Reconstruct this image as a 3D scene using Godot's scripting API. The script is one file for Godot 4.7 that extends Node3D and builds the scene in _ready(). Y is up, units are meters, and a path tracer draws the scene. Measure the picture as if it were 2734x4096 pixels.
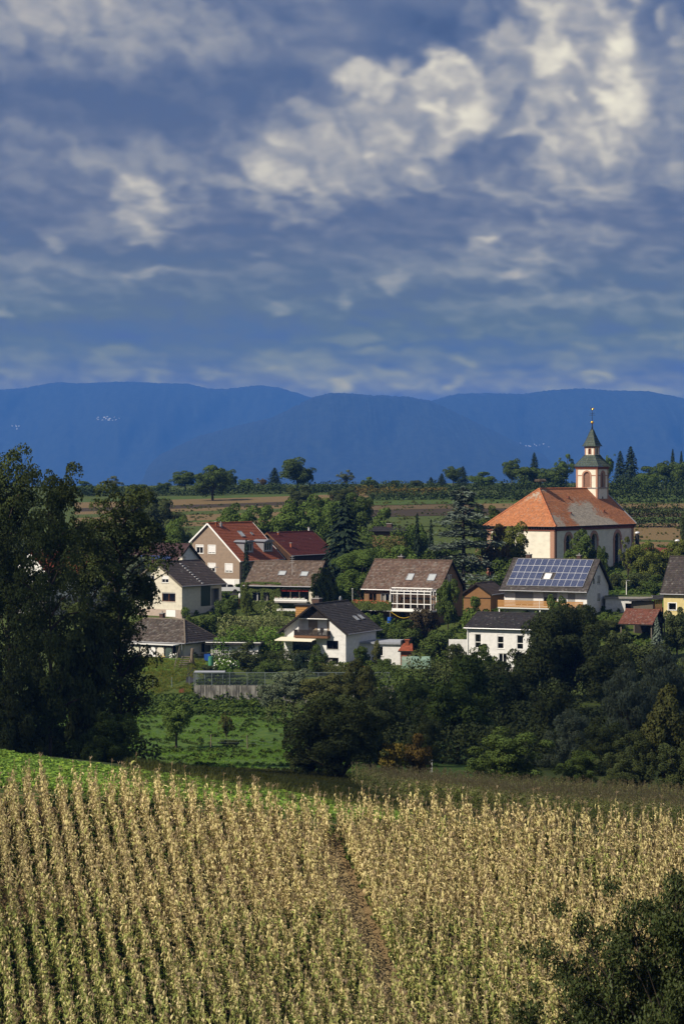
extends Node3D
# A village below vineyards, seen across a steep field of dry corn, blue mountains behind.
# Distances are metres; F is the focal length in pixels of the 2734 x 4096 photograph, HY the row of the horizon, CX the middle column.
const F := 9671.0
const HY := 1900.0
const CX := 1367.0
var M := {}
var T := {}
var R := RandomNumberGenerator.new()


# ---------------------------------------------------------------- mesh builder
class MB:
	var v := PackedVector3Array()
	var n := PackedVector3Array()
	var c := PackedColorArray()
	var ix := PackedInt32Array()
	var col := Color.WHITE

	func quad(a: Vector3, b: Vector3, d: Vector3, e: Vector3) -> void:  # counter-clockwise seen from outside
		var nn := (b - a).cross(e - a)
		if nn.length_squared() < 1e-12:
			nn = (b - a).cross(d - a)
		nn = nn.normalized()
		var k := v.size()
		v.append(a)
		v.append(b)
		v.append(d)
		v.append(e)
		for i in 4:
			n.append(nn)
			c.append(col)
		ix.append(k)
		ix.append(k + 2)
		ix.append(k + 1)
		ix.append(k)
		ix.append(k + 3)
		ix.append(k + 2)

	func fan(p: Array, nn: Vector3) -> void:
		var k := v.size()
		for q in p:
			v.append(q)
			n.append(nn)
			c.append(col)
		for i in range(1, p.size() - 1):
			var w: Vector3 = (p[i] - p[0]).cross(p[i + 1] - p[0])
			ix.append(k)
			if w.dot(nn) > 0.0:
				ix.append(k + i + 1)
				ix.append(k + i)
			else:
				ix.append(k + i)
				ix.append(k + i + 1)

	func box(t: Transform3D, s: Vector3) -> void:
		var h := s * 0.5
		var p := []
		for i in 8:
			p.append(t * Vector3(h.x if i & 1 else -h.x, h.y if i & 2 else -h.y, h.z if i & 4 else -h.z))
		quad(p[4], p[5], p[7], p[6])
		quad(p[1], p[0], p[2], p[3])
		quad(p[5], p[1], p[3], p[7])
		quad(p[0], p[4], p[6], p[2])
		quad(p[6], p[7], p[3], p[2])
		quad(p[0], p[1], p[5], p[4])

	func bx(x0: float, y0: float, z0: float, x1: float, y1: float, z1: float) -> void:
		box(Transform3D(Basis(), Vector3((x0 + x1) / 2, (y0 + y1) / 2, (z0 + z1) / 2)), Vector3(absf(x1 - x0), absf(y1 - y0), absf(z1 - z0)))

	func bar(a: Vector3, b: Vector3, w: float, h: float) -> void:
		var d := b - a
		if d.length() < 1e-4:
			return
		var up := Vector3.UP if absf(d.normalized().y) < 0.95 else Vector3.RIGHT
		box(Transform3D(Basis.looking_at(d, up), (a + b) / 2), Vector3(w, h, d.length()))

	func tube(p: Array, r: Array, sides: int = 6, cap: bool = false) -> void:
		var k := v.size()
		var side := Vector3.ZERO
		for i in p.size():
			var d: Vector3 = (p[mini(i + 1, p.size() - 1)] - p[maxi(i - 1, 0)]).normalized()
			if side == Vector3.ZERO:
				side = d.cross(Vector3.RIGHT if absf(d.x) < 0.8 else Vector3.UP).normalized()
			side = (side - d * side.dot(d)).normalized()
			var other := d.cross(side)
			for j in sides:
				var a := TAU * j / sides
				var nn := side * cos(a) + other * sin(a)
				v.append(p[i] + nn * r[i])
				n.append(nn)
				c.append(col)
		for i in p.size() - 1:
			for j in sides:
				var a := k + i * sides + j
				var b := k + i * sides + (j + 1) % sides
				ix.append(a)
				ix.append(a + sides)
				ix.append(b)
				ix.append(b)
				ix.append(a + sides)
				ix.append(b + sides)
		if cap:
			for e in [0, p.size() - 1]:
				var ring := []
				for j in sides:
					ring.append(v[k + e * sides + j])
				fan(ring, (p[e] - p[1 if e == 0 else e - 1]).normalized())

	func ball(o: Vector3, s: Vector3, rings: int = 8, segs: int = 12) -> void:
		var k := v.size()
		for i in rings + 1:
			var a := PI * i / rings
			for j in segs:
				var b := TAU * j / segs
				var d := Vector3(sin(a) * cos(b), cos(a), sin(a) * sin(b))
				v.append(o + d * s)
				n.append((d / s).normalized())
				c.append(col)
		for i in rings:
			for j in segs:
				var a := k + i * segs + j
				var b := k + i * segs + (j + 1) % segs
				ix.append_array(PackedInt32Array([a, a + segs, b, b, a + segs, b + segs]))

	func leaf(o: Vector3, t: Vector3, s: Vector3, nn: Vector3, cc: Color) -> void:  # a pointed leaf: half-length t, half-width s
		var k := v.size()
		if s.cross(t).dot(nn) > 0.0:
			s = -s
		v.append(o - t)
		v.append(o + s - t * 0.1)
		v.append(o + t)
		v.append(o - s - t * 0.1)
		for i in 4:
			n.append(nn)
			c.append(cc)
		ix.append_array(PackedInt32Array([k, k + 1, k + 2, k, k + 2, k + 3]))

	func strip(p: Array, w: Array, side: Vector3, cc: Color) -> void:
		var k := v.size()
		if side.cross(p[1] - p[0]).y < 0.0:
			side = -side
		for i in p.size():
			var d: Vector3 = (p[mini(i + 1, p.size() - 1)] - p[maxi(i - 1, 0)]).normalized()
			var nn := side.cross(d).normalized()
			v.append(p[i] - side * w[i])
			v.append(p[i] + side * w[i])
			for j in 2:
				n.append(nn)
				c.append(cc)
		for i in p.size() - 1:
			var a := k + i * 2
			ix.append_array(PackedInt32Array([a, a + 2, a + 1, a + 1, a + 2, a + 3]))

	func add(o: MB, t: Transform3D = Transform3D()) -> void:
		var k := v.size()
		for i in o.v.size():
			v.append(t * o.v[i])
			n.append((t.basis * o.n[i]).normalized())
		c.append_array(o.c)
		for i in o.ix:
			ix.append(i + k)

	func mesh() -> ArrayMesh:
		var a := []
		a.resize(Mesh.ARRAY_MAX)
		a[Mesh.ARRAY_VERTEX] = v
		a[Mesh.ARRAY_NORMAL] = n
		a[Mesh.ARRAY_COLOR] = c
		a[Mesh.ARRAY_INDEX] = ix
		var m := ArrayMesh.new()
		if v.size():
			m.add_surface_from_arrays(Mesh.PRIMITIVE_TRIANGLES, a)
		return m


# ---------------------------------------------------------------- things, parts, places
func thing(called: String, label: String, category: String, at := Vector3.ZERO, yaw := 0.0, group := "") -> Node3D:
	var o := Node3D.new()
	o.name = called
	add_child(o, true)
	o.position = at
	o.rotation.y = deg_to_rad(yaw)
	tag(o, label, category, group)
	return o


func tag(o: Node, label: String, category: String, group := "") -> void:
	o.set_meta("label", label)
	o.set_meta("category", category)
	if group != "":
		o.set_meta("group", group)


func mi(called: String, m: Mesh, mat: Material, parent: Node = self) -> MeshInstance3D:
	var o := MeshInstance3D.new()
	o.name = called
	o.mesh = m
	o.material_override = mat
	parent.add_child(o, true)
	return o


func obj(called: String, b: MB, mat: Material, parent: Node = self) -> MeshInstance3D:
	return mi(called, b.mesh(), mat, parent)


func boxpart(called: String, mat: Material, parent: Node, x0: float, y0: float, z0: float, x1: float, y1: float, z1: float) -> MeshInstance3D:
	var b := MB.new()
	b.bx(x0, y0, z0, x1, y1, z1)
	return obj(called, b, mat, parent)


func stuff(o: Node) -> Node:
	o.set_meta("kind", "stuff")
	return o


func structure(o: Node) -> Node:
	o.set_meta("kind", "structure")
	return o


func scatter(called: String, m: Mesh, mat: Material, where: Array, tints: Array, parent: Node = self) -> MultiMeshInstance3D:
	var mm := MultiMesh.new()
	mm.transform_format = MultiMesh.TRANSFORM_3D
	mm.use_colors = true
	mm.mesh = m
	mm.instance_count = where.size()
	for i in where.size():
		mm.set_instance_transform(i, where[i])
		mm.set_instance_color(i, tints[i % tints.size()])
	var o := MultiMeshInstance3D.new()
	o.name = called
	o.multimesh = mm
	o.material_override = mat
	parent.add_child(o, true)
	stuff(o)
	return o


func lin(r: float, g: float, b: float) -> Color:
	return Color(r, g, b).linear_to_srgb()


func at(px: float, y: float, d: float) -> Vector3:
	return Vector3((px - CX) * d / F, -(y - HY) * d / F, -d)


func ground(px: float, d: float) -> Vector3:
	var x := (px - CX) * d / F
	return Vector3(x, gh(x, d), -d)


# ---------------------------------------------------------------- terrain: photograph row of the ground at column u and distance d
const US := [0.0, 500.0, 765.0, 795.0, 1100.0, 1367.0, 1600.0, 1750.0, 2050.0, 2400.0, 2734.0]
var DS := []
var YS := []


func row(d: float, y: Array) -> void:
	DS.append(d)
	YS.append(y)


func terrain_table() -> void:
	row(80, [5290, 5310, 5320, 5320, 5340, 5350, 5360, 5370, 5380, 5400, 5410])
	row(112, [3188, 3222, 3250, 3252, 3290, 3312, 3314, 3310, 3328, 3352, 3376])
	row(118, [3110, 3150, 3170, 3172, 3205, 3244, 3275, 3285, 3310, 3340, 3365])
	row(130, [3004, 3058, 3090, 3094, 3130, 3180, 3228, 3245, 3284, 3310, 3336])
	row(150, [3085, 3110, 3125, 3127, 3150, 3185, 3212, 3225, 3254, 3272, 3290])
	row(172, [3105, 3108, 3112, 3113, 3130, 3150, 3168, 3175, 3196, 3214, 3236])
	row(200, [3060, 3062, 3068, 3070, 3080, 3090, 3100, 3105, 3115, 3120, 3130])
	row(240, [3000, 2998, 2998, 2998, 3000, 3005, 3010, 3015, 3020, 3020, 3020])
	row(300, [2850, 2836, 2828, 2826, 2826, 2830, 2836, 2840, 2845, 2850, 2850])
	row(309.5, [2815, 2795, 2790, 2822, 2822, 2822, 2815, 2805, 2800, 2795, 2790])
	row(310.5, [2810, 2788, 2780, 2735, 2735, 2735, 2740, 2780, 2790, 2780, 2775])
	row(324, [2680, 2672, 2664, 2690, 2694, 2698, 2700, 2715, 2715, 2700, 2690])
	row(331, [2642, 2640, 2640, 2648, 2668, 2672, 2668, 2662, 2662, 2640, 2620])
	row(345, [2606, 2604, 2604, 2604, 2606, 2650, 2652, 2630, 2620, 2585, 2560])
	row(355, [2530, 2510, 2505, 2505, 2500, 2520, 2540, 2540, 2520, 2490, 2500])
	row(362, [2476, 2470, 2462, 2460, 2456, 2480, 2496, 2496, 2474, 2462, 2486])
	row(378, [2440, 2420, 2405, 2405, 2400, 2440, 2450, 2450, 2440, 2395, 2400])
	row(395, [2385, 2372, 2356, 2356, 2352, 2390, 2400, 2400, 2386, 2365, 2370])
	row(430, [2290, 2285, 2280, 2280, 2280, 2300, 2306, 2308, 2312, 2312, 2300])
	row(480, [2185, 2180, 2176, 2176, 2172, 2170, 2160, 2158, 2155, 2160, 2165])
	row(560, [2092, 2086, 2082, 2082, 2076, 2070, 2066, 2062, 2060, 2060, 2060])
	row(640, [2018, 2012, 2006, 2006, 2000, 1992, 1988, 1985, 1984, 1984, 1984])
	row(720, [1972, 1968, 1963, 1963, 1958, 1952, 1948, 1945, 1944, 1944, 1944])
	row(800, [1946, 1944, 1941, 1941, 1938, 1936, 1934, 1933, 1932, 1932, 1932])
	row(1000, [1950, 1950, 1948, 1948, 1946, 1944, 1944, 1944, 1944, 1944, 1944])
	row(2000, [2000, 2000, 2000, 2000, 2000, 2000, 2000, 2000, 2000, 2000, 2000])
	row(9000, [1965, 1965, 1965, 1965, 1965, 1965, 1965, 1965, 1965, 1965, 1965])
	row(16000, [1936, 1936, 1936, 1936, 1936, 1936, 1936, 1936, 1936, 1936, 1936])


func gh(x: float, d: float) -> float:
	if d < 80.0:
		var h80 := gh(x * 80.0 / maxf(d, 30.0), 80.0)
		if d < 8.0:
			return -1.8
		if d < 40.0:
			return lerpf(-1.8, -20.0, (d - 8.0) / 32.0)
		return lerpf(-20.0, h80, (d - 40.0) / 40.0)
	var u := clampf(CX + x * F / d, US[0], US[-1])
	var i := 0
	while i < DS.size() - 2 and d > DS[i + 1]:
		i += 1
	var j := 0
	while j < US.size() - 2 and u > US[j + 1]:
		j += 1
	var fi: float = clampf((d - DS[i]) / (DS[i + 1] - DS[i]), 0, 1)
	var fj: float = (u - US[j]) / (US[j + 1] - US[j])
	var y0: float = lerpf(YS[i][j], YS[i][j + 1], fj)
	var y1: float = lerpf(YS[i + 1][j], YS[i + 1][j + 1], fj)
	return lerpf(-(y0 - HY) * DS[i] / F, -(y1 - HY) * DS[i + 1] / F, fi)


func patch(called: String, mat: Material, u0: float, u1: float, nu: int, dist: Array, lift: float, tint := 0.0) -> MeshInstance3D:
	# a sheet that follows the ground; dist holds [near at u0, near at u1, far at u0, far at u1, rows]
	var b := MB.new()
	var nd: int = dist[4]
	for j in nd + 1:
		for i in nu + 1:
			var s := float(i) / nu
			var d := lerpf(lerpf(dist[0], dist[1], s), lerpf(dist[2], dist[3], s), float(j) / nd)
			var p := ground(lerpf(u0, u1, s), d)
			b.v.append(p + Vector3(0, lift, 0))
			b.n.append(Vector3.UP)
			b.c.append(Color.WHITE)
	for j in nd:
		for i in nu:
			var k := j * (nu + 1) + i
			b.ix.append_array(PackedInt32Array([k, k + nu + 1, k + 1, k + 1, k + nu + 1, k + nu + 2]))
	smooth(b)
	return obj(called, b, mat)


func smooth(b: MB) -> void:
	var s := PackedVector3Array()
	s.resize(b.v.size())
	for i in range(0, b.ix.size(), 3):
		var w := (b.v[b.ix[i + 2]] - b.v[b.ix[i]]).cross(b.v[b.ix[i + 1]] - b.v[b.ix[i]])
		for k in 3:
			s[b.ix[i + k]] += w
	for i in s.size():
		b.n[i] = s[i].normalized()


# ---------------------------------------------------------------- materials
func noise_tex(freq: float, octaves: int, ramp: Array, size := 512, kind := FastNoiseLite.TYPE_SIMPLEX_SMOOTH, sd := 1) -> NoiseTexture2D:
	var f := FastNoiseLite.new()
	f.noise_type = kind
	f.frequency = freq
	f.fractal_octaves = octaves
	f.seed = sd
	var t := NoiseTexture2D.new()
	t.noise = f
	t.width = size
	t.height = size
	t.seamless = true
	var g := Gradient.new()
	g.offsets = PackedFloat32Array([])
	g.colors = PackedColorArray([])
	for k in ramp.size():
		g.add_point(float(k) / (ramp.size() - 1), ramp[k])
	t.color_ramp = g
	return t


func g1(a: float) -> Color:
	return Color(a, a, a)


func mat(called: String, c: Color, rough := 0.9, tex: Texture2D = null, scale := Vector3.ONE, metal := 0.0, tex2: Texture2D = null, scale2 := Vector3.ONE) -> StandardMaterial3D:
	var m := StandardMaterial3D.new()
	m.resource_name = called
	m.albedo_color = c
	m.roughness = rough
	m.metallic = metal
	m.metallic_specular = 0.35
	if tex:
		m.albedo_texture = tex
		m.uv1_triplanar = true
		m.uv1_world_triplanar = true
		m.uv1_scale = scale
	if tex2:
		m.detail_enabled = true
		m.detail_albedo = tex2
		m.detail_blend_mode = BaseMaterial3D.BLEND_MODE_MUL
		m.detail_uv_layer = BaseMaterial3D.DETAIL_UV_2
		m.uv2_triplanar = true
		m.uv2_world_triplanar = true
		m.uv2_scale = scale2
	M[called] = m
	return m


func leafmat(called: String, c: Color, back := 0.35, rough := 0.75) -> StandardMaterial3D:
	var m := mat(called, c, rough)
	m.vertex_color_use_as_albedo = true
	m.metallic_specular = 0.22
	m.backlight_enabled = true
	m.backlight = Color(back, back, back).linear_to_srgb()
	return m


func glassmat(called: String, c: Color, alpha: float) -> StandardMaterial3D:
	var m := mat(called, c, 0.06)
	m.transparency = BaseMaterial3D.TRANSPARENCY_ALPHA
	m.albedo_color.a = alpha
	m.metallic_specular = 0.5
	return m


func materials() -> void:
	T.blotch = noise_tex(0.012, 5, [g1(0.87), g1(0.96), g1(1.0)])
	T.stain = noise_tex(0.02, 5, [g1(0.38), g1(0.62), g1(0.9), g1(1.0)], 512, FastNoiseLite.TYPE_SIMPLEX_SMOOTH, 7)
	T.fine = noise_tex(0.06, 3, [g1(0.7), g1(0.95), g1(1.0)], 512, FastNoiseLite.TYPE_SIMPLEX_SMOOTH, 3)
	T.grass = noise_tex(0.02, 6, [Color(0.55, 0.62, 0.4), Color(0.72, 0.85, 0.6), Color(0.95, 1.0, 0.7), Color(1.0, 0.95, 0.62)], 1024, FastNoiseLite.TYPE_SIMPLEX_SMOOTH, 5)
	T.grain = noise_tex(0.15, 4, [g1(0.45), g1(0.8), g1(1.0)], 512, FastNoiseLite.TYPE_SIMPLEX_SMOOTH, 9)
	T.straw = noise_tex(0.05, 5, [Color(0.55, 0.5, 0.42), Color(0.8, 0.75, 0.65), Color(1, 0.96, 0.86)], 512, FastNoiseLite.TYPE_SIMPLEX_SMOOTH, 11)
	T.cell = noise_tex(0.03, 3, [g1(0.35), g1(0.8), g1(1.0)], 512, FastNoiseLite.TYPE_CELLULAR, 13)
	var s3 := Vector3.ONE * 0.25
	mat("white_plaster", lin(0.72, 0.72, 0.71), 0.95, T.blotch, s3)
	mat("cream_plaster", lin(0.64, 0.6, 0.5), 0.95, T.blotch, s3)
	mat("church_plaster", lin(0.78, 0.74, 0.63), 0.95, T.blotch, Vector3.ONE * 0.12)
	mat("beige_plaster", lin(0.29, 0.22, 0.165), 0.95, T.blotch, s3)
	mat("ochre_plaster", lin(0.23, 0.125, 0.055), 0.95, T.blotch, s3)
	mat("brown_plaster", lin(0.2, 0.12, 0.065), 0.95, T.blotch, s3)
	mat("yellow_plaster", lin(0.62, 0.52, 0.25), 0.95, T.blotch, s3)
	mat("pink_plinth", lin(0.42, 0.34, 0.29), 0.95, T.blotch, s3)
	mat("grey_plinth", lin(0.3, 0.29, 0.28), 0.95, T.blotch, s3)
	mat("sandstone", lin(0.42, 0.24, 0.17), 0.9, T.blotch, Vector3.ONE * 0.5)
	mat("sandstone_dark", lin(0.2, 0.07, 0.045), 0.9, T.blotch, Vector3.ONE * 0.5)
	mat("concrete", lin(0.4, 0.39, 0.35), 0.95, T.stain, Vector3(0.22, 0.035, 0.22), 0.0, T.fine, Vector3.ONE * 0.4)
	mat("dark_wood", lin(0.022, 0.017, 0.015), 0.8, T.fine, Vector3(1.5, 0.1, 1.5))
	mat("brown_wood", lin(0.16, 0.08, 0.04), 0.8, T.fine, Vector3(1.5, 0.15, 1.5))
	mat("barn_wood", lin(0.11, 0.06, 0.035), 0.85, T.stain, Vector3(1.2, 0.1, 1.2))
	mat("grey_wood", lin(0.16, 0.14, 0.11), 0.9, T.fine, Vector3(1.5, 0.15, 1.5))
	mat("honey_wood", lin(0.46, 0.24, 0.08), 0.7, T.fine, Vector3(0.2, 1.5, 1.5))
	mat("white_paint", lin(0.78, 0.78, 0.77), 0.5)
	mat("light_trim", lin(0.6, 0.6, 0.58), 0.6)
	mat("shutter_white", lin(0.72, 0.72, 0.72), 0.6)
	mat("shutter_grey", lin(0.3, 0.3, 0.29), 0.6)
	mat("shutter_brown", lin(0.24, 0.19, 0.14), 0.7)
	mat("window_brown", lin(0.2, 0.075, 0.02), 0.5)
	mat("dark_frame", lin(0.02, 0.018, 0.018), 0.5)
	mat("green_door", lin(0.012, 0.045, 0.03), 0.55, T.blotch, s3)
	mat("zinc", lin(0.3, 0.31, 0.34), 0.45, T.fine, Vector3.ONE * 0.5, 0.3)
	mat("galvanised", lin(0.2, 0.24, 0.25), 0.5, null, Vector3.ONE, 0.4)
	mat("copper", lin(0.065, 0.085, 0.072), 0.7, T.blotch, Vector3.ONE * 0.35)
	M.copper.vertex_color_use_as_albedo = true
	mat("gold", lin(0.85, 0.52, 0.08), 0.25, null, Vector3.ONE, 1.0)
	mat("iron", lin(0.02, 0.02, 0.022), 0.6)
	mat("flat_roof", lin(0.3, 0.32, 0.36), 0.8, T.blotch, s3)
	mat("bitumen", lin(0.03, 0.03, 0.032), 0.9, T.blotch, s3)
	mat("brick", lin(0.25, 0.075, 0.035), 0.9, T.fine, Vector3.ONE)
	mat("chimney_brown", lin(0.09, 0.055, 0.045), 0.9, T.fine, Vector3.ONE)
	mat("solar_cell", lin(0.012, 0.025, 0.085), 0.18)
	M.solar_cell.clearcoat_enabled = true
	M.solar_cell.clearcoat = 0.6
	mat("alu", lin(0.62, 0.63, 0.65), 0.4, null, Vector3.ONE, 0.3)
	mat("cream_awning", lin(0.66, 0.62, 0.5), 0.8)
	mat("red_awning", lin(0.3, 0.03, 0.02), 0.8)
	mat("blue_plastic", lin(0.02, 0.09, 0.4), 0.45)
	mat("green_plastic", lin(0.06, 0.2, 0.12), 0.5)
	mat("yellow_hose", lin(0.6, 0.4, 0.03), 0.5)
	mat("terracotta", lin(0.32, 0.1, 0.05), 0.85)
	mat("black_sheet", lin(0.022, 0.022, 0.024), 0.6)
	mat("car_white", lin(0.7, 0.72, 0.75), 0.25)
	mat("rubber", lin(0.02, 0.02, 0.02), 0.8)
	mat("curtain", lin(0.6, 0.57, 0.5), 0.9)
	mat("net", lin(0.3, 0.45, 0.37), 0.7)
	M.net.transparency = BaseMaterial3D.TRANSPARENCY_ALPHA
	M.net.albedo_color.a = 0.5
	M.net.roughness = 0.7
	mat("mesh_wire", lin(0.13, 0.165, 0.17), 0.6)
	glassmat("glass", Color(0.04, 0.045, 0.05), 0.45)
	glassmat("clear_glass", Color(0.6, 0.7, 0.68), 0.1)
	mat("dark_pane", lin(0.02, 0.022, 0.026), 0.1)
	mat("sky_pane", lin(0.35, 0.38, 0.4), 0.08)
	for k in ["tiles", "flower", "bark_c"]:
		mat(k, Color.WHITE, 0.85)
		M[k].vertex_color_use_as_albedo = true
	M.tiles.albedo_texture = T.fine
	M.tiles.uv1_triplanar = true
	M.tiles.uv1_world_triplanar = true
	M.tiles.uv1_scale = Vector3.ONE * 0.8
	mat("bark", lin(0.055, 0.043, 0.032), 0.95, T.fine, Vector3(0.8, 0.2, 0.8))
	mat("dead_wood", lin(0.2, 0.16, 0.12), 0.9, T.fine, Vector3(0.8, 0.2, 0.8))
	# ground
	mat("meadow", lin(0.125, 0.19, 0.05), 0.95, T.grass, Vector3(0.035, 0.035, 0.035), 0.0, T.grain, Vector3.ONE * 0.35)
	mat("lawn", lin(0.16, 0.25, 0.05), 0.95, T.grass, Vector3.ONE * 0.1, 0.0, T.grain, Vector3.ONE * 0.5)
	mat("rough_grass", lin(0.12, 0.14, 0.045), 0.95, T.grass, Vector3.ONE * 0.08, 0.0, T.grain, Vector3.ONE * 0.3)
	mat("dry_grass", lin(0.13, 0.12, 0.062), 0.95, T.straw, Vector3.ONE * 0.1, 0.0, T.grain, Vector3.ONE * 0.4)
	mat("soil", lin(0.5, 0.4, 0.26), 0.95, T.straw, Vector3.ONE * 0.4, 0.0, T.grain, Vector3.ONE * 0.7)
	mat("straw_soil", lin(0.6, 0.52, 0.34), 0.95, T.straw, Vector3.ONE * 0.5, 0.0, T.grain, Vector3.ONE * 0.9)
	mat("ploughed", lin(0.1, 0.082, 0.06), 0.95, T.straw, Vector3(0.06, 0.06, 0.3), 0.0, T.grain, Vector3.ONE * 0.15)
	mat("stubble", lin(0.38, 0.3, 0.17), 0.95, T.straw, Vector3(0.08, 0.08, 0.3), 0.0, T.grain, Vector3.ONE * 0.2)
	mat("stubble_dull", lin(0.25, 0.2, 0.12), 0.95, T.straw, Vector3(0.05, 0.05, 0.2), 0.0, T.grain, Vector3.ONE * 0.2)
	mat("field_green", lin(0.11, 0.15, 0.04), 0.95, T.grass, Vector3(0.02, 0.02, 0.1), 0.0, T.grain, Vector3.ONE * 0.2)
	mat("red_earth", lin(0.24, 0.09, 0.04), 0.95, T.straw, Vector3.ONE * 0.4, 0.0, T.grain, Vector3.ONE * 0.6)
	mat("asphalt", lin(0.06, 0.06, 0.06), 0.9, T.fine, Vector3.ONE * 0.4)
	mat("forest", lin(0.042, 0.056, 0.036), 1.0, T.stain, Vector3.ONE * 0.002, 0.0, T.grain, Vector3.ONE * 0.004)
	mat("plain", lin(0.07, 0.09, 0.04), 1.0, T.grass, Vector3.ONE * 0.002)
	# leaves: the vertex colours vary round the tint
	leafmat("leaf_dark", lin(0.056, 0.074, 0.026), 0.3)
	leafmat("leaf_mid", lin(0.065, 0.1, 0.024))
	leafmat("leaf_walnut", lin(0.085, 0.135, 0.03))
	leafmat("leaf_yellow", lin(0.12, 0.145, 0.03))
	leafmat("leaf_poplar", lin(0.062, 0.086, 0.028), 0.35)
	leafmat("leaf_front", lin(0.052, 0.07, 0.025), 0.3, 0.5)
	leafmat("leaf_olive", lin(0.09, 0.1, 0.032))
	leafmat("leaf_grey", lin(0.1, 0.13, 0.085), 0.25)
	leafmat("leaf_rust", lin(0.12, 0.085, 0.022))
	leafmat("leaf_gold", lin(0.15, 0.12, 0.025))
	leafmat("leaf_bright", lin(0.11, 0.2, 0.035))
	leafmat("leaf_pale", lin(0.2, 0.23, 0.1))
	leafmat("leaf_purple", lin(0.06, 0.05, 0.03), 0.2)
	leafmat("leaf_cedar", lin(0.125, 0.16, 0.125), 0.15)
	leafmat("leaf_spruce", lin(0.02, 0.035, 0.02), 0.12)
	leafmat("leaf_ivy", lin(0.085, 0.115, 0.03), 0.3)
	leafmat("leaf_vine", lin(0.036, 0.06, 0.018), 0.25)
	leafmat("corn", Color.WHITE, 0.3, 0.7)
	leafmat("cover", lin(0.21, 0.33, 0.07), 0.5)


# ---------------------------------------------------------------- sky: air and clouds by direction
var SN := FastNoiseLite.new()
var SB := FastNoiseLite.new()
var blobs := []


func blob(x: float, y: float, rx: float, ry: float, turn: float, val: float, soft := 0.7, share := 1.0) -> void:
	blobs.append([x, y, rx, ry, cos(deg_to_rad(turn)), sin(deg_to_rad(turn)), val, soft, share])


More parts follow.
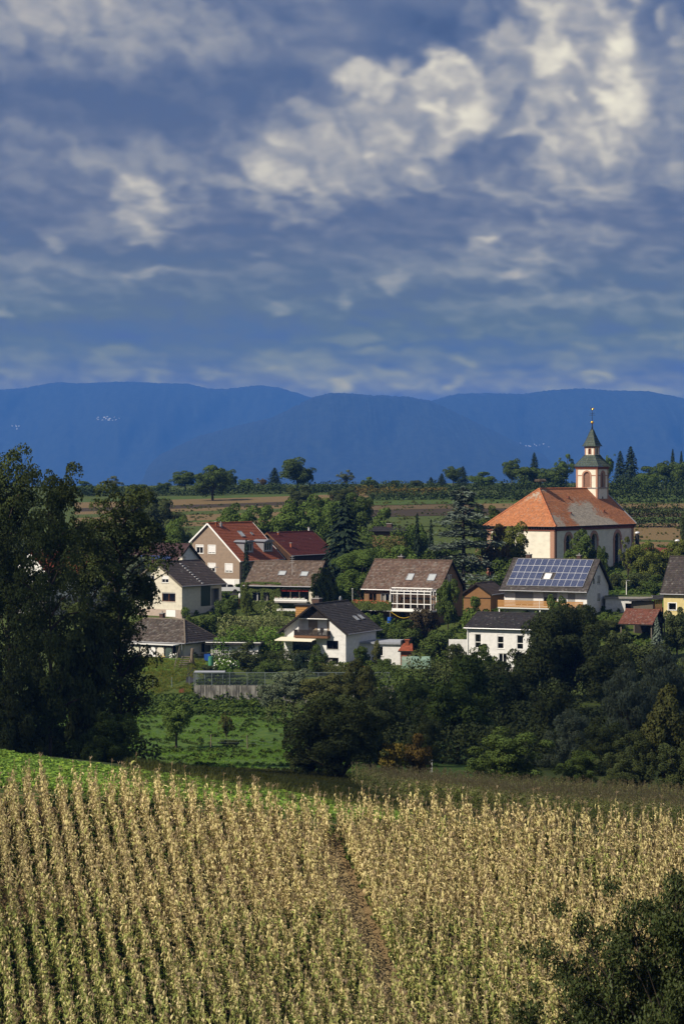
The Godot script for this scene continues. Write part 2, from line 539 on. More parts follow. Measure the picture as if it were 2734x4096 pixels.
func cloud_list() -> void:  # x, y in 1568ths of the frame's width, half sizes, turn, tone, softness, share
	# the broad deck: pale at the top left, a dark belly under it, grey shelves below
	blob(170, 30, 470, 170, 6, 0.58, 0.95)
	blob(130, 50, 200, 80, 10, 0.58, 0.9, 0.8)
	blob(500, 105, 280, 90, 14, 0.5, 1.0, 0.85)
	blob(300, 235, 480, 85, 3, 0.18, 1.0, 0.95)
	blob(640, 190, 230, 90, 8, 0.2, 1.0, 0.9)
	blob(980, 75, 200, 95, 8, 0.18, 0.7, 0.95)
	blob(70, 292, 130, 24, 8, 0.4, 1.0, 0.8)
	blob(260, 375, 360, 76, 2, 0.46, 1.0)
	blob(470, 350, 110, 32, -8, 0.44, 0.9, 0.8)
	blob(60, 440, 90, 60, -30, 0.38, 0.9, 0.7)
	blob(20, 520, 110, 120, 0, 0.2, 1.0, 0.7)
	blob(1250, 430, 540, 90, 2, 0.45, 1.0)
	# the cumulus in the middle, grey foot and bright head
	blob(800, 335, 350, 165, -14, 0.6, 0.8)
	blob(660, 392, 140, 80, -8, 0.64, 0.8)
	blob(730, 330, 110, 60, -20, 0.6, 0.8, 0.8)
	blob(985, 250, 215, 120, -14, 0.64, 0.5)
	blob(850, 172, 70, 48, 10, 0.66, 0.5)
	blob(920, 150, 36, 26, 0, 0.62, 0.5)
	blob(1050, 195, 120, 55, 8, 0.76, 0.5)
	blob(1085, 258, 66, 52, -35, 0.95, 0.7)
	blob(985, 210, 56, 60, -20, 0.8, 0.6, 0.9)
	blob(1000, 292, 74, 22, -12, 0.54, 0.8, 0.8)
	blob(690, 236, 26, 18, 0, 0.5, 0.7)
	blob(640, 290, 60, 16, -4, 0.44, 0.8)
	# the high bank on the right
	blob(1350, 190, 340, 320, -12, 0.64, 0.75)
	blob(1190, 130, 90, 170, 14, 0.58, 0.5)
	blob(1300, 40, 130, 110, 0, 0.68, 0.7)
	blob(1262, 118, 48, 60, 0, 0.78, 0.6)
	blob(1425, 90, 30, 110, 12, 0.84, 0.6)
	blob(1430, 215, 95, 110, 18, 0.8, 0.9)
	blob(1402, 236, 34, 60, 26, 0.97, 0.8)
	blob(1425, 170, 26, 40, 0, 0.97, 0.8)
	blob(1350, 150, 24, 120, 12, 0.54, 0.8, 0.9)
	blob(1500, 75, 70, 90, 0, 0.3, 0.7, 0.9)
	blob(1512, 38, 18, 40, 20, 0.62, 0.6)
	blob(1548, 95, 26, 18, 0, 0.52, 0.7)
	blob(1530, 260, 80, 110, 0, 0.46, 0.9)
	blob(1120, 350, 120, 46, -26, 0.32, 0.45)
	blob(1176, 246, 22, 70, 24, 0.38, 0.45, 0.9)
	blob(1192, 297, 60, 12, -12, 0.72, 0.9)
	blob(1307, 215, 8, 26, 4, 0.8, 0.5)
	# below it: dark shelves and small clouds
	blob(1080, 485, 380, 34, 2, 0.22, 1.0, 0.9)
	blob(1490, 470, 150, 70, -8, 0.25, 1.0, 0.8)
	blob(430, 585, 330, 30, 0, 0.17, 1.0, 0.85)
	blob(335, 475, 150, 125, 6, 0.46, 0.9)
	blob(325, 478, 88, 94, 8, 0.6, 0.8)
	blob(312, 432, 66, 32, 12, 0.64, 0.7, 0.9)
	blob(300, 530, 36, 54, 0, 0.58, 0.9, 0.8)
	blob(395, 432, 30, 34, 0, 0.48, 0.8, 0.8)
	blob(340, 625, 95, 15, -4, 0.46, 0.9)
	blob(95, 605, 120, 42, 12, 0.4, 1.0)
	blob(125, 560, 46, 22, 20, 0.46, 0.8)
	blob(690, 505, 70, 36, 0, 0.44, 0.9)
	blob(600, 585, 42, 16, -5, 0.42, 1.0)
	blob(890, 640, 52, 34, 10, 0.48, 0.8)
	blob(905, 632, 26, 22, 0, 0.54, 1.0, 0.9)
	blob(790, 690, 18, 40, 10, 0.42, 0.9)
	blob(640, 715, 42, 17, 0, 0.44, 1.0)
	blob(20, 722, 34, 14, 0, 0.4, 0.8)
	blob(1200, 580, 240, 100, -10, 0.45, 1.0)
	blob(1108, 553, 62, 20, -14, 0.62, 0.8)
	blob(1210, 605, 70, 26, -32, 0.5, 0.8)
	blob(1186, 624, 40, 18, 0, 0.58, 0.7)
	blob(1240, 530, 30, 50, -20, 0.44, 0.8)
	blob(1320, 530, 60, 26, 0, 0.4, 0.9)
	blob(1480, 590, 80, 40, 0, 0.38, 1.0)
	blob(1330, 690, 240, 34, 0, 0.42, 1.0)
	blob(1390, 668, 50, 34, 0, 0.42, 0.8)
	blob(1120, 755, 80, 14, 0, 0.37, 0.9)
	blob(1340, 795, 40, 12, 0, 0.38, 0.8)
	blob(300, 770, 600, 48, 0, 0.13, 1.0, 0.8)
	blob(950, 795, 420, 16, 0, 0.15, 1.0, 0.7)
	blob(1050, 830, 90, 12, 0, 0.36, 0.9)
	# cumulus along the mountains
	blob(800, 872, 60, 24, -14, 0.52, 0.7)
	blob(720, 890, 80, 16, 8, 0.44, 0.8)
	blob(930, 884, 120, 34, 0, 0.4, 0.8)
	blob(1040, 880, 22, 18, -20, 0.5, 0.6)
	blob(1180, 880, 60, 24, 0, 0.4, 0.8)
	blob(1360, 868, 56, 30, 0, 0.46, 0.8)
	blob(1270, 850, 70, 14, 0, 0.38, 0.8)
	blob(1500, 880, 70, 16, 0, 0.38, 0.8)
	blob(505, 862, 70, 20, 0, 0.4, 0.8)
	blob(340, 868, 60, 16, 0, 0.34, 0.8)
	blob(140, 872, 160, 20, 0, 0.34, 0.9)


func tone(v: float) -> Color:  # what the eye sees, sRGB
	var steps := [Color8(61, 85, 129), Color8(80, 102, 144), Color8(105, 120, 153), Color8(137, 145, 164), Color8(167, 168, 175), Color8(208, 204, 196), Color8(236, 231, 214)]
	var k := clampf(v, 0.0, 0.999) * 6.0
	return steps[int(k)].lerp(steps[int(k) + 1], k - int(k))


func sky_at(az: float, el: float, fine: bool) -> Color:
	var low := maxf(el, 0.004)
	var te := tan(minf(low, 1.2))
	var x := 784.0 + az * F * 0.5735
	var y := 1089.7 - te / cos(clampf(az, -0.3, 0.3)) * F * 0.5735
	var far := 1.0 / (sin(low) + 0.07)
	var su := sin(az) * cos(low) * far
	var sw := cos(az) * cos(low) * far
	var layer := SN.get_noise_3d(su * 90.0, sw * 90.0, 0.0)
	var v := 0.27 + layer * 0.34 + SN.get_noise_3d(su * 290.0, sw * 290.0, 50.0) * 0.1
	v += 0.12 * smoothstep(0.09, 0.3, low)
	v = lerpf(v, 0.3, 0.5 * (1.0 - smoothstep(0.01, 0.06, low)))
	var v_wide := v + maxf(0.0, SB.get_noise_3d(su * 190.0, sw * 190.0, 9.0)) * 0.5
	if fine:
		# cloud tops stand out as a lit relief: the light comes from the upper right
		var ys := y * 0.95 + maxf(0.0, y - 420.0) * 0.9
		var wx := SB.get_noise_2d(x * 1.3, ys * 1.3) * 24.0
		var wy := SB.get_noise_2d(x * 1.3 + 900.0, ys * 1.3) * 20.0
		var puff := SB.get_noise_2d(x * 0.85 + wx, ys + wy)
		var relief := puff - SB.get_noise_2d((x + 16.0) * 0.85 + wx, ys - 15.0 + wy)
		var small_ := SB.get_noise_2d(x * 2.3 + wx + 300.0, ys * 2.6 + wy)
		relief += 0.3 * (small_ - SB.get_noise_2d((x + 4.0) * 2.3 + wx + 300.0, (ys - 4.0) * 2.6 + wy))
		v = lerpf(v, 0.33, 0.6) + SB.get_noise_2d(x * 0.32 + 500.0 + wx * 0.5, y * 1.3 + wy * 0.5) * 0.15 + puff * 0.05
		var share := 0.35
		for b in blobs:
			var dx: float = x + wx * 0.8 - b[0]
			var dy: float = y + wy * 0.8 - b[1]
			if absf(dx) > b[2] * 1.9 + b[3] or absf(dy) > b[3] * 1.9 + b[2]:
				continue
			var ax: float = (dx * b[4] + dy * b[5]) / b[2]
			var ay: float = (dy * b[4] - dx * b[5]) / b[3]
			var r := sqrt(ax * ax + ay * ay)
			var crisp: float = clampf(1.15 - b[7], 0.16, 0.7)
			var m: float = smoothstep(0.0, 1.0, (1.12 - r + (puff * 0.8 + small_ * 0.22) * crisp) / (b[7] * 1.12)) * b[8]
			v = lerpf(v, b[6] + puff * 0.12, m)
			share = lerpf(share, clampf(b[6] * 1.5 - 0.1, 0.15, 1.0), m)
		v += clampf(relief, -0.4, 0.4) * share * 0.27
		v = lerpf(v_wide, v, (1.0 - smoothstep(0.15, 0.192, absf(az))) * (1.0 - smoothstep(0.205, 0.26, low)))
	else:
		v = v_wide
	var c := tone(v).srgb_to_linear()
	var clear := smoothstep(480.0, 800.0, y) * clampf(1.4 - v * 2.2, 0.0, 1.0)
	c = Color(c.r * (1.0 - 0.2 * clear), c.g * (1.0 + 0.04 * clear), c.b)
	c = Color(c.r / EXPOSURE, c.g / EXPOSURE, c.b / EXPOSURE)
	# the haze that the renderer lays in front of the sky is taken off
	var path := minf(HAZE_FAR, HAZE_TOP / maxf(sin(low), 0.001))
	var left := exp(-HAZE * path)
	var air := HAZE_LIGHT * (1.0 - left)
	c = Color(maxf(c.r - air.r, 0.006) / left, maxf(c.g - air.g, 0.012) / left, maxf(c.b - air.b, 0.03) / left)
	return c.linear_to_srgb()


const HAZE := 0.000092
const HAZE_FAR := 14900.0
const HAZE_TOP := 560.0
const HAZE_LIGHT := Color(0.036, 0.111, 0.325)
const EXPOSURE := 1.45


func make_sky() -> PanoramaSkyMaterial:
	SN.noise_type = FastNoiseLite.TYPE_SIMPLEX_SMOOTH
	SN.frequency = 0.01
	SN.fractal_octaves = 5
	SN.seed = 21
	SB.noise_type = FastNoiseLite.TYPE_SIMPLEX_SMOOTH
	SB.frequency = 0.009
	SB.fractal_octaves = 5
	SB.fractal_gain = 0.46
	SB.seed = 4
	cloud_list()
	var wide := Image.create_empty(512, 256, false, Image.FORMAT_RGB8)
	for j in 256:
		var el := (0.5 - (j + 0.5) / 256.0) * PI
		for i in 512:
			wide.set_pixel(i, j, sky_at(((i + 0.5) / 512.0 - 0.5) * TAU, maxf(el, 0.0), false) if el > -0.06 else Color8(70, 84, 110))
	wide.resize(4096, 4096, Image.INTERPOLATE_BILINEAR)
	var x0 := 1920
	var y0 := 1700
	var part := Image.create_empty(256, 364, false, Image.FORMAT_RGB8)
	for j in 364:
		var el := (0.5 - (y0 + j + 0.5) / 4096.0) * PI
		for i in 256:
			part.set_pixel(i, j, sky_at(((x0 + i + 0.5) / 4096.0 - 0.5) * TAU, el, true))
	wide.blit_rect(part, Rect2i(0, 0, 256, 364), Vector2i(x0, y0))
	var m := PanoramaSkyMaterial.new()
	m.panorama = ImageTexture.create_from_image(wide)
	return m


# ---------------------------------------------------------------- land
func make_terrain() -> void:
	var b := MB.new()
	var us := []
	for k in range(-14, 0):
		us.append(k * 260.0)
	for k in 140:
		us.append(lerpf(0.0, 2734.0, k / 139.0))
	for k in range(1, 15):
		us.append(2734.0 + k * 260.0)
	for u in [765.0, 795.0]:
		us.append(u)
	us.sort()
	var ds := [6.0, 12.0, 20.0, 30.0, 40.0, 50.0, 60.0, 70.0]
	for i in DS.size() - 1:
		var parts := 1 if DS[i + 1] - DS[i] < 2 else (10 if DS[i] >= 800 else 6)
		for k in parts:
			ds.append(lerpf(DS[i], DS[i + 1], float(k) / parts))
	ds.append(16000.0)
	for d in ds:
		for u in us:
			var x: float = (u - CX) * maxf(d, 60.0) / F
			if d < 60.0:
				x *= 1.5
			b.v.append(Vector3(x, gh(x, d), -d))
			b.n.append(Vector3.UP)
			b.c.append(Color.WHITE)
	var w := us.size()
	for j in ds.size() - 1:
		for i in w - 1:
			var k := j * w + i
			b.ix.append_array(PackedInt32Array([k, k + w, k + 1, k + 1, k + w, k + w + 1]))
	smooth(b)
	structure(obj("ground", b, M.rough_grass))


func fields() -> void:
	structure(patch("corn_field_soil", M.soil, -1000, 3800, 80, [81, 81, 113, 113, 20], 0.02))
	var lane := MB.new()  # the bare lane between two rows
	for k in 26:
		var d := 96.0 + k * 0.55
		var q := []
		for e in [[0, -0.5], [0, 0.45], [1, 0.45], [1, -0.5]]:
			var dd: float = d + e[0] * 0.55
			var x: float = 3.1 * 0.75 - 0.229 * (dd - 97.0) + e[1]
			q.append(Vector3(x, gh(x, dd) + 0.05, -dd))
		lane.quad(q[0], q[1], q[2], q[3])
	structure(obj("farm_lane", lane, M.straw_soil))
	structure(patch("cover_crop_field", M.field_green, -500, 1640, 50, [114, 114, 131, 119, 12], 0.03))
	structure(patch("far_corn_field_soil", M.dry_grass, 300, 3700, 60, [148, 122, 176, 172, 14], 0.03))
	structure(patch("meadow", M.meadow, -400, 1900, 70, [186, 186, 300, 300, 40], 0.04))
	structure(patch("grass_track", M.rough_grass, 300, 1560, 50, [182, 160, 190, 186, 6], 0.07))
	structure(patch("church_lawn", M.lawn, 2300, 2720, 20, [366, 372, 400, 400, 10], 0.06))
	structure(patch("bungalow_lawn", M.lawn, 300, 830, 20, [322, 322, 333, 333, 8], 0.05))
	# strips on the slope behind the village: [name, material, u0, u1, near0, near1, far0, far1]
	var strips := [
		["stubble_strip", "stubble", 300, 1480, 616, 634, 644, 668], ["ploughed_strip", "ploughed", 300, 1480, 600, 618, 616, 634],
		["stubble_strip", "stubble", 300, 1480, 588, 604, 600, 618], ["grass_strip", "rough_grass", 300, 1480, 574, 590, 588, 604],
		["stubble_strip", "stubble", 300, 1480, 552, 566, 574, 590], ["grass_strip", "field_green", 300, 1480, 546, 560, 552, 566],
		["stubble_strip", "stubble", 300, 1480, 530, 546, 546, 560], ["grass_strip", "rough_grass", 300, 1480, 500, 510, 530, 546],
		["stubble_strip", "field_green", 300, 1480, 644, 668, 664, 682],
		["stubble_field", "stubble", 1900, 3100, 446, 446, 530, 530], ["grass_strip", "field_green", 1900, 3100, 530, 530, 551, 551],
		["stubble_strip", "stubble_dull", 1900, 3100, 551, 551, 566, 566], ["stubble_strip", "stubble", 1900, 3100, 584, 584, 604, 604],
		["grass_strip", "field_green", 1420, 3100, 604, 604, 640, 640], ["stubble_strip", "stubble_dull", 1440, 1900, 584, 584, 602, 602], ["ploughed_strip", "ploughed", 1440, 2060, 558, 558, 583, 583],
		["grass_strip", "rough_grass", 1440, 2060, 520, 520, 557, 557],
	]
	for s in strips:
		structure(patch(s[0], M[s[1]], s[2], s[3], 30, [s[4], s[5], s[6], s[7], 6], 0.12))


func mountain(called: String, near: float, line: Array, sd: int) -> void:
	# a wooded ridge: its crest line [photo column in 1568ths, row], a wrinkled flank towards the valley and one behind
	var f := FastNoiseLite.new()
	f.seed = sd
	f.frequency = 0.0011
	f.fractal_octaves = 5
	var b := MB.new()
	var cols := 260
	var rows := 36
	for j in rows + 1:
		var t := float(j) / rows  # 0 valley, 0.7 crest, 1 behind
		for i in cols + 1:
			var q: float = lerpf(line[0][0], line[-1][0], float(i) / cols)
			var k := 0
			while k < line.size() - 2 and q > line[k + 1][0]:
				k += 1
			var s: float = (q - line[k][0]) / (line[k + 1][0] - line[k][0])
			var y: float = lerpf(line[k][1], line[k + 1][1], s)
			var x: float = (q - 784.0) / (F * 0.5735) * near
			var crest: float = (1089.7 - y) / (F * 0.5735) * near
			var up := smoothstep(0.0, 0.7, t) if t < 0.7 else 1.0 - (t - 0.7) * 1.5
			var fold := f.get_noise_2d(x, t * 900.0) * 230.0 * sin(PI * clampf(t / 0.7, 0, 1))
			var trees := f.get_noise_2d(x * 60.0, t * 9000.0) * 7.0
			b.v.append(Vector3(x, lerpf(-45.0, crest, up) + trees * up, -near + (0.7 - t) * 2600.0 + fold * 2.0))
			b.n.append(Vector3.UP)
			b.c.append(Color.WHITE)
	for j in rows:
		for i in cols:
			var k := j * (cols + 1) + i
			b.ix.append_array(PackedInt32Array([k, k + cols + 1, k + 1, k + 1, k + cols + 1, k + cols + 2]))
	smooth(b)
	structure(obj(called, b, M.forest))


func cloud_bank() -> void:
	# low clouds drifting over the valley, the ones whose shadow lies on the thicket, the poplars and the dip
	var up := Vector3(-0.62, 0.67, 0.41) / 0.67 * 420.0
	for q in [[Vector3(6, -20, -152), Vector3(140, 40, 34), 0.055, 33.0], [Vector3(36, -25, -248), Vector3(84, 40, 120), 0.027, 0.0], [Vector3(-46, -22, -190), Vector3(64, 40, 40), 0.011, 0.0]]:
		var f := FogVolume.new()
		f.name = "cloud"
		f.shape = RenderingServer.FOG_VOLUME_SHAPE_ELLIPSOID
		f.size = q[1]
		var fm := FogMaterial.new()
		fm.density = q[2]
		fm.albedo = Color(0.95, 0.95, 0.97)
		f.material = fm
		add_child(f, true)
		f.position = q[0] + up
		f.rotation.y = deg_to_rad(-q[3])
		structure(f)


func mountains() -> void:
	mountain("mountain_ridge", 13500.0, [[-260, 930], [-120, 900], [0, 895], [60, 890], [110, 880], [145, 877], [190, 880], [240, 877], [300, 876], [370, 880], [430, 880], [480, 892], [520, 893], [560, 888], [592, 884], [640, 889], [680, 901], [730, 918], [800, 950], [900, 1000], [1000, 1050]], 1)
	mountain("mountain_ridge", 12400.0, [[780, 1010], [850, 968], [930, 935], [1000, 916], [1030, 908], [1055, 903], [1120, 902], [1200, 904], [1250, 896], [1300, 893], [1330, 891], [1400, 896], [1480, 898], [1540, 910], [1600, 926], [1700, 930], [1850, 950]], 2)
	mountain("mountain_ridge", 10600.0, [[380, 1040], [460, 1000], [540, 978], [620, 960], [665, 938], [720, 911], [760, 902], [800, 903], [850, 907], [930, 910], [980, 918], [1040, 945], [1120, 985], [1230, 1040]], 3)
	var f := RandomNumberGenerator.new()
	f.seed = 5
	var b := MB.new()
	for g in [[245, 962, 30, 16], [32, 980, 16, 5], [1215, 1022, 60, 10]]:
		for k in g[3]:
			var d := 11000.0
			var p := at((g[0] + f.randf_range(-g[2], g[2])) / 0.5735, (g[1] + f.randf_range(-7, 4)) / 0.5735, d)
			var w := f.randf_range(3, 6)
			b.box(Transform3D(Basis(Vector3.UP, f.randf() * 2), p), Vector3(w, w * 0.7, w))
	var o := obj("mountain_village_houses", b, M.white_paint)
	tag(o, "tiny pale houses of far hamlets on the blue mountain slopes", "far houses")
	stuff(o)


# ---------------------------------------------------------------- crops
func corn_color(dry: float) -> Color:
	var k := R.randf()
	if k < dry:
		var c := Color(0.66, 0.56, 0.33).lerp(Color(0.4, 0.3, 0.165), R.randf())
		return c.lerp(Color(0.52, 0.52, 0.2), R.randf() * 0.6)
	return Color(0.17, 0.22, 0.06).lerp(Color(0.48, 0.46, 0.16), R.randf() * R.randf() * 1.2)


func corn_plant(sd: int, dry: float, tall: float, low_green: bool) -> Dictionary:
	R.seed = sd
	var stalk := MB.new()
	stalk.col = Color(0.42, 0.33, 0.16).lerp(Color(0.2, 0.24, 0.07), 1.0 - dry)
	var lean := Vector3(R.randf_range(-0.1, 0.1), 0, R.randf_range(-0.1, 0.1))
	stalk.tube([Vector3.ZERO, Vector3(0, tall * 0.5, 0) + lean * 0.4, Vector3(0, tall, 0) + lean], [0.012, 0.01, 0.005], 4)
	var leaves := []
	var n := 12
	var face := 0.0
	for i in n:
		var t := (i + 1.2) / (n + 1.0)
		var p := Vector3(0, tall * (0.12 + 0.83 * t), 0) + lean * t
		var az := face + (PI if i % 2 else 0.0) + R.randf_range(-0.75, 0.75)
		var out := Vector3(cos(az), 0, sin(az))
		var ln := R.randf_range(0.42, 0.66) * (1.0 if t < 0.8 else 0.8)
		var d := dry
		if low_green and t < 0.72:
			d = dry * 0.35
		var cc := corn_color(d)
		var dead := cc.r > cc.g
		var rise := R.randf_range(0.3, 1.0) if not dead else R.randf_range(-0.1, 0.7)
		var fall := R.randf_range(1.4, 2.4) * (1.35 if dead else 0.95)
		var pts := []
		var ws := []
		var q := p
		var a := rise
		var wid := R.randf_range(0.034, 0.052) * (0.9 if dead else 1.1)
		for k in 5:
			var s := k / 4.0
			pts.append(q)
			ws.append(wid * (0.55 + 1.1 * s if s < 0.4 else (1.0 - s) * 1.62 + 0.03))
			q += (out * cos(a) + Vector3.UP * sin(a)) * ln * 0.25
			a -= fall * 0.42
		var side := Vector3(-sin(az), 0, cos(az)).rotated(out, R.randf_range(-0.7, 0.7))
		var lb := MB.new()
		lb.strip(pts, ws, side, cc)
		leaves.append(lb)
	var tassel := MB.new()
	var top := Vector3(0, tall, 0) + lean
	for i in 7:
		var az := R.randf() * TAU
		var up := R.randf_range(0.12, 0.22)
		var out := R.randf_range(0.02, 0.15) if i else 0.01
		var e := top + Vector3(cos(az) * out, up, sin(az) * out)
		var m := (top + e) * 0.5 + Vector3(0, 0.03, 0)
		tassel.strip([top, m, e + Vector3(cos(az), -0.5, sin(az)) * out * 0.4], [0.006, 0.009, 0.004], Vector3(-sin(az), 0, cos(az)), Color(0.44, 0.35, 0.24).lerp(Color(0.33, 0.25, 0.15), R.randf()))
	return {"stalk": stalk, "leaf": leaves, "tassel": tassel}


func whole(p: Dictionary) -> ArrayMesh:
	var b := MB.new()
	b.add(p.stalk)
	for l in p.leaf:
		b.add(l)
	b.add(p.tassel)
	return b.mesh()


func corn_fields() -> void:
	var kinds := []
	for k in 12:  # 0-3 dry, 4-7 half dry, 8-11 green below
		kinds.append(corn_plant(100 + k, [0.93, 0.78, 0.55][k / 4], 1.95 + 0.06 * (k % 4), k >= 4))
	var protos := []
	var meshes := []
	for p in kinds:
		meshes.append(whole(p))
		protos.append([p.stalk.mesh(), p.leaf.map(func(l): return l.mesh()), p.tassel.mesh()])
	R.seed = 77
	var patchy := FastNoiseLite.new()
	patchy.seed = 8
	patchy.frequency = 0.06
	var along := Vector2(-0.229, 1.0)  # how a row runs: to the left as it climbs (x against distance)
	var plants := []
	for r in range(-72, 68):
		var s := R.randf_range(0, 0.2)
		while s < 34.0:
			var d := 81.5 + s
			var x := (r + (0.22 if r == 4 else (-0.1 if r == 2 else 0.0))) * 0.75 + along.x * (d - 97.0) + R.randf_range(-0.035, 0.035) + 0.02
			s += R.randf_range(0.11, 0.2)
			var gone := patchy.get_noise_2d(x * 2.2 + 300, d * 1.2)
			if gone > 0.62 or R.randf() < 0.03:
				continue
			if d > 111.6 + patchy.get_noise_1d(r * 9.0) * 1.2 + sin(x * 0.4) * 0.25:
				break
			if r == 3 and d > 98.0 and d < 109.6:
				continue  # the tractor gap
			if absf(x) > d * 0.1415 + 9.0:
				continue
			var v := patchy.get_noise_2d(x, d) * 0.9
			var green := (101.0 - d) * 0.055 + v - x * 0.012 + 0.05
			var kind := 0
			if green > 0.32:
				kind = 8
			elif green > -0.12:
				kind = 4
			if R.randf() < 0.14:
				kind = [0, 4, 8][R.randi() % 3]
			kind += R.randi() % 4
			var size := R.randf_range(0.78, 1.1) * (1.0 + patchy.get_noise_2d(x * 3.0, d * 3.0 + 90) * 0.1)
			var p := Vector3(x, gh(x, d), -d)
			var b := Basis(Vector3.UP, 1.796 + R.randf_range(-0.55, 0.55) + (PI if R.randf() < 0.5 else 0.0)).scaled(Vector3.ONE * size)
			b = b.rotated(Vector3(1, 0, 0), R.randf_range(-0.08, 0.08)).rotated(Vector3(0, 0, 1), R.randfn() * (0.3 if R.randf() < 0.1 else 0.06))
			var tint := clampf(0.9 + patchy.get_noise_2d(x * 0.7 + 50, d * 0.5) * 0.35 + R.randf_range(-0.12, 0.12), 0.55, 1.2)
			plants.append([d, kind, Transform3D(b, p), Color(tint, tint * 0.985, tint * 0.94)])
	# the 300 nearest that the picture shows stand alone, each with its parts
	plants.sort_custom(func(a, b): return a[0] < b[0])
	var near := []
	var rest := {}
	for p in plants:
		var o: Vector3 = p[2].origin
		var y: float = HY - (o.y + 1.9) * F / p[0]
		var px: float = CX + o.x * F / p[0]
		var covered := px > 2080.0 and y > 3720.0
		if near.size() < 300 and y < 4040.0 and px > 12.0 and px < 2720.0 and not covered:
			near.append(p)
		else:
			if not rest.has(p[1]):
				rest[p[1]] = []
			rest[p[1]].append(p)
	for p in near:
		var o := thing("corn_plant", "dry corn plant with drooping tan leaves at the front of the cornfield", "corn plant", Vector3.ZERO, 0.0, "corn plants at the front of the field")
		o.transform = p[2]
		var q: Array = protos[p[1]]
		mi("stalk", q[0], M.corn, o)
		for l in q[1]:
			mi("leaf", l, M.corn, o)
		mi("tassel", q[2], M.corn, o)
	var field := thing("cornfield", "steep field of ripe dry corn in rows below the village", "cornfield")
	stuff(field)
	for kind in rest:
		scatter("corn_rows", meshes[kind], M.corn, rest[kind].map(func(a): return a[2]), rest[kind].map(func(a): return a[3]), field)
	# the second field, beyond the crest
	R.seed = 78
	var far := {0: [], 4: [], 8: []}
	for r in range(-40, 80):
		var s := 0.0
		while s < 52.0:
			s += R.randf_range(0.22, 0.36)
			var d := 125.0 + s
			var x := r * 0.75 + 0.12 * (d - 150.0) + R.randf_range(-0.3, 0.3)
			var u := CX + x * F / d
			if d < lerpf(150.0, 126.0, clampf((u - 600.0) / 900.0, 0, 1)) or d > lerpf(176.0, 171.0, clampf((u - 500.0) / 2200.0, 0, 1)):
				continue
			if u < 1400.0 + (172.0 - d) * 5.0 or u > 3500.0:
				continue
			var kind: int = 8 if d < lerpf(151.0, 128.0, clampf((u - 600.0) / 900.0, 0, 1)) or R.randf() < 0.12 else (4 if R.randf() < 0.45 else 0)
			var b := Basis(Vector3.UP, R.randf() * TAU).scaled(Vector3.ONE * R.randf_range(0.72, 0.9))
			far[kind].append(Transform3D(b, Vector3(x, gh(x, d), -d)))
	var second := thing("far_cornfield", "second brownish cornfield in the dip beyond the crest", "cornfield")
	stuff(second)
	for kind in far:
		scatter("corn_rows", meshes[kind + 1], M.corn, far[kind], [Color(0.9, 0.95, 0.72), Color(0.78, 0.82, 0.6), Color(1.05, 1.05, 0.85), Color(0.8, 0.88, 0.6)], second)


func tuft(sd: int, n: int, h: float, wide: float, leafy: bool) -> ArrayMesh:
	R.seed = sd
	var b := MB.new()
	for i in n:
		var az := R.randf() * TAU
		var out := Vector3(cos(az), 0, sin(az))
		var o := out * R.randf() * wide * 0.4
		var ln := h * R.randf_range(0.6, 1.2)
		var cc := Color(1, 1, 1) * R.randf_range(0.7, 1.15)
		if leafy:
			var nn := Vector3(R.randfn(), R.randfn() * 0.7 + 0.5, R.randfn()).normalized()
			var t := (out + Vector3(R.randfn() * 0.3, R.randf_range(-0.3, 0.9), R.randfn() * 0.3))
			t = (t - nn * t.dot(nn)).normalized()
			b.leaf(o + Vector3(0, ln * R.randf_range(0.3, 0.9), 0), t * ln * 0.33, nn.cross(t) * ln * 0.19, nn, cc)
		else:
			b.strip([o, o + Vector3(0, ln * 0.6, 0) + out * ln * 0.15, o + Vector3(0, ln, 0) + out * ln * 0.45], [0.012, 0.009, 0.001], Vector3(-out.z, 0, out.x), cc)
	return b.mesh()


func tufts(called: String, label: String, category: String, m: Mesh, mt: Material, count: int, u0: float, u1: float, d0: float, d1: float, size: Vector2, tints: Array, sd: int, keep := -2.0) -> void:
	R.seed = sd
	var f := FastNoiseLite.new()
	f.seed = sd
	f.frequency = 0.12
	var where := []
	while where.size() < count:
		var d := sqrt(lerpf(d0 * d0, d1 * d1, R.randf()))
		var p := ground(lerpf(u0, u1, R.randf()), d)
		var lane := p.x - (3.1 * 0.75 - 0.229 * (d - 97.0))
		if f.get_noise_2d(p.x, p.z) < keep or (d < 112.0 and absf(lane) < 0.8):
			continue
		where.append(Transform3D(Basis(Vector3.UP, R.randf() * TAU).scaled(Vector3.ONE * R.randf_range(size.x, size.y)), p))
	var o := scatter(called, m, mt, where, tints)
	tag(o, label, category)


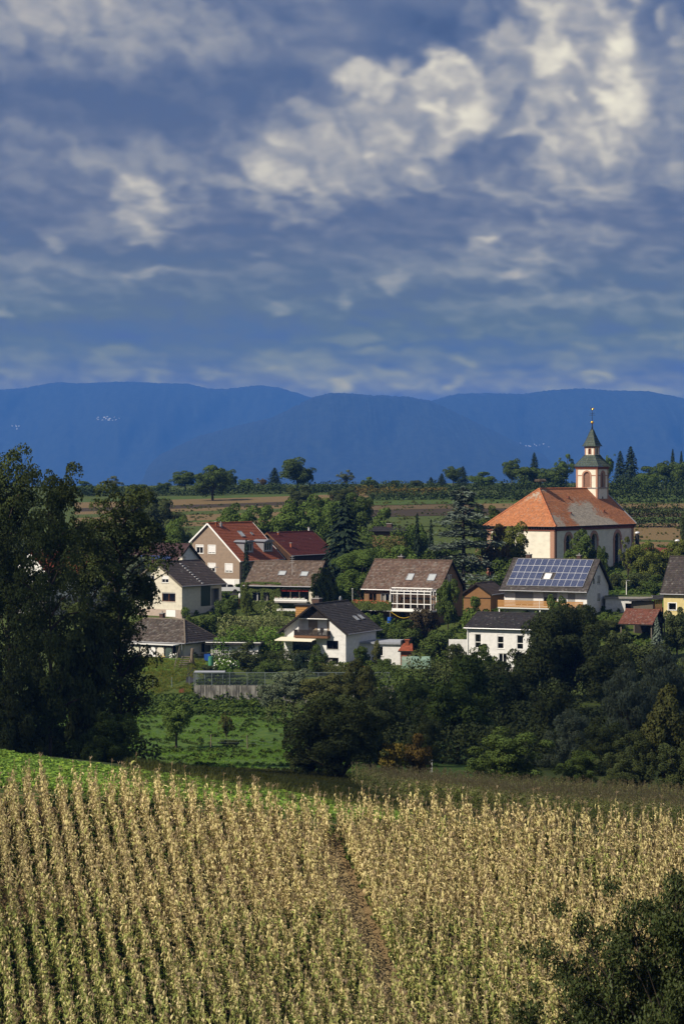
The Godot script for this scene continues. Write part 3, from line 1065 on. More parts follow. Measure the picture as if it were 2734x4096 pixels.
func ground_cover() -> void:
	var grass := tuft(1, 16, 0.3, 0.5, false)
	var weed := tuft(2, 26, 0.5, 0.8, true)
	var low := tuft(3, 22, 0.36, 0.6, true)
	var g := [Color(1, 1, 1), Color(0.8, 0.85, 0.7), Color(1.1, 1.05, 0.7), Color(0.7, 0.8, 0.6)]
	R.seed = 5
	var where := []
	for k in 15000:  # green cover crop on the crest, which the corn hides further right
		var u := R.randf_range(-150, 1640)
		var d := R.randf_range(114.5, lerpf(131, 119, clampf((u + 500) / 2140.0, 0, 1)))
		where.append(Transform3D(Basis(Vector3.UP, R.randf() * TAU).scaled(Vector3.ONE * R.randf_range(0.5, 1.0)), ground(u, d)))
	tag(scatter("cover_crop", low, M.cover, where, g), "bright green leafy cover crop on the crest behind the corn", "cover crop")
	tufts("corn_weeds", "green weeds growing between the corn rows", "weeds", low, M.leaf_walnut, 14000, -60, 2800, 82, 112, Vector2(0.4, 1.1), g, 31, -0.25)
	tufts("meadow_grass", "short green grass of the meadow in the dip", "grass", grass, M.leaf_bright, 15000, 0, 1750, 190, 302, Vector2(0.4, 1.0), [Color(1.25, 1.25, 1.1), Color(1.1, 1.15, 0.9), Color(1.35, 1.25, 0.85), Color(1.0, 1.05, 0.8)], 32, -0.15)
	tufts("meadow_weeds", "taller darker weeds scattered over the meadow", "weeds", low, M.leaf_mid, 900, 450, 1200, 192, 300, Vector2(0.4, 1.3), g, 38, 0.1)
	tufts("crest_grass", "olive grass along the crest behind the cover crop", "grass", grass, M.leaf_olive, 12000, 500, 1750, 117, 172, Vector2(0.8, 1.7), g, 39)
	tufts("bank_weeds", "green weeds covering the bank below the bungalow", "weeds", weed, M.leaf_mid, 8000, 330, 1130, 284, 311, Vector2(0.6, 1.5), g, 33, -0.05)
	tufts("slope_grass", "rough grass on the slope below the bungalow", "grass", grass, M.leaf_olive, 5000, 350, 820, 303, 333, Vector2(0.6, 1.2), [Color(1.6, 1.8, 0.9), Color(2.2, 1.9, 1.0), Color(1.2, 1.5, 0.7)], 34, -0.2)
	tufts("garden_weeds", "mixed low green plants between the village gardens", "ground cover", weed, M.leaf_mid, 6500, 760, 2734, 332, 470, Vector2(0.6, 1.6), g, 35, -0.1)
	tufts("hill_grass", "rough grass at the foot of the field strips", "grass", weed, M.leaf_olive, 3000, 600, 2734, 440, 620, Vector2(0.5, 1.1), g, 36, 0.15)
	tufts("dry_edge_grass", "dry brown grass along the edge of the dip", "grass", grass, M.leaf_olive, 7000, 560, 1560, 168, 188, Vector2(0.9, 1.8), [Color(1, 0.95, 0.8), Color(0.8, 0.8, 0.6), Color(1.1, 1.0, 0.8)], 37)


# ---------------------------------------------------------------- building kit
func face(o: Vector3, ux: Vector3) -> Dictionary:
	return {"o": o, "ux": ux, "n": ux.cross(Vector3.UP)}


func fp(f: Dictionary, u: float, v: float, k := 0.0) -> Vector3:
	return f.o + f.ux * u + Vector3.UP * v + f.n * k


func fbox(b: MB, f: Dictionary, u0: float, v0: float, u1: float, v1: float, k0: float, k1: float) -> void:
	var t := Transform3D(Basis(f.ux, Vector3.UP, f.n), fp(f, (u0 + u1) / 2, (v0 + v1) / 2, (k0 + k1) / 2))
	b.box(t, Vector3(absf(u1 - u0), absf(v1 - v0), absf(k1 - k0)))


func wall_face(b: MB, f: Dictionary, poly: PackedVector2Array, holes: Array, depth := 0.16) -> void:
	# a wall with real openings [u, v, width, height, arched]
	var xs := []
	var ys := []
	for p in poly:
		xs.append(p.x)
		ys.append(p.y)
	for h in holes:
		xs.append_array([h[0], h[0] + h[2]])
		ys.append_array([h[1], h[1] + h[3]])
	xs.sort()
	ys.sort()
	for i in xs.size() - 1:
		if xs[i + 1] - xs[i] < 0.001:
			continue
		for j in ys.size() - 1:
			if ys[j + 1] - ys[j] < 0.001:
				continue
			var m := Vector2((xs[i] + xs[i + 1]) / 2, (ys[j] + ys[j + 1]) / 2)
			var open := false
			for h in holes:
				if m.x > h[0] and m.x < h[0] + h[2] and m.y > h[1] and m.y < h[1] + h[3]:
					open = true
			if open:
				continue
			var cell := PackedVector2Array([Vector2(xs[i], ys[j]), Vector2(xs[i + 1], ys[j]), Vector2(xs[i + 1], ys[j + 1]), Vector2(xs[i], ys[j + 1])])
			for q in Geometry2D.intersect_polygons(cell, poly):
				var pts := []
				for c in q:
					pts.append(fp(f, c.x, c.y))
				b.fan(pts, f.n)
	for h in holes:
		var u0: float = h[0]
		var v0: float = h[1]
		var u1: float = h[0] + h[2]
		var v1: float = h[1] + h[3]
		var edge := [Vector2(u0, v0), Vector2(u1, v0)]
		if h.size() > 4 and h[4]:
			var r: float = h[2] / 2
			for k in 13:
				var a := PI * k / 12.0
				edge.append(Vector2(u0 + r + cos(a) * r, v1 - r + sin(a) * r))
			for k in 12:
				var a0 := PI * k / 12.0
				var a1 := PI * (k + 1) / 12.0
				var c := fp(f, u1 if k < 6 else u0, v1)
				b.fan([c, fp(f, u0 + r + cos(a1) * r, v1 - r + sin(a1) * r), fp(f, u0 + r + cos(a0) * r, v1 - r + sin(a0) * r)], f.n)
		else:
			edge.append_array([Vector2(u1, v1), Vector2(u0, v1)])
		for k in edge.size():
			var p: Vector2 = edge[k]
			var q: Vector2 = edge[(k + 1) % edge.size()]
			b.quad(fp(f, p.x, p.y, -depth), fp(f, q.x, q.y, -depth), fp(f, q.x, q.y), fp(f, p.x, p.y))


func window(t: Node3D, f: Dictionary, u: float, v: float, w: float, h: float, o := {}) -> MeshInstance3D:
	# frame (with mullions), pane, roller shutter pulled down by a share, sill
	var fr: float = o.get("bar", 0.07)
	var b := MB.new()
	fbox(b, f, u, v, u + fr, v + h, -0.13, -0.05)
	fbox(b, f, u + w - fr, v, u + w, v + h, -0.13, -0.05)
	fbox(b, f, u + fr, v, u + w - fr, v + fr, -0.13, -0.05)
	fbox(b, f, u + fr, v + h - fr, u + w - fr, v + h, -0.13, -0.05)
	var nx: int = o.get("cols", 2)
	for i in range(1, nx):
		var c := u + w * i / nx
		fbox(b, f, c - fr * 0.5, v + fr, c + fr * 0.5, v + h - fr, -0.125, -0.055)
	for r in o.get("rails", []):
		fbox(b, f, u + fr, v + h * r - fr * 0.5, u + w - fr, v + h * r + fr * 0.5, -0.123, -0.057)
	if o.get("trim", false):  # a pale band round the opening
		for q in [[u - 0.1, v - 0.1, u, v + h + 0.1], [u + w, v - 0.1, u + w + 0.1, v + h + 0.1], [u, v - 0.1, u + w, v], [u, v + h, u + w, v + h + 0.1]]:
			fbox(b, f, q[0], q[1], q[2], q[3], -0.02, 0.02)
	var win := obj("window", b, M[o.get("frame", "white_paint")], t)
	var g := MB.new()
	g.quad(fp(f, u, v, -0.1), fp(f, u + w, v, -0.1), fp(f, u + w, v + h, -0.1), fp(f, u, v + h, -0.1))
	obj("pane", g, M[o.get("pane", "glass")], win)
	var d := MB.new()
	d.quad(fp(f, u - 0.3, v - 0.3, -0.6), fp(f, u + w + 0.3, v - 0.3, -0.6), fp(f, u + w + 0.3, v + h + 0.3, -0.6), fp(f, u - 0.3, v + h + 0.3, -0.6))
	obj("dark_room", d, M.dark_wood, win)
	if o.get("curtain", 0.0) > 0.0:
		var c := MB.new()
		fbox(c, f, u, v, u + w * o.curtain, v + h, -0.3, -0.26)
		obj("curtain", c, M.curtain, win)
	var down: float = o.get("down", 0.0)
	if down > 0.0:
		var s := MB.new()
		var n := maxi(3, int(h * down / 0.11))
		for k in n:
			var y0 := v + h - h * down * (k + 1) / n
			fbox(s, f, u + 0.02, y0 + 0.012, u + w - 0.02, y0 + h * down / n, -0.05, -0.025)
		fbox(s, f, u + 0.02, v + h - h * down, u + w - 0.02, v + h, -0.052, -0.04)
		obj("shutter", s, M[o.get("shutter", "shutter_white")], win)
	if o.get("sill", true):
		var s := MB.new()
		fbox(s, f, u - 0.06, v - 0.05, u + w + 0.06, v, -0.1, 0.07)
		obj("sill", s, M[o.get("sill_mat", "light_trim")], win)
	return win


func tile_slope(tiles: MB, slab: MB, a: Vector3, b: Vector3, c: Vector3, d: Vector3, s: Dictionary) -> void:
	# a eave left, b eave right, c ridge right, d ridge left, seen from outside; every tile is its own lapped piece
	var e := (b - a).normalized()
	var up := ((d + c) * 0.5 - (a + b) * 0.5)
	up = (up - e * up.dot(e))
	var run := up.length()
	up = up / run
	var n := e.cross(up)
	var rows := maxi(2, roundi(run / s.get("course", 0.34)))
	var tw: float = s.get("width", 0.3)
	var base: Color = s.col
	var vary: float = s.get("vary", 0.16)
	for i in rows:
		var t0 := float(i) / rows
		var t1 := float(i + 1) / rows
		var l0 := minf((a.lerp(d, t0) - a).dot(e), (a.lerp(d, t1) - a).dot(e)) if s.get("hip", false) else (a.lerp(d, t0) - a).dot(e)
		l0 = (a.lerp(d, (t0 + t1) * 0.5) - a).dot(e)
		var r0 := (b.lerp(c, (t0 + t1) * 0.5) - a).dot(e)
		var k0 := floori(l0 / tw - 0.5 * (i % 2))
		var k1 := ceili(r0 / tw - 0.5 * (i % 2))
		var low := a + up * run * t0
		var high := a + up * run * minf(t1 + 0.25 / rows, 1.0)
		var rowtone := R.randf_range(1.0 - vary * 0.3, 1.0 + vary * 0.3)
		for k in range(k0, k1):
			var u0 := maxf((k + 0.5 * (i % 2)) * tw, l0)
			var u1 := minf((k + 1 + 0.5 * (i % 2)) * tw, r0)
			if u1 - u0 < 0.02:
				continue
			var lift := 0.05 + R.randf_range(-0.008, 0.012)
			var tone_ := rowtone * (1.0 + R.randf_range(-vary, vary))
			var cc := base * tone_
			if s.has("lichen") and R.randf() < s.lichen:
				cc = cc.lerp(Color(0.26, 0.25, 0.23), R.randf_range(0.08, 0.4))
			if s.has("worn"):
				var wv: float = worn_share(s.worn, (u0 - l0) / maxf(r0 - l0, 0.1), (t0 + t1) * 0.5, low + e * u0)
				if R.randf() < wv * 1.3:
					cc = cc.lerp(Color(0.42, 0.38, 0.31) * R.randf_range(0.75, 1.2), clampf(wv * 1.2, 0.0, 0.95))
			tiles.col = Color(cc.r, cc.g, cc.b)
			var p0 := low + e * u0 + n * lift
			var p1 := low + e * (u1 - 0.006) + n * lift
			var p2 := high + e * (u1 - 0.006) + n * 0.012
			var p3 := high + e * u0 + n * 0.012
			tiles.quad(p0, p1, p2, p3)
			tiles.quad(p0 - n * 0.045, p1 - n * 0.045, p1, p0)
	slab.quad(a, b, c, d)
	var dn := Vector3(0, -0.14, 0)
	slab.quad(b + dn, a + dn, d + dn, c + dn)
	slab.quad(a + dn, b + dn, b, a)
	slab.quad(b + dn, c + dn, c, b)
	slab.quad(d + dn, a + dn, a, d)
	slab.quad(c + dn, d + dn, d, c)


var WN := FastNoiseLite.new()


func worn_share(kind: String, u: float, t: float, p: Vector3) -> float:
	WN.frequency = 0.16
	WN.fractal_octaves = 4
	var k := WN.get_noise_3d(p.x, p.y * 1.4, p.z)
	if kind == "hip":
		return clampf(smoothstep(0.55, 1.0, t) * (0.9 + k) + k * 0.25, 0.0, 0.85)
	# long side: bleached below the middle between two red bands
	var middle := smoothstep(0.14, 0.3, u - t * 0.1 + k * 0.12) * (1.0 - smoothstep(0.66, 0.86, u + t * 0.3 + k * 0.16)) * (1.0 - smoothstep(0.42, 0.8, t + k * 0.25))
	var corner := (1.0 - smoothstep(0.1, 0.2, u + t * 0.1 + k * 0.1)) * (1.0 - smoothstep(0.2, 0.62, t + k * 0.2))
	var top := smoothstep(0.8, 1.0, t) * (1.0 - smoothstep(0.05, 0.2, u)) * 0.7
	return clampf(middle * 0.95 + corner * 0.75 + top + k * 0.16, 0.0, 0.95)


func caps(t: Node3D, lines: Array, col: Color, r := 0.13) -> void:
	var b := MB.new()
	for l in lines:
		var p: Vector3 = l[0]
		var q: Vector3 = l[1]
		var n := maxi(1, roundi(p.distance_to(q) / 0.38))
		for k in n:
			var c := col * R.randf_range(0.82, 1.18)
			b.col = Color(c.r, c.g, c.b)
			b.tube([p.lerp(q, float(k) / n), p.lerp(q, (k + 1.08) / n)], [r * 1.08, r * 0.94], 7, true)
	obj("ridge_cap", b, M.tiles, t)


func gutter(t: Node3D, a: Vector3, b: Vector3, m := "zinc", pipe_to := 0.0, pipes := [1]) -> void:
	var g := MB.new()
	g.tube([a, b], [0.075, 0.075], 6, true)
	obj("gutter", g, M[m], t)
	if pipe_to > 0.0:
		for e in pipes:
			var p: Vector3 = b if e == 1 else a
			var inw := (a - b if e == 1 else b - a).normalized()
			var d := MB.new()
			var q := p + inw * 0.55
			d.tube([q, q + Vector3(0, -0.25, 0), q + Vector3(0, -pipe_to, 0)], [0.05, 0.05, 0.05], 6)
			obj("downpipe", d, M[m], t)


func gable(t: Node3D, W: float, L: float, hl: float, hr: float, ha: float, rx: float, o: Dictionary) -> Dictionary:
	# gable wall on +z at z = 0, the house runs back to z = -L; ridge at x = rx; o.wins: face -> [[u, v, w, h, options]]
	var h := W / 2
	var f := {
		"front": face(Vector3(-h, 0, 0), Vector3.RIGHT), "right": face(Vector3(h, 0, 0), Vector3.FORWARD),
		"left": face(Vector3(-h, 0, -L), Vector3.BACK), "back": face(Vector3(h, 0, -L), Vector3.LEFT),
	}
	var poly := {
		"front": PackedVector2Array([Vector2(0, 0), Vector2(W, 0), Vector2(W, hr), Vector2(rx + h, ha), Vector2(0, hl)]),
		"back": PackedVector2Array([Vector2(0, 0), Vector2(W, 0), Vector2(W, hl), Vector2(h - rx, ha), Vector2(0, hr)]),
		"right": PackedVector2Array([Vector2(0, 0), Vector2(L, 0), Vector2(L, hr), Vector2(0, hr)]),
		"left": PackedVector2Array([Vector2(0, 0), Vector2(L, 0), Vector2(L, hl), Vector2(0, hl)]),
	}
	var wins: Dictionary = o.get("wins", {})
	for k in f:
		var b := MB.new()
		wall_face(b, f[k], poly[k], wins.get(k, []).map(func(x): return x.slice(0, 4)) + o.get("holes", {}).get(k, []))
		obj("wall", b, M[o.get(k + "_mat", o.wall)], t)
		for x in wins.get(k, []):
			window(t, f[k], x[0], x[1], x[2], x[3], x[4] if x.size() > 4 else {})
	var oe: float = o.get("eave", 0.6)
	var ov: float = o.get("verge", 0.5)
	var lift := Vector3(0, 0.16, 0)
	var sr := (ha - hr) / (h - rx)
	var sl := (ha - hl) / (h + rx)
	var er := Vector3(h + oe, hr - oe * sr, 0) + lift
	var el := Vector3(-h - oe, hl - oe * sl, 0) + lift
	var tp := Vector3(rx, ha, 0) + lift
	var zf := Vector3(0, 0, ov)
	var zb := Vector3(0, 0, -L - ov)
	var tiles := MB.new()
	var slab := MB.new()
	tile_slope(tiles, slab, er + zf, er + zb, tp + zb, tp + zf, o.roof)
	tile_slope(tiles, slab, el + zb, el + zf, tp + zf, tp + zb, o.roof)
	obj("roof", slab, M[o.get("slab", "dark_wood")], t)
	stuff(obj("roof_tiles", tiles, M.tiles, t))
	caps(t, [[tp + zf + Vector3(0, 0.02, 0), tp + zb + Vector3(0, 0.02, 0)]], o.roof.col)
	for z in [ov + 0.02, -L - ov - 0.02]:
		for q in [[er, tp], [el, tp]]:
			var vb := MB.new()
			var z0 := Vector3(0, -0.06, z)
			vb.bar(q[0] + z0, q[1] + z0, 0.05, 0.24)
			obj("verge_board", vb, M[o.get("trim", "dark_wood")], t)
	gutter(t, er + zf + Vector3(0.06, -0.04, 0), er + zb + Vector3(0.06, -0.04, 0), o.get("gutter", "zinc"))
	gutter(t, el + zb + Vector3(-0.06, -0.04, 0), el + zf + Vector3(-0.06, -0.04, 0), o.get("gutter", "zinc"))
	f.er = er
	f.el = el
	f.tp = tp
	f.nr = Vector3(sr, 1, 0).normalized()
	f.nl = Vector3(-sl, 1, 0).normalized()
	return f


func on_slope(f: Dictionary, side: String, s: float, z: float, k := 0.0) -> Vector3:  # s from eave to ridge
	var e: Vector3 = f.er if side == "right" else f.el
	var n: Vector3 = f.nr if side == "right" else f.nl
	return e.lerp(f.tp, s) + Vector3(0, 0, z) + n * k


func skylight(t: Node3D, f: Dictionary, side: String, s0: float, s1: float, z: float, w: float, pane := "sky_pane") -> void:
	var n: Vector3 = f.nr if side == "right" else f.nl
	var a := on_slope(f, side, s0, z)
	var b := on_slope(f, side, s1, z)
	var up := (b - a).normalized()
	var basis_ := Basis(up.cross(n).normalized(), up, n)
	var ln := a.distance_to(b)
	var c := (a + b) / 2
	var m := MB.new()
	for q in [[-w / 2, 0, 0.09, ln], [w / 2, 0, 0.09, ln], [0, -ln / 2, w, 0.09], [0, ln / 2, w, 0.09]]:
		m.box(Transform3D(basis_, c + basis_ * Vector3(q[0], q[1], 0.08)), Vector3(q[2], q[3], 0.14))
	var sk := obj("skylight", m, M.zinc, t)
	var g := MB.new()
	g.box(Transform3D(basis_, c + n * 0.1), Vector3(w - 0.1, ln - 0.1, 0.02))
	obj("pane", g, M[pane], sk)


func chimney(t: Node3D, p: Vector3, w: float, h: float, m := "chimney_brown", pots := 1) -> void:
	var b := MB.new()
	b.bx(p.x - w / 2, p.y - 1.0, p.z - w / 2, p.x + w / 2, p.y + h, p.z + w / 2)
	var c := obj("chimney", b, M[m], t)
	var cap := MB.new()
	cap.bx(p.x - w / 2 - 0.07, p.y + h, p.z - w / 2 - 0.07, p.x + w / 2 + 0.07, p.y + h + 0.1, p.z + w / 2 + 0.07)
	for k in pots:
		var q := p + Vector3((k - (pots - 1) / 2.0) * 0.3, h + 0.1, 0)
		cap.tube([q, q + Vector3(0, 0.3, 0)], [0.09, 0.08], 7, true)
	obj("chimney_cap", cap, M.grey_plinth, c)


func plate(t: Node3D, called: String, m: String, f: Dictionary, u0: float, v0: float, u1: float, v1: float, k0: float, k1: float) -> MeshInstance3D:
	var b := MB.new()
	fbox(b, f, u0, v0, u1, v1, k0, k1)
	return obj(called, b, M[m], t)


func arch_ring(b: MB, f: Dictionary, u: float, v: float, w: float, h: float, wide: float, k0: float, k1: float) -> void:
	# a stone surround round an arched opening
	var r := w / 2
	var c := Vector2(u + r, v + h - r)
	fbox(b, f, u - wide, v, u, c.y, k0, k1)
	fbox(b, f, u + w, v, u + w + wide, c.y, k0, k1)
	for i in 14:
		var a0 := PI * i / 14.0
		var a1 := PI * (i + 1) / 14.0
		var q := []
		for a in [a0, a1]:
			for rr in [r, r + wide]:
				for k in [k0, k1]:
					q.append(fp(f, c.x + cos(a) * rr, c.y + sin(a) * rr, k))
		b.quad(q[1], q[3], q[7], q[5])
		b.quad(q[3], q[2], q[6], q[7])
		b.quad(q[0], q[1], q[5], q[4])


func arch_pane(b: MB, f: Dictionary, u: float, v: float, w: float, h: float, k: float) -> void:
	var r := w / 2
	var pts := [fp(f, u, v, k), fp(f, u + w, v, k)]
	for i in 13:
		var a := PI * i / 12.0
		pts.append(fp(f, u + r + cos(a) * r, v + h - r + sin(a) * r, k))
	b.fan(pts, f.n)


# ---------------------------------------------------------------- the church and the houses
func place(called: String, label: String, category: String, px: float, y: float, d: float, ref: Vector3, yaw: float) -> Node3D:
	# the point ref of the thing stands where the ray through (px, y) is d metres away
	var o := at(px, y, d) - Basis(Vector3.UP, deg_to_rad(yaw)) * ref
	return thing(called, label, category, o, yaw)


func skirt(t: Node3D, W: float, L: float, m := "grey_plinth") -> void:  # foundation that runs into the sloping ground
	boxpart("foundation", M[m], t, -W / 2 - 0.02, -3.0, -L - 0.02, W / 2 + 0.02, 0.12, 0.02)


const DARK := {"col": Color(0.05, 0.046, 0.047), "lichen": 0.05, "vary": 0.25}


const ORD := ["first", "second", "third", "fourth", "fifth", "sixth", "seventh", "eighth"]


func church() -> void:
	var t := place("church", "cream village church with orange tiled roof and green capped bell tower", "church", 2215, 2310, 425, Vector3(6.75, 0, 0), -33)
	var W := 13.5
	var L := 31.2
	var h := W / 2
	var eh := 8.9
	var front := face(Vector3(-h, 0, 0), Vector3.RIGHT)
	var right := face(Vector3(h, 0, 0), Vector3.FORWARD)
	var left := face(Vector3(-h, 0, -L), Vector3.BACK)
	var back := face(Vector3(h, 0, -L), Vector3.LEFT)
	var spots := [5.3, 15.2, 24.6]
	var holes := spots.map(func(u): return [u - 1.15, 1.2, 2.3, 6.25, true])
	for q in [[front, W, []], [right, L, holes], [left, L, []]]:
		var b := MB.new()
		wall_face(b, q[0], PackedVector2Array([Vector2(0, 0), Vector2(q[1], 0), Vector2(q[1], eh), Vector2(0, eh)]), q[2], 0.5)
		obj("wall", b, M.church_plaster, t)
	var gb := MB.new()
	wall_face(gb, back, PackedVector2Array([Vector2(0, 0), Vector2(W, 0), Vector2(W, eh), Vector2(h, 15.4), Vector2(0, eh)]), [], 0.5)
	obj("wall", gb, M.church_plaster, t)
	var pb := MB.new()
	pb.bx(-h - 0.12, -3.0, -L - 0.12, h + 0.12, 0.75, 0.12)
	obj("plinth", pb, M.sandstone_dark, t)
	for u in spots:
		var b := MB.new()
		arch_ring(b, right, u - 1.15, 1.2, 2.3, 6.25, 0.55, -0.02, 0.1)
		for s in [-1, 1]:
			fbox(b, right, u + s * 1.42 - 0.34, 6.1, u + s * 1.42 + 0.34, 6.35, -0.02, 0.16)
		fbox(b, right, u - 1.8, 0.95, u + 1.8, 1.2, -0.3, 0.18)
		var win := obj("arched_window", b, M.sandstone, t)
		var g := MB.new()
		arch_pane(g, right, u - 1.15, 1.2, 2.3, 6.25, -0.42)
		obj("pane", g, M.dark_pane, win)
		var l := MB.new()
		for k in range(1, 3):
			fbox(l, right, u - 1.15 + k * 0.767 - 0.03, 1.2, u - 1.15 + k * 0.767 + 0.03, 6.9, -0.41, -0.36)
		for k in range(1, 9):
			fbox(l, right, u - 1.15, 1.2 + k * 0.68 - 0.025, u + 1.15, 1.2 + k * 0.68 + 0.025, -0.405, -0.37)
		obj("glazing_bar", l, M.iron, win)
	for q in [[front, 0.0], [front, W - 0.8], [right, 0.0], [right, L - 0.8]]:
		plate(t, "corner_pilaster", "sandstone", q[0], q[1], 0.75, q[1] + 0.8, eh - 0.75, -0.02, 0.09)
	for f in [[front, W], [right, L], [left, L]]:
		var b := MB.new()
		fbox(b, f[0], -0.12, eh - 0.75, f[1] + 0.12, eh - 0.45, 0.0, 0.14)
		fbox(b, f[0], -0.4, eh - 0.2, f[1] + 0.4, eh + 0.02, 0.0, 0.42)
		var k := 0.1
		while k < f[1]:
			fbox(b, f[0], k, eh - 0.45, k + 0.22, eh - 0.2, 0.0, 0.26)
			k += 0.5
		obj("cornice", b, M.sandstone_dark, t)
	# roof: hip towards the front, gable behind the tower
	var e := 0.55
	var ry := 15.55
	var fl := Vector3(-h - e, eh, e)
	var fr := Vector3(h + e, eh, e)
	var br := Vector3(h + e, eh, -L - 0.3)
	var bl := Vector3(-h - e, eh, -L - 0.3)
	var r0 := Vector3(0, ry, -6.9)
	var r1 := Vector3(0, ry, -L - 0.3)
	var tiles := MB.new()
	var slab := MB.new()
	var orange := {"col": Color(0.42, 0.17, 0.075), "width": 0.26, "course": 0.3, "vary": 0.22, "lichen": 0.08}
	R.seed = 900
	tile_slope(tiles, slab, fl, fr, r0, r0, orange.merged({"worn": "hip"}))
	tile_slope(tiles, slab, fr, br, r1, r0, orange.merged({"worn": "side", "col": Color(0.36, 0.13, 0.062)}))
	tile_slope(tiles, slab, bl, fl, r0, r1, orange)
	obj("roof", slab, M.dark_wood, t)
	stuff(obj("roof_tiles", tiles, M.tiles, t))
	caps(t, [[fl, r0], [fr, r0], [r0, Vector3(0, ry, -L + 4.0)]], Color(0.44, 0.16, 0.07), 0.17)
	var vb := MB.new()
	vb.bar(br + Vector3(0, 0.05, 0), r1 + Vector3(0, 0.05, 0), 0.3, 0.22)
	vb.bar(bl + Vector3(0, 0.05, 0), r1 + Vector3(0, 0.05, 0), 0.3, 0.22)
	obj("verge_flashing", vb, M.zinc, t)
	gutter(t, fl + Vector3(0, -0.02, 0.05), fr + Vector3(0, -0.02, 0.05), "iron")
	gutter(t, fr + Vector3(0.05, -0.02, 0), br + Vector3(0.05, -0.02, 0), "iron")
	for z in [-0.35, -L + 0.3]:
		var dp := MB.new()
		dp.tube([Vector3(h + 0.5, eh - 0.1, z), Vector3(h + 0.14, eh - 0.9, z), Vector3(h + 0.14, 0.0, z)], [0.06, 0.06, 0.06], 6)
		obj("downpipe", dp, M.iron, t)
	for q in [[0.33, -9.5], [0.74, -14.3], [0.36, -23.0]]:
		var p := fr.lerp(Vector3(0, ry, e), q[0])
		p.z = q[1]
		var b := MB.new()
		b.bx(p.x - 0.25, p.y, p.z - 0.2, p.x + 0.28, p.y + 0.3, p.z + 0.2)
		obj("roof_vent", b, M.sandstone_dark, t)
	# tower on the ridge
	var s := 2.2
	var zc := -27.7
	var tw := [face(Vector3(-s, 0, zc + s), Vector3.RIGHT), face(Vector3(s, 0, zc + s), Vector3.FORWARD), face(Vector3(s, 0, zc - s), Vector3.LEFT), face(Vector3(-s, 0, zc - s), Vector3.BACK)]
	for f in tw:
		var b := MB.new()
		wall_face(b, f, PackedVector2Array([Vector2(0, 8), Vector2(2 * s, 8), Vector2(2 * s, 19.4), Vector2(0, 19.4)]), [[s - 0.69, 15.75, 1.38, 2.85, true]], 0.4)
		obj("tower_wall", b, M.church_plaster, t)
		var ring := MB.new()
		arch_ring(ring, f, s - 0.69, 15.75, 1.38, 2.85, 0.3, -0.02, 0.07)
		fbox(ring, f, s - 1.1, 15.68, s + 1.1, 15.75, -0.3, 0.1)
		var win := obj("belfry_window", ring, M.sandstone, t)
		var lv := MB.new()
		for k in 15:
			var y := 15.82 + k * 0.19
			var half := 0.69
			if y > 17.91:
				half = sqrt(maxf(0.02, 0.476 - (y - 17.91) * (y - 17.91)))
			var c := fp(f, s, y, -0.25)
			lv.box(Transform3D(Basis(f.ux, Vector3.UP, f.n) * Basis(Vector3.RIGHT, 0.6), c), Vector3(half * 2, 0.025, 0.24))
		obj("louvre", lv, M.sandstone, win)
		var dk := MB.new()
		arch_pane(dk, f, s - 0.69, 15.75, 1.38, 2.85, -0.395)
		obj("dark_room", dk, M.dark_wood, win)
		for u in [0.0, 2 * s - 0.34]:
			plate(t, "tower_quoin", "sandstone", f, u, 9.0, u + 0.34, 15.5, -0.02, 0.05)
			plate(t, "tower_quoin", "sandstone", f, u, 15.7, u + 0.34, 19.1, -0.02, 0.05)
		plate(t, "string_course", "grey_plinth", f, -0.1, 15.5, 2 * s + 0.1, 15.7, -0.02, 0.1)
		plate(t, "string_course", "sandstone", f, 0.34, 17.85, s - 0.99, 18.02, -0.02, 0.045)
		plate(t, "string_course", "sandstone", f, s + 0.99, 17.85, 2 * s - 0.34, 18.02, -0.02, 0.045)
		var cb := MB.new()
		fbox(cb, f, -0.08, 19.1, 2 * s + 0.08, 19.35, -0.02, 0.1)
		fbox(cb, f, -0.2, 19.35, 2 * s + 0.2, 19.6, -0.02, 0.22)
		obj("cornice", cb, M.sandstone_dark, t)
	plate(t, "tower_hatch", "dark_wood", tw[1], s - 0.25, 13.3, s + 0.15, 14.0, -0.02, 0.02)
	# copper roofs: sheets in courses with standing seams
	copper_roof(t, "copper_roof", zc, [[2.62, 19.6], [2.4, 19.85], [1.75, 20.7], [1.02, 21.75]])
	for f2 in [face(Vector3(-1.0, 0, zc + 1.0), Vector3.RIGHT), face(Vector3(1.0, 0, zc + 1.0), Vector3.FORWARD), face(Vector3(1.0, 0, zc - 1.0), Vector3.LEFT), face(Vector3(-1.0, 0, zc - 1.0), Vector3.BACK)]:
		var b := MB.new()
		wall_face(b, f2, PackedVector2Array([Vector2(0, 21.5), Vector2(2, 21.5), Vector2(2, 23.3), Vector2(0, 23.3)]), [[0.78, 21.85, 0.44, 1.1, true]], 0.2)
		obj("lantern_wall", b, M.church_plaster, t)
		var ring := MB.new()
		arch_ring(ring, f2, 0.78, 21.85, 0.44, 1.1, 0.15, -0.02, 0.04)
		for u in [0.0, 1.8]:
			fbox(ring, f2, u, 21.6, u + 0.2, 23.1, -0.02, 0.035)
		fbox(ring, f2, -0.1, 23.1, 2.1, 23.36, -0.02, 0.12)
		obj("lantern_stonework", ring, M.sandstone, t)
		var lv := MB.new()
		for k in 6:
			lv.box(Transform3D(Basis(f2.ux, Vector3.UP, f2.n) * Basis(Vector3.RIGHT, 0.6), fp(f2, 1.0, 21.95 + k * 0.17, -0.14)), Vector3(0.42, 0.02, 0.14))
		obj("louvre", lv, M.sandstone_dark, t)
	copper_roof(t, "copper_spire", zc, [[1.4, 23.36], [1.22, 23.6], [0.85, 24.5], [0.5, 25.5], [0.18, 26.5]])
	var nd := MB.new()
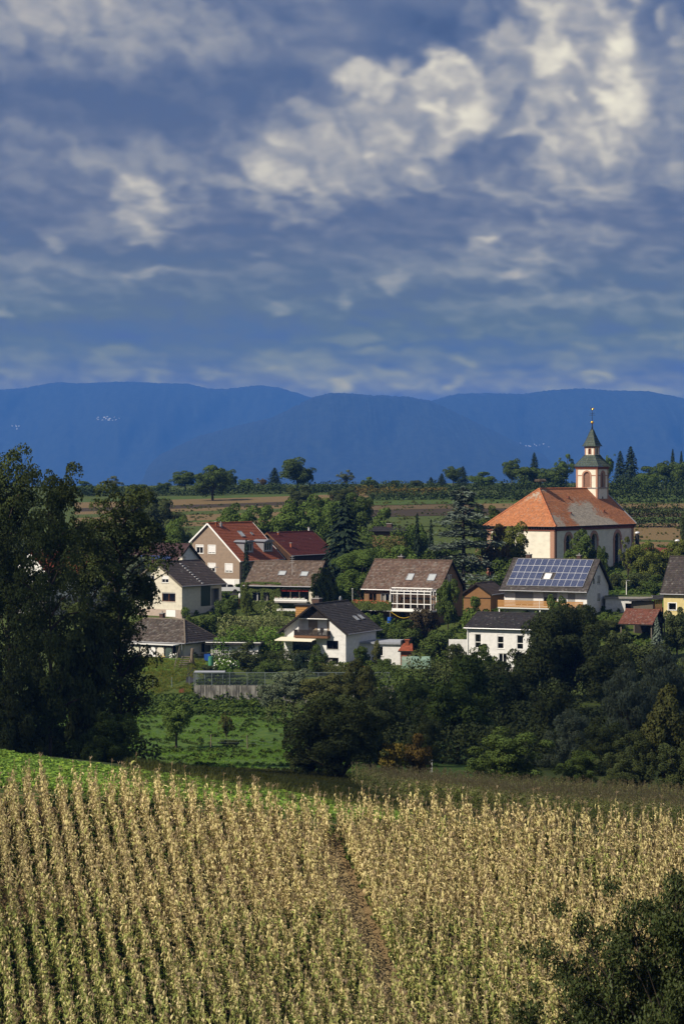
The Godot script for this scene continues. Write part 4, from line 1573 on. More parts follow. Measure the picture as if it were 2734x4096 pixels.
	nd.tube([Vector3(0, 26.4, zc), Vector3(0, 27.0, zc), Vector3(0, 27.65, zc)], [0.22, 0.13, 0.09], 8)
	obj("spire_needle", nd, M.iron, t)
	var ball := MB.new()
	ball.ball(Vector3(0, 27.85, zc), Vector3.ONE * 0.3, 10, 16)
	obj("gold_ball", ball, M.gold, t)
	var cr := MB.new()
	cr.tube([Vector3(0, 28.1, zc), Vector3(0, 30.0, zc)], [0.05, 0.03], 6)
	var ax := Vector3(0.84, 0, 0.545).normalized()  # the arms lie across the view from the valley
	ax = Vector3(cos(deg_to_rad(33)), 0, -sin(deg_to_rad(33)))
	for q in [[29.2, 0.58], [29.55, 0.42]]:
		cr.bar(Vector3(0, q[0], zc) - ax * q[1], Vector3(0, q[0], zc) + ax * q[1], 0.05, 0.05)
	obj("iron_cross", cr, M.iron, t)
	var ck := MB.new()  # a gilded cock with tail and comb
	var o := Vector3(0, 30.25, zc)
	ck.ball(o, Vector3(0.2, 0.16, 0.07), 6, 8)
	ck.tube([o - ax * 0.14 + Vector3(0, 0.04, 0), o - ax * 0.24 + Vector3(0, 0.26, 0), o - ax * 0.27 + Vector3(0, 0.36, 0)], [0.08, 0.05, 0.06], 6, true)
	ck.tube([o - ax * 0.3 + Vector3(0, 0.33, 0), o - ax * 0.4 + Vector3(0, 0.3, 0)], [0.03, 0.005], 4)
	for k in 4:
		var a := 0.5 + k * 0.35
		ck.tube([o + ax * 0.14, o + ax * (0.14 + 0.26 * cos(a)) + Vector3(0, 0.3 * sin(a), 0), o + ax * (0.22 + 0.3 * cos(a)) + Vector3(0, 0.22 * sin(a), 0)], [0.05, 0.05, 0.015], 5)
	ck.tube([o - Vector3(0, 0.14, 0), o - Vector3(0, 0.3, 0)], [0.03, 0.03], 5)
	obj("weathercock", ck, M.gold, t)
	# stork nest on a stand over the hip
	var base: Vector3 = t.transform * Vector3(0, ry, -7.4)
	var n := thing("stork_nest", "round twig stork nest on a post above the church roof ridge", "nest", base)
	var post := MB.new()
	post.tube([Vector3(0, -0.3, 0), Vector3(0, 1.25, 0)], [0.07, 0.07], 6)
	for k in 6:
		var a := TAU * k / 6
		post.bar(Vector3(0, 0.7, 0), Vector3(cos(a) * 0.75, 1.3, sin(a) * 0.75), 0.04, 0.04)
	obj("stand", post, M.iron, n)
	R.seed = 41
	var tg := MB.new()
	for k in 420:
		var a := R.randf() * TAU
		var rr := R.randf_range(0.45, 0.95)
		var p := Vector3(cos(a) * rr, 1.32 + R.randf() * 0.42 * smoothstep(0.3, 0.9, rr), sin(a) * rr)
		var d := Vector3(-sin(a), R.randf_range(-0.3, 0.3), cos(a)).rotated(Vector3.UP, R.randf_range(-0.8, 0.8)) * R.randf_range(0.15, 0.4)
		tg.bar(p - d, p + d, 0.025, 0.025)
	tg.ball(Vector3(0, 1.4, 0), Vector3(0.8, 0.14, 0.8), 6, 12)
	obj("twigs", tg, M.dead_wood, n)


func copper_roof(t: Node3D, called: String, zc: float, prof: Array) -> void:
	var b := MB.new()
	var seam := MB.new()
	R.seed = 60
	for side in 4:
		var rot := Basis(Vector3.UP, PI / 2 * side)
		for i in prof.size() - 1:
			var r0: float = prof[i][0]
			var r1: float = prof[i + 1][0]
			var n := maxi(2, roundi(r0 * 2 / 0.62))
			var rows := maxi(1, roundi((prof[i + 1][1] - prof[i][1]) / 0.5))
			for j in rows:
				var t0 := float(j) / rows
				var t1 := float(j + 1) / rows
				for k in n:
					var c := Color(0.9, 0.95, 0.9) * R.randf_range(0.72, 1.25)
					b.col = Color(c.r, c.g * R.randf_range(0.95, 1.06), c.b)
					var q := []
					for e in [[k, t0], [k + 1, t0], [k + 1, t1], [k, t1]]:
						var r := lerpf(r0, r1, e[1])
						var lift: float = 0.035 * (1.0 - (e[1] - t0) * rows)
						q.append(Vector3(0, 0, zc) + rot * Vector3(lerpf(-r, r, float(e[0]) / n), lerpf(prof[i][1], prof[i + 1][1], e[1]) + lift, r + lift))
					b.quad(q[0], q[1], q[2], q[3])
					var off := 0.5 if (j + i) % 2 else 0.0
					if k + off > 0.1:
						var u0 := (k + off) / n
						var ra := lerpf(r0, r1, t0)
						var rb := lerpf(r0, r1, t1)
						var pa := Vector3(0, 0, zc) + rot * Vector3(lerpf(-ra, ra, u0), lerpf(prof[i][1], prof[i + 1][1], t0) + 0.05, ra + 0.04)
						var pb := Vector3(0, 0, zc) + rot * Vector3(lerpf(-rb, rb, u0), lerpf(prof[i][1], prof[i + 1][1], t1) + 0.02, rb + 0.02)
						seam.bar(pa, pb, 0.03, 0.05)
			seam.bar(Vector3(0, 0, zc) + rot * Vector3(r0, prof[i][1] + 0.04, r0), Vector3(0, 0, zc) + rot * Vector3(r1, prof[i + 1][1] + 0.03, r1), 0.09, 0.09)
		var u: Array = prof[0]
		b.quad(Vector3(0, u[1], zc) + rot * Vector3(-u[0], 0, u[0]), Vector3(0, u[1], zc) + rot * Vector3(-0.3, 0, 0.3), Vector3(0, u[1], zc) + rot * Vector3(0.3, 0, 0.3), Vector3(0, u[1], zc) + rot * Vector3(u[0], 0, u[0]))
	var o := obj(called, b, M.copper, t)
	obj("standing_seam", seam, M.copper, o)


func balcony_house() -> void:
	var t := place("gabled_house", "white house with dark wooden balcony in its gable and black tiled roof", "house", 1382, 2662, 335, Vector3(4.75, 0, 0), -25)
	var f := gable(t, 9.5, 10.2, 4.7, 4.7, 8.25, 0, {
		"wall": "white_plaster", "roof": DARK, "eave": 0.65, "verge": 0.7,
		"holes": {"front": [[2.25, 4.05, 4.75, 2.25]]},
		"wins": {"front": [
			[6.57, 2.2, 1.8, 1.18, {"frame": "dark_frame", "cols": 2}], [6.54, 0.08, 1.85, 0.95, {"frame": "dark_frame", "cols": 2, "curtain": 0.4}],
			[1.3, 1.5, 3.7, 1.83, {"frame": "dark_frame", "cols": 3, "sill": false}]]},
	})
	skirt(t, 9.5, 10.2, "white_plaster")
	var w: Dictionary = f.front
	var b := MB.new()  # the loggia behind the balcony
	for q in [[2.2, 4.0, 7.05, 6.35, -1.3, -1.22], [2.15, 4.0, 2.25, 6.35, -1.22, -0.17], [7.0, 4.0, 7.1, 6.35, -1.22, -0.17]]:
		fbox(b, w, q[0], q[1], q[2], q[3], q[4], q[5])
	obj("loggia_wall", b, M.white_plaster, t)
	plate(t, "loggia_floor", "grey_plinth", w, 2.2, 3.95, 7.05, 4.05, -1.3, -0.005)
	plate(t, "loggia_ceiling", "dark_wood", w, 2.2, 6.31, 7.05, 6.36, -1.3, -0.17)
	plate(t, "balcony_door", "shutter_brown", w, 3.2, 4.06, 4.6, 6.1, -1.215, -1.17)
	plate(t, "balcony_door", "shutter_brown", w, 6.1, 4.06, 6.98, 6.1, -1.215, -1.17)
	var tri := MB.new()
	for k in 22:
		var u0 := 2.35 + k * 0.22
		var top := 8.25 - absf(u0 + 0.11 - 4.75) * 0.747 - 0.06
		if top > 6.45:
			fbox(tri, w, u0, 6.42, u0 + 0.2, top, 0.005, 0.05)
	obj("gable_boarding", tri, M.dark_wood, t)
	plate(t, "gable_moulding", "white_paint", w, 2.2, 6.3, 7.1, 6.41, 0.005, 0.09)
	plate(t, "balcony_beam", "brown_wood", w, 1.95, 3.72, 7.15, 4.04, 0.01, 0.95)
	for k in 30:
		var u0 := 1.97 + k * 0.172
		plate(t, "balcony_board", "dark_wood", w, u0, 4.06, u0 + 0.135, 4.74, 0.88, 0.91)
	for u in [1.97, 7.1]:
		plate(t, "balcony_board", "dark_wood", w, u, 4.06, u + 0.04, 4.74, 0.02, 0.87)
	plate(t, "handrail", "dark_wood", w, 1.92, 4.76, 7.18, 4.84, 0.84, 0.95)
	var aw := MB.new()
	aw.quad(fp(w, -0.35, 3.42, 2.3), fp(w, 5.4, 3.42, 2.3), fp(w, 5.4, 3.74, 0.05), fp(w, -0.35, 3.74, 0.05))
	aw.quad(fp(w, -0.35, 3.3, 2.31), fp(w, 5.4, 3.3, 2.31), fp(w, 5.4, 3.42, 2.3), fp(w, -0.35, 3.42, 2.3))
	obj("awning", aw, M.cream_awning, t)
	skylight(t, f, "right", 0.36, 0.5, -7.0, 0.7)
	skylight(t, f, "right", 0.38, 0.52, -8.9, 0.7)
	chimney(t, Vector3(-0.9, 8.1, -2.6), 1.1, 0.9, "chimney_brown", 2)
	var dish := MB.new()
	dish.tube([Vector3(-0.3, 8.2, -9.6), Vector3(-0.3, 8.9, -9.6)], [0.03, 0.03], 5)
	obj("satellite_mast", dish, M.iron, t)
	var bowl := MB.new()
	bowl.ball(Vector3(-0.5, 8.7, -9.5), Vector3(0.1, 0.42, 0.36), 6, 12)
	obj("satellite_dish", bowl, M.light_trim, t).rotation = Vector3.ZERO
	for q in [[4.0, 4.1], [5.8, 4.1]]:
		var c := thing("deck_chair", "dark deck chair on the wooden balcony, %s" % ("left one" if q[0] < 5 else "right one beside the brown door"), "chair", t.transform * fp(w, q[0], 4.06, 0.2), -25)
		var cb := MB.new()
		cb.bx(-0.3, 0.4, -0.3, 0.3, 0.46, 0.3)
		obj("seat", cb, M.black_sheet, c)
		boxpart("backrest", M.black_sheet, c, -0.3, 0.46, -0.34, 0.3, 1.05, -0.28)
		for x in [-0.27, 0.27]:
			for z in [-0.27, 0.27]:
				boxpart("leg", M.iron, c, x - 0.02, 0, z - 0.02, x + 0.02, 0.4, z + 0.02)
	# flat annex on the right
	var a := place("flat_roofed_annex", "low white flat roofed annex beside the black roofed white house", "annex", 1600, 2664, 338, Vector3(4.0, 0, 0), -14)
	var af := face(Vector3(-4.2, 0, 0), Vector3.RIGHT)
	var ab := MB.new()
	wall_face(ab, af, PackedVector2Array([Vector2(0, 0), Vector2(8.2, 0), Vector2(8.2, 3.0), Vector2(0, 3.0)]), [[5.0, 1.35, 0.75, 1.35]])
	wall_face(ab, face(Vector3(4.0, 0, 0), Vector3.FORWARD), PackedVector2Array([Vector2(0, 0), Vector2(6, 0), Vector2(6, 3.0), Vector2(0, 3.0)]), [])
	obj("wall", ab, M.white_plaster, a)
	window(a, af, 5.0, 1.35, 0.75, 1.35, {"cols": 1, "trim": true})
	boxpart("roof", M.flat_roof, a, -4.6, 3.02, -6.3, 4.1, 3.3, 0.3)
	boxpart("fascia", M.bitumen, a, 4.11, 2.9, -6.3, 4.3, 3.6, 0.35)
	plate(a, "garage_door", "shutter_white", af, 0.9, 0.1, 3.4, 2.2, 0.0, 0.04)
	skirt(a, 8.0, 6.0, "white_plaster")


func bungalow() -> void:
	var t := place("bungalow", "low cream bungalow with brown hipped roof and dark glazed porch", "house", 736, 2645, 335, Vector3(6.0, 0, 0), -30)
	var W := 12.0
	var D := 7.9
	var front := face(Vector3(-6, 0, 0), Vector3.RIGHT)
	var right := face(Vector3(6, 0, 0), Vector3.FORWARD)
	for q in [[front, W, [[1.0, 0.2, 1.6, 2.0], [6.0, 0.3, 4.6, 2.0]]], [right, D, [[4.4, 0.95, 0.85, 1.25]]], [face(Vector3(-6, 0, -D), Vector3.BACK), D, []], [face(Vector3(6, 0, -D), Vector3.LEFT), W, []]]:
		var b := MB.new()
		wall_face(b, q[0], PackedVector2Array([Vector2(0, 0), Vector2(q[1], 0), Vector2(q[1], 2.65), Vector2(0, 2.65)]), q[2])
		obj("wall", b, M.cream_plaster, t)
	window(t, front, 1.0, 0.2, 1.6, 2.0, {})
	window(t, front, 6.0, 0.3, 4.6, 2.0, {"cols": 3, "curtain": 0.7, "sill": false})
	window(t, right, 4.4, 0.95, 0.85, 1.25, {"cols": 1, "frame": "dark_frame"})
	skirt(t, W, D, "grey_plinth")
	var e := 0.65
	var y := 2.5
	var fl := Vector3(-6 - e, y, e)
	var fr := Vector3(6 + e, y, e)
	var br := Vector3(6 + e, y, -D - e)
	var bl := Vector3(-6 - e, y, -D - e)
	var ra := Vector3(-3.2, 5.5, -D / 2)
	var rb := Vector3(3.4, 5.5, -D / 2)
	var tiles := MB.new()
	var slab := MB.new()
	var brown := {"col": Color(0.075, 0.06, 0.05), "lichen": 0.3, "vary": 0.3, "course": 0.33, "width": 0.3}
	tile_slope(tiles, slab, fl, fr, rb, ra, brown)
	tile_slope(tiles, slab, fr, br, rb, rb, {"col": Color(0.05, 0.042, 0.04), "lichen": 0.03, "course": 0.4})
	tile_slope(tiles, slab, br, bl, ra, rb, brown)
	tile_slope(tiles, slab, bl, fl, ra, ra, brown)
	obj("roof", slab, M.dark_wood, t)
	stuff(obj("roof_tiles", tiles, M.tiles, t))
	caps(t, [[ra, rb], [fr, rb], [fl, ra], [br, rb]], Color(0.17, 0.14, 0.11))
	gutter(t, fl, fr, "zinc", 2.4, [1])
	gutter(t, fr, br, "zinc")
	chimney(t, Vector3(-0.6, 5.3, -D / 2 - 0.4), 0.6, 0.9)
	# glazed porch: dark posts, braces and sill
	var p := face(Vector3(-1.6, 0, 1.9), Vector3.RIGHT)
	for k in 6:
		plate(t, "porch_post", "dark_wood", p, k * 1.38, 0.0, k * 1.38 + 0.14, 2.2, -0.14, 0.0)
		if k < 5:
			plate(t, "porch_sill", "dark_wood", p, k * 1.38 + 0.14, 0.0, k * 1.38 + 1.38, 0.62, -0.1, -0.03)
			var g := MB.new()
			fbox(g, p, k * 1.38 + 0.14, 0.62, k * 1.38 + 1.38, 2.05, -0.08, -0.06)
			obj("porch_pane", g, M.curtain if k in [1, 3] else (M.shutter_white if k == 2 else M.clear_glass), t)
			for s in [0, 1]:
				var br_ := MB.new()
				var u := k * 1.38 + (0.14 if s == 0 else 1.38)
				br_.bar(fp(p, u, 1.75, -0.07), fp(p, u + (0.3 if s == 0 else -0.3), 2.08, -0.07), 0.08, 0.08)
				obj("porch_brace", br_, M.dark_wood, t)
	plate(t, "porch_beam", "dark_wood", p, -0.1, 2.05, 7.1, 2.25, -0.17, 0.02)
	boxpart("porch_roof", M.light_trim, t, -1.9, 2.27, 0.0, 5.7, 2.36, 2.2)
	for k in 2:
		boxpart("porch_post", M.dark_wood, t, 5.28, 0.0, 0.4 + k * 0.7, 5.4, 2.05, 0.5 + k * 0.7)
	boxpart("terrace", M.light_trim, t, -6.0, -1.5, 0.03, 5.6, -0.02, 2.3)
	# carport with a white lattice
	var c := place("carport", "flat roofed carport with white garden lattice beside the bungalow", "carport", 842, 2640, 338, Vector3(0, 0, 0), -8)
	var cf := face(Vector3(0, 0, 0), Vector3.RIGHT)
	boxpart("roof", M.bitumen, c, -0.6, 2.15, -4.0, 7.2, 2.45, 0.5)
	boxpart("fascia", M.white_paint, c, -0.6, 2.46, 0.45, 7.2, 2.56, 0.6)
	for u in [0.05, 2.7, 6.6]:
		plate(c, "post", "white_paint", cf, u, -0.3, u + 0.12, 2.15, -0.12, 0.0)
	for k in 9:
		plate(c, "lattice_bar", "white_paint", cf, 0.25 + k * 0.29, 0.3, 0.25 + k * 0.29 + 0.06, 1.9, -0.04, -0.02)
	for k in 7:
		plate(c, "lattice_bar", "white_paint", cf, 0.2, 0.3 + k * 0.26, 2.68, 0.36 + k * 0.26, -0.015, 0.005)
	boxpart("wall", M.white_plaster, c, 2.75, -1.0, -3.2, 6.6, 2.14, -0.1)
	boxpart("back_wall", M.dark_wood, c, -0.1, -1.0, -3.9, 2.74, 2.14, -3.7)


func green_door_house() -> void:
	var t := place("gabled_house", "cream house with tall dark green door panel and brown tiled roof", "house", 728, 2470, 360, Vector3(4.6, 0, 0), -35)
	var f := gable(t, 9.2, 9.6, 4.85, 4.85, 8.0, 0, {
		"wall": "cream_plaster", "roof": {"col": Color(0.062, 0.05, 0.047), "lichen": 0.03, "course": 0.42, "vary": 0.2}, "eave": 0.5, "verge": 0.6, "trim": "grey_wood",
		"wins": {"front": [
			[5.4, 2.3, 2.55, 1.35, {"frame": "window_brown", "cols": 2, "down": 0.12, "shutter": "shutter_grey"}], [5.3, 5.1, 1.35, 1.05, {"down": 0.5}],
			[1.2, 2.3, 1.6, 1.35, {"frame": "window_brown"}], [2.6, 5.1, 1.3, 1.05, {}]], "right": []},
		"holes": {"right": [[4.5, 1.45, 2.4, 3.2], [7.0, 1.45, 2.0, 2.6]]},
	})
	skirt(t, 9.2, 9.6, "pink_plinth")
	plate(t, "plinth_band", "pink_plinth", f.front, 0.0, 0.1, 9.2, 1.1, 0.0, 0.03)
	plate(t, "garage_door", "shutter_white", f.front, 6.2, 0.05, 8.0, 1.05, 0.03, 0.06)
	plate(t, "green_door", "green_door", f.right, 4.5, 1.45, 6.9, 4.65, -0.1, -0.06)
	plate(t, "entrance_door", "shutter_grey", f.right, 7.1, 1.45, 8.9, 4.0, -0.9, -0.85)
	for k in 10:
		var s := 0.06 + k * 0.09
		var g := MB.new()
		var p := on_slope(f, "right", s, -4.6 - k * 0.0, 0.1)
		g.box(Transform3D(Basis(), p), Vector3(0.16, 0.14, 0.4))
		obj("roof_step", g, M.alu, t)
	chimney(t, Vector3(-0.6, 7.9, -6.5), 0.75, 0.75, "cream_plaster", 1)
	# entrance landing with steps
	var st := thing("entrance_stairs", "grey stair with a railing up to the green door house", "stairs", t.transform * Vector3(4.62, 0, -9.0), -35)
	for k in 7:
		boxpart("step", M.grey_plinth, st, 0.0, -1.0, -0.2 + k * 0.32 + 1.6, 1.4, 1.35 - k * 0.2, 0.12 + k * 0.32 + 1.6)
	boxpart("landing", M.grey_plinth, st, 0.0, -1.0, -1.0, 1.6, 1.4, 1.38)
	var rl := MB.new()
	rl.bar(Vector3(1.4, 2.3, 1.4), Vector3(1.4, 0.9, 3.8), 0.05, 0.05)
	rl.bar(Vector3(1.4, 2.3, 1.4), Vector3(1.4, 1.3, 1.4), 0.05, 0.05)
	rl.bar(Vector3(1.4, 0.9, 3.8), Vector3(1.4, -0.2, 3.8), 0.05, 0.05)
	obj("railing", rl, M.iron, st)


func beige_house() -> void:
	var t := place("large_house", "tall beige house with long red roof and two zinc dormers", "house", 958, 2353, 395, Vector3(4.8, 0, 0), -33)
	var wo := {"trim": true, "cols": 2}
	var f := gable(t, 9.6, 12.2, 7.6, 4.6, 10.4, -1.5, {
		"wall": "beige_plaster", "roof": {"col": Color(0.27, 0.08, 0.038), "course": 0.36, "width": 0.3, "vary": 0.1}, "eave": 0.4, "verge": 0.3, "trim": "white_paint", "slab": "white_paint",
		"wins": {"front": [
			[0.84, 5.56, 1.4, 1.36, wo.merged({"down": 0.25})], [3.3, 5.56, 1.4, 1.36, wo.merged({"down": 0.86})],
			[3.3, 2.58, 1.4, 1.36, wo.merged({"down": 0.55})], [6.75, 2.58, 1.4, 1.36, wo.merged({"down": 0.82})]],
			"right": [[3.0, 2.2, 1.2, 1.3, {}]]},
	})
	skirt(t, 9.6, 12.2, "grey_plinth")
	plate(t, "plinth_band", "light_trim", f.front, 0.0, 0.1, 9.6, 1.5, 0.0, 0.04)
	plate(t, "garage_door", "shutter_white", f.front, 6.2, 0.1, 8.7, 1.35, 0.04, 0.08)
	for z in [-3.9, -9.5]:
		var s0 := 0.2
		var p := on_slope(f, "right", s0, z, 0.05)
		var df := face(Vector3(p.x, p.y, z + 1.3), Vector3.FORWARD)
		var b := MB.new()
		wall_face(b, df, PackedVector2Array([Vector2(0, 0), Vector2(2.6, 0), Vector2(2.6, 1.75), Vector2(0, 1.75)]), [[0.3, 0.25, 2.0, 1.3]])
		for k in [0.0, 2.6]:
			var zz: float = z + 1.3 - k
			b.fan([Vector3(p.x, p.y, zz), Vector3(p.x, p.y + 1.75, zz), Vector3(p.x - 2.0, p.y + 1.82, zz)], Vector3(0, 0, 1 if k == 0.0 else -1))
		var dm := obj("dormer", b, M.zinc, t)
		var rb := MB.new()
		for k in 8:
			var a0 := lerpf(-1.6, 1.6, k / 8.0)
			var a1 := lerpf(-1.6, 1.6, (k + 1) / 8.0)
			var y0 := p.y + 1.76 + 0.32 * (1 - a0 * a0 / 2.56)
			var y1 := p.y + 1.76 + 0.32 * (1 - a1 * a1 / 2.56)
			rb.quad(Vector3(p.x + 0.4, y0, z - a0), Vector3(p.x + 0.4, y1, z - a1), Vector3(p.x - 2.6, y1 + 0.05, z - a1), Vector3(p.x - 2.6, y0 + 0.05, z - a0))
			rb.quad(Vector3(p.x + 0.4, p.y + 1.74, z - a0), Vector3(p.x + 0.4, p.y + 1.74, z - a1), Vector3(p.x + 0.4, y1, z - a1), Vector3(p.x + 0.4, y0, z - a0))
		obj("dormer_roof", rb, M.zinc, dm)
		window(t, df, 0.3, 0.25, 2.0, 1.3, {"cols": 3})
	skylight(t, f, "right", 0.62, 0.76, -6.4, 0.95)
	skylight(t, f, "right", 0.66, 0.72, -9.4, 0.4, "dark_pane")
	chimney(t, on_slope(f, "right", 0.9, -2.6, 0), 0.35, 0.5, "zinc")
	chimney(t, on_slope(f, "right", 0.92, -1.4, 0), 0.2, 0.7, "brick", 0)
	# white timber frame of the lean-to on the left
	var fr := MB.new()
	for k in 4:
		var z := 0.3 - k * 1.3
		fr.bar(Vector3(-4.8, 6.9, z), Vector3(-8.6, 3.2, z), 0.14, 0.2)
		fr.bar(Vector3(-7.4, 4.3, z), Vector3(-7.4, 0.5, z), 0.14, 0.14)
	fr.bar(Vector3(-8.6, 3.2, 0.3), Vector3(-8.6, 3.2, -3.7), 0.16, 0.2)
	fr.bar(Vector3(-6.7, 5.0, 0.3), Vector3(-6.7, 5.0, -3.7), 0.1, 0.12)
	fr.bar(Vector3(-6.7, 3.4, 0.3), Vector3(-4.8, 3.4, 0.3), 0.12, 0.14)
	obj("lean_to_frame", fr, M.white_paint, t)
	var gl := MB.new()
	gl.quad(Vector3(-8.5, 3.35, 0.2), Vector3(-4.9, 6.95, 0.2), Vector3(-4.9, 6.95, -3.6), Vector3(-8.5, 3.35, -3.6))
	obj("lean_to_glazing", gl, M.clear_glass, t)
	# barn with the dark red roof on its right
	var b := place("barn", "weathered wooden barn with dark red roof right of the beige house", "barn", 1171, 2222, 408, Vector3(5.0, 3.3, 0), -33)
	var bf := gable(b, 9.0, 13.0, 3.5, 3.5, 6.9, 0, {
		"wall": "barn_wood", "roof": {"col": Color(0.095, 0.022, 0.018), "course": 0.36, "vary": 0.14, "lichen": 0.01}, "eave": 0.5, "verge": 0.5, "trim": "brown_wood",
		"wins": {"front": [[5.2, 1.4, 1.6, 1.9, {"cols": 2, "down": 0.6}]]}})
	for k in 34:
		var u := k * 0.265
		var top := 6.9 - absf(u + 0.02 - 4.5) * 0.755 - 0.1
		if u > 5.0 and u < 6.9:
			plate(b, "wall_batten", "barn_wood", bf.front, u, 3.4, u + 0.05, top, 0.0, 0.035)
		else:
			plate(b, "wall_batten", "barn_wood", bf.front, u, 0.0, u + 0.05, top, 0.0, 0.035)
	skirt(b, 9.0, 13.0, "grey_plinth")
	chimney(b, on_slope(bf, "right", 0.35, -2.0, 0), 0.25, 0.7, "terracotta", 0)
	chimney(b, on_slope(bf, "right", 0.9, -2.2, 0), 0.2, 0.4, "terracotta", 0)
	chimney(b, Vector3(-0.2, 6.8, -12.6), 0.22, 0.9, "alu", 0)


func far_left_houses() -> void:
	var t := place("gabled_house", "house left of the beige house showing only its maroon brown roof", "house", 752, 2178, 388, Vector3(0, 6.4, 0), 62)
	gable(t, 8.4, 9.0, 3.4, 3.4, 6.3, 0, {"wall": "white_plaster", "roof": {"col": Color(0.07, 0.04, 0.042), "course": 0.4, "vary": 0.16}, "eave": 0.5, "verge": 0.4})
	skirt(t, 8.4, 9.0)
	var n := Vector3(-0.69, 1, 0).normalized()
	for k in 4:
		var b := MB.new()
		b.box(Transform3D(Basis(Vector3(0, 0, 1), n, n.cross(Vector3(0, 0, 1))), Vector3(-3.3, 4.35, -1.9 - k * 1.55)), Vector3(1.45, 0.06, 1.0))
		obj("solar_panel", b, M.solar_cell, t)
	var u := place("gabled_house", "white house with bright red roof half hidden behind the tall poplars", "house", 193, 2392, 365, Vector3(3.9, 0, 0), -45)
	gable(u, 7.8, 12.0, 3.6, 3.6, 6.5, 0, {
		"wall": "white_plaster", "roof": {"col": Color(0.27, 0.06, 0.03), "course": 0.36, "vary": 0.14}, "eave": 0.4, "verge": 0.4, "trim": "white_paint",
		"wins": {"front": [[2.0, 2.2, 1.3, 1.3, {}], [4.8, 2.2, 1.3, 1.3, {}]], "right": [[2.0, 1.4, 1.4, 1.4, {}], [6.0, 1.4, 1.4, 1.4, {"down": 0.5}], [9.4, 1.4, 1.2, 1.4, {}]]}})
	skirt(u, 7.8, 12.0)
	var v := place("gabled_house", "far house with grey roof glimpsed above the red roof behind the poplars", "house", 330, 2200, 392, Vector3(0, 5.5, 0), 62)
	gable(v, 7.5, 8.0, 3.2, 3.2, 5.4, 0, {"wall": "white_plaster", "roof": {"col": Color(0.12, 0.11, 0.11), "course": 0.4, "vary": 0.16}})
	skirt(v, 7.5, 8.0)
	var w := place("low_house", "low house with flat dark roof and chimney behind the walnut trees", "house", 1630, 2113, 452, Vector3(0, 3.4, 0), 75)
	gable(w, 7.0, 6.0, 2.9, 2.9, 3.4, 0, {"wall": "brown_plaster", "roof": {"col": Color(0.03, 0.028, 0.03), "course": 0.4}, "gutter": "iron"})
	chimney(w, Vector3(0.3, 3.3, -3.6), 0.95, 0.9, "chimney_brown", 0)
	var x := place("low_house", "house with twin metal capped chimneys behind the bushes right of the church", "house", 2740, 2205, 446, Vector3(0, 3.6, 0), 72)
	gable(x, 7.0, 10.0, 2.4, 2.4, 3.9, 0, {"wall": "brown_plaster", "roof": {"col": Color(0.16, 0.05, 0.035), "course": 0.4}})
	for q in [[-0.2, -9.0, 3.0], [0.2, -1.6, 1.6]]:
		var b := MB.new()
		b.tube([Vector3(q[0], 2.0, q[1]), Vector3(q[0], 3.6 + q[2], q[1])], [0.4, 0.38], 10, true)
		var c := obj("flue", b, M.iron, x)
		var cap := MB.new()
		cap.ball(Vector3(q[0], 3.9 + q[2], q[1]), Vector3(0.5, 0.3, 0.5), 6, 10)
		obj("flue_cap", cap, M.alu, c)


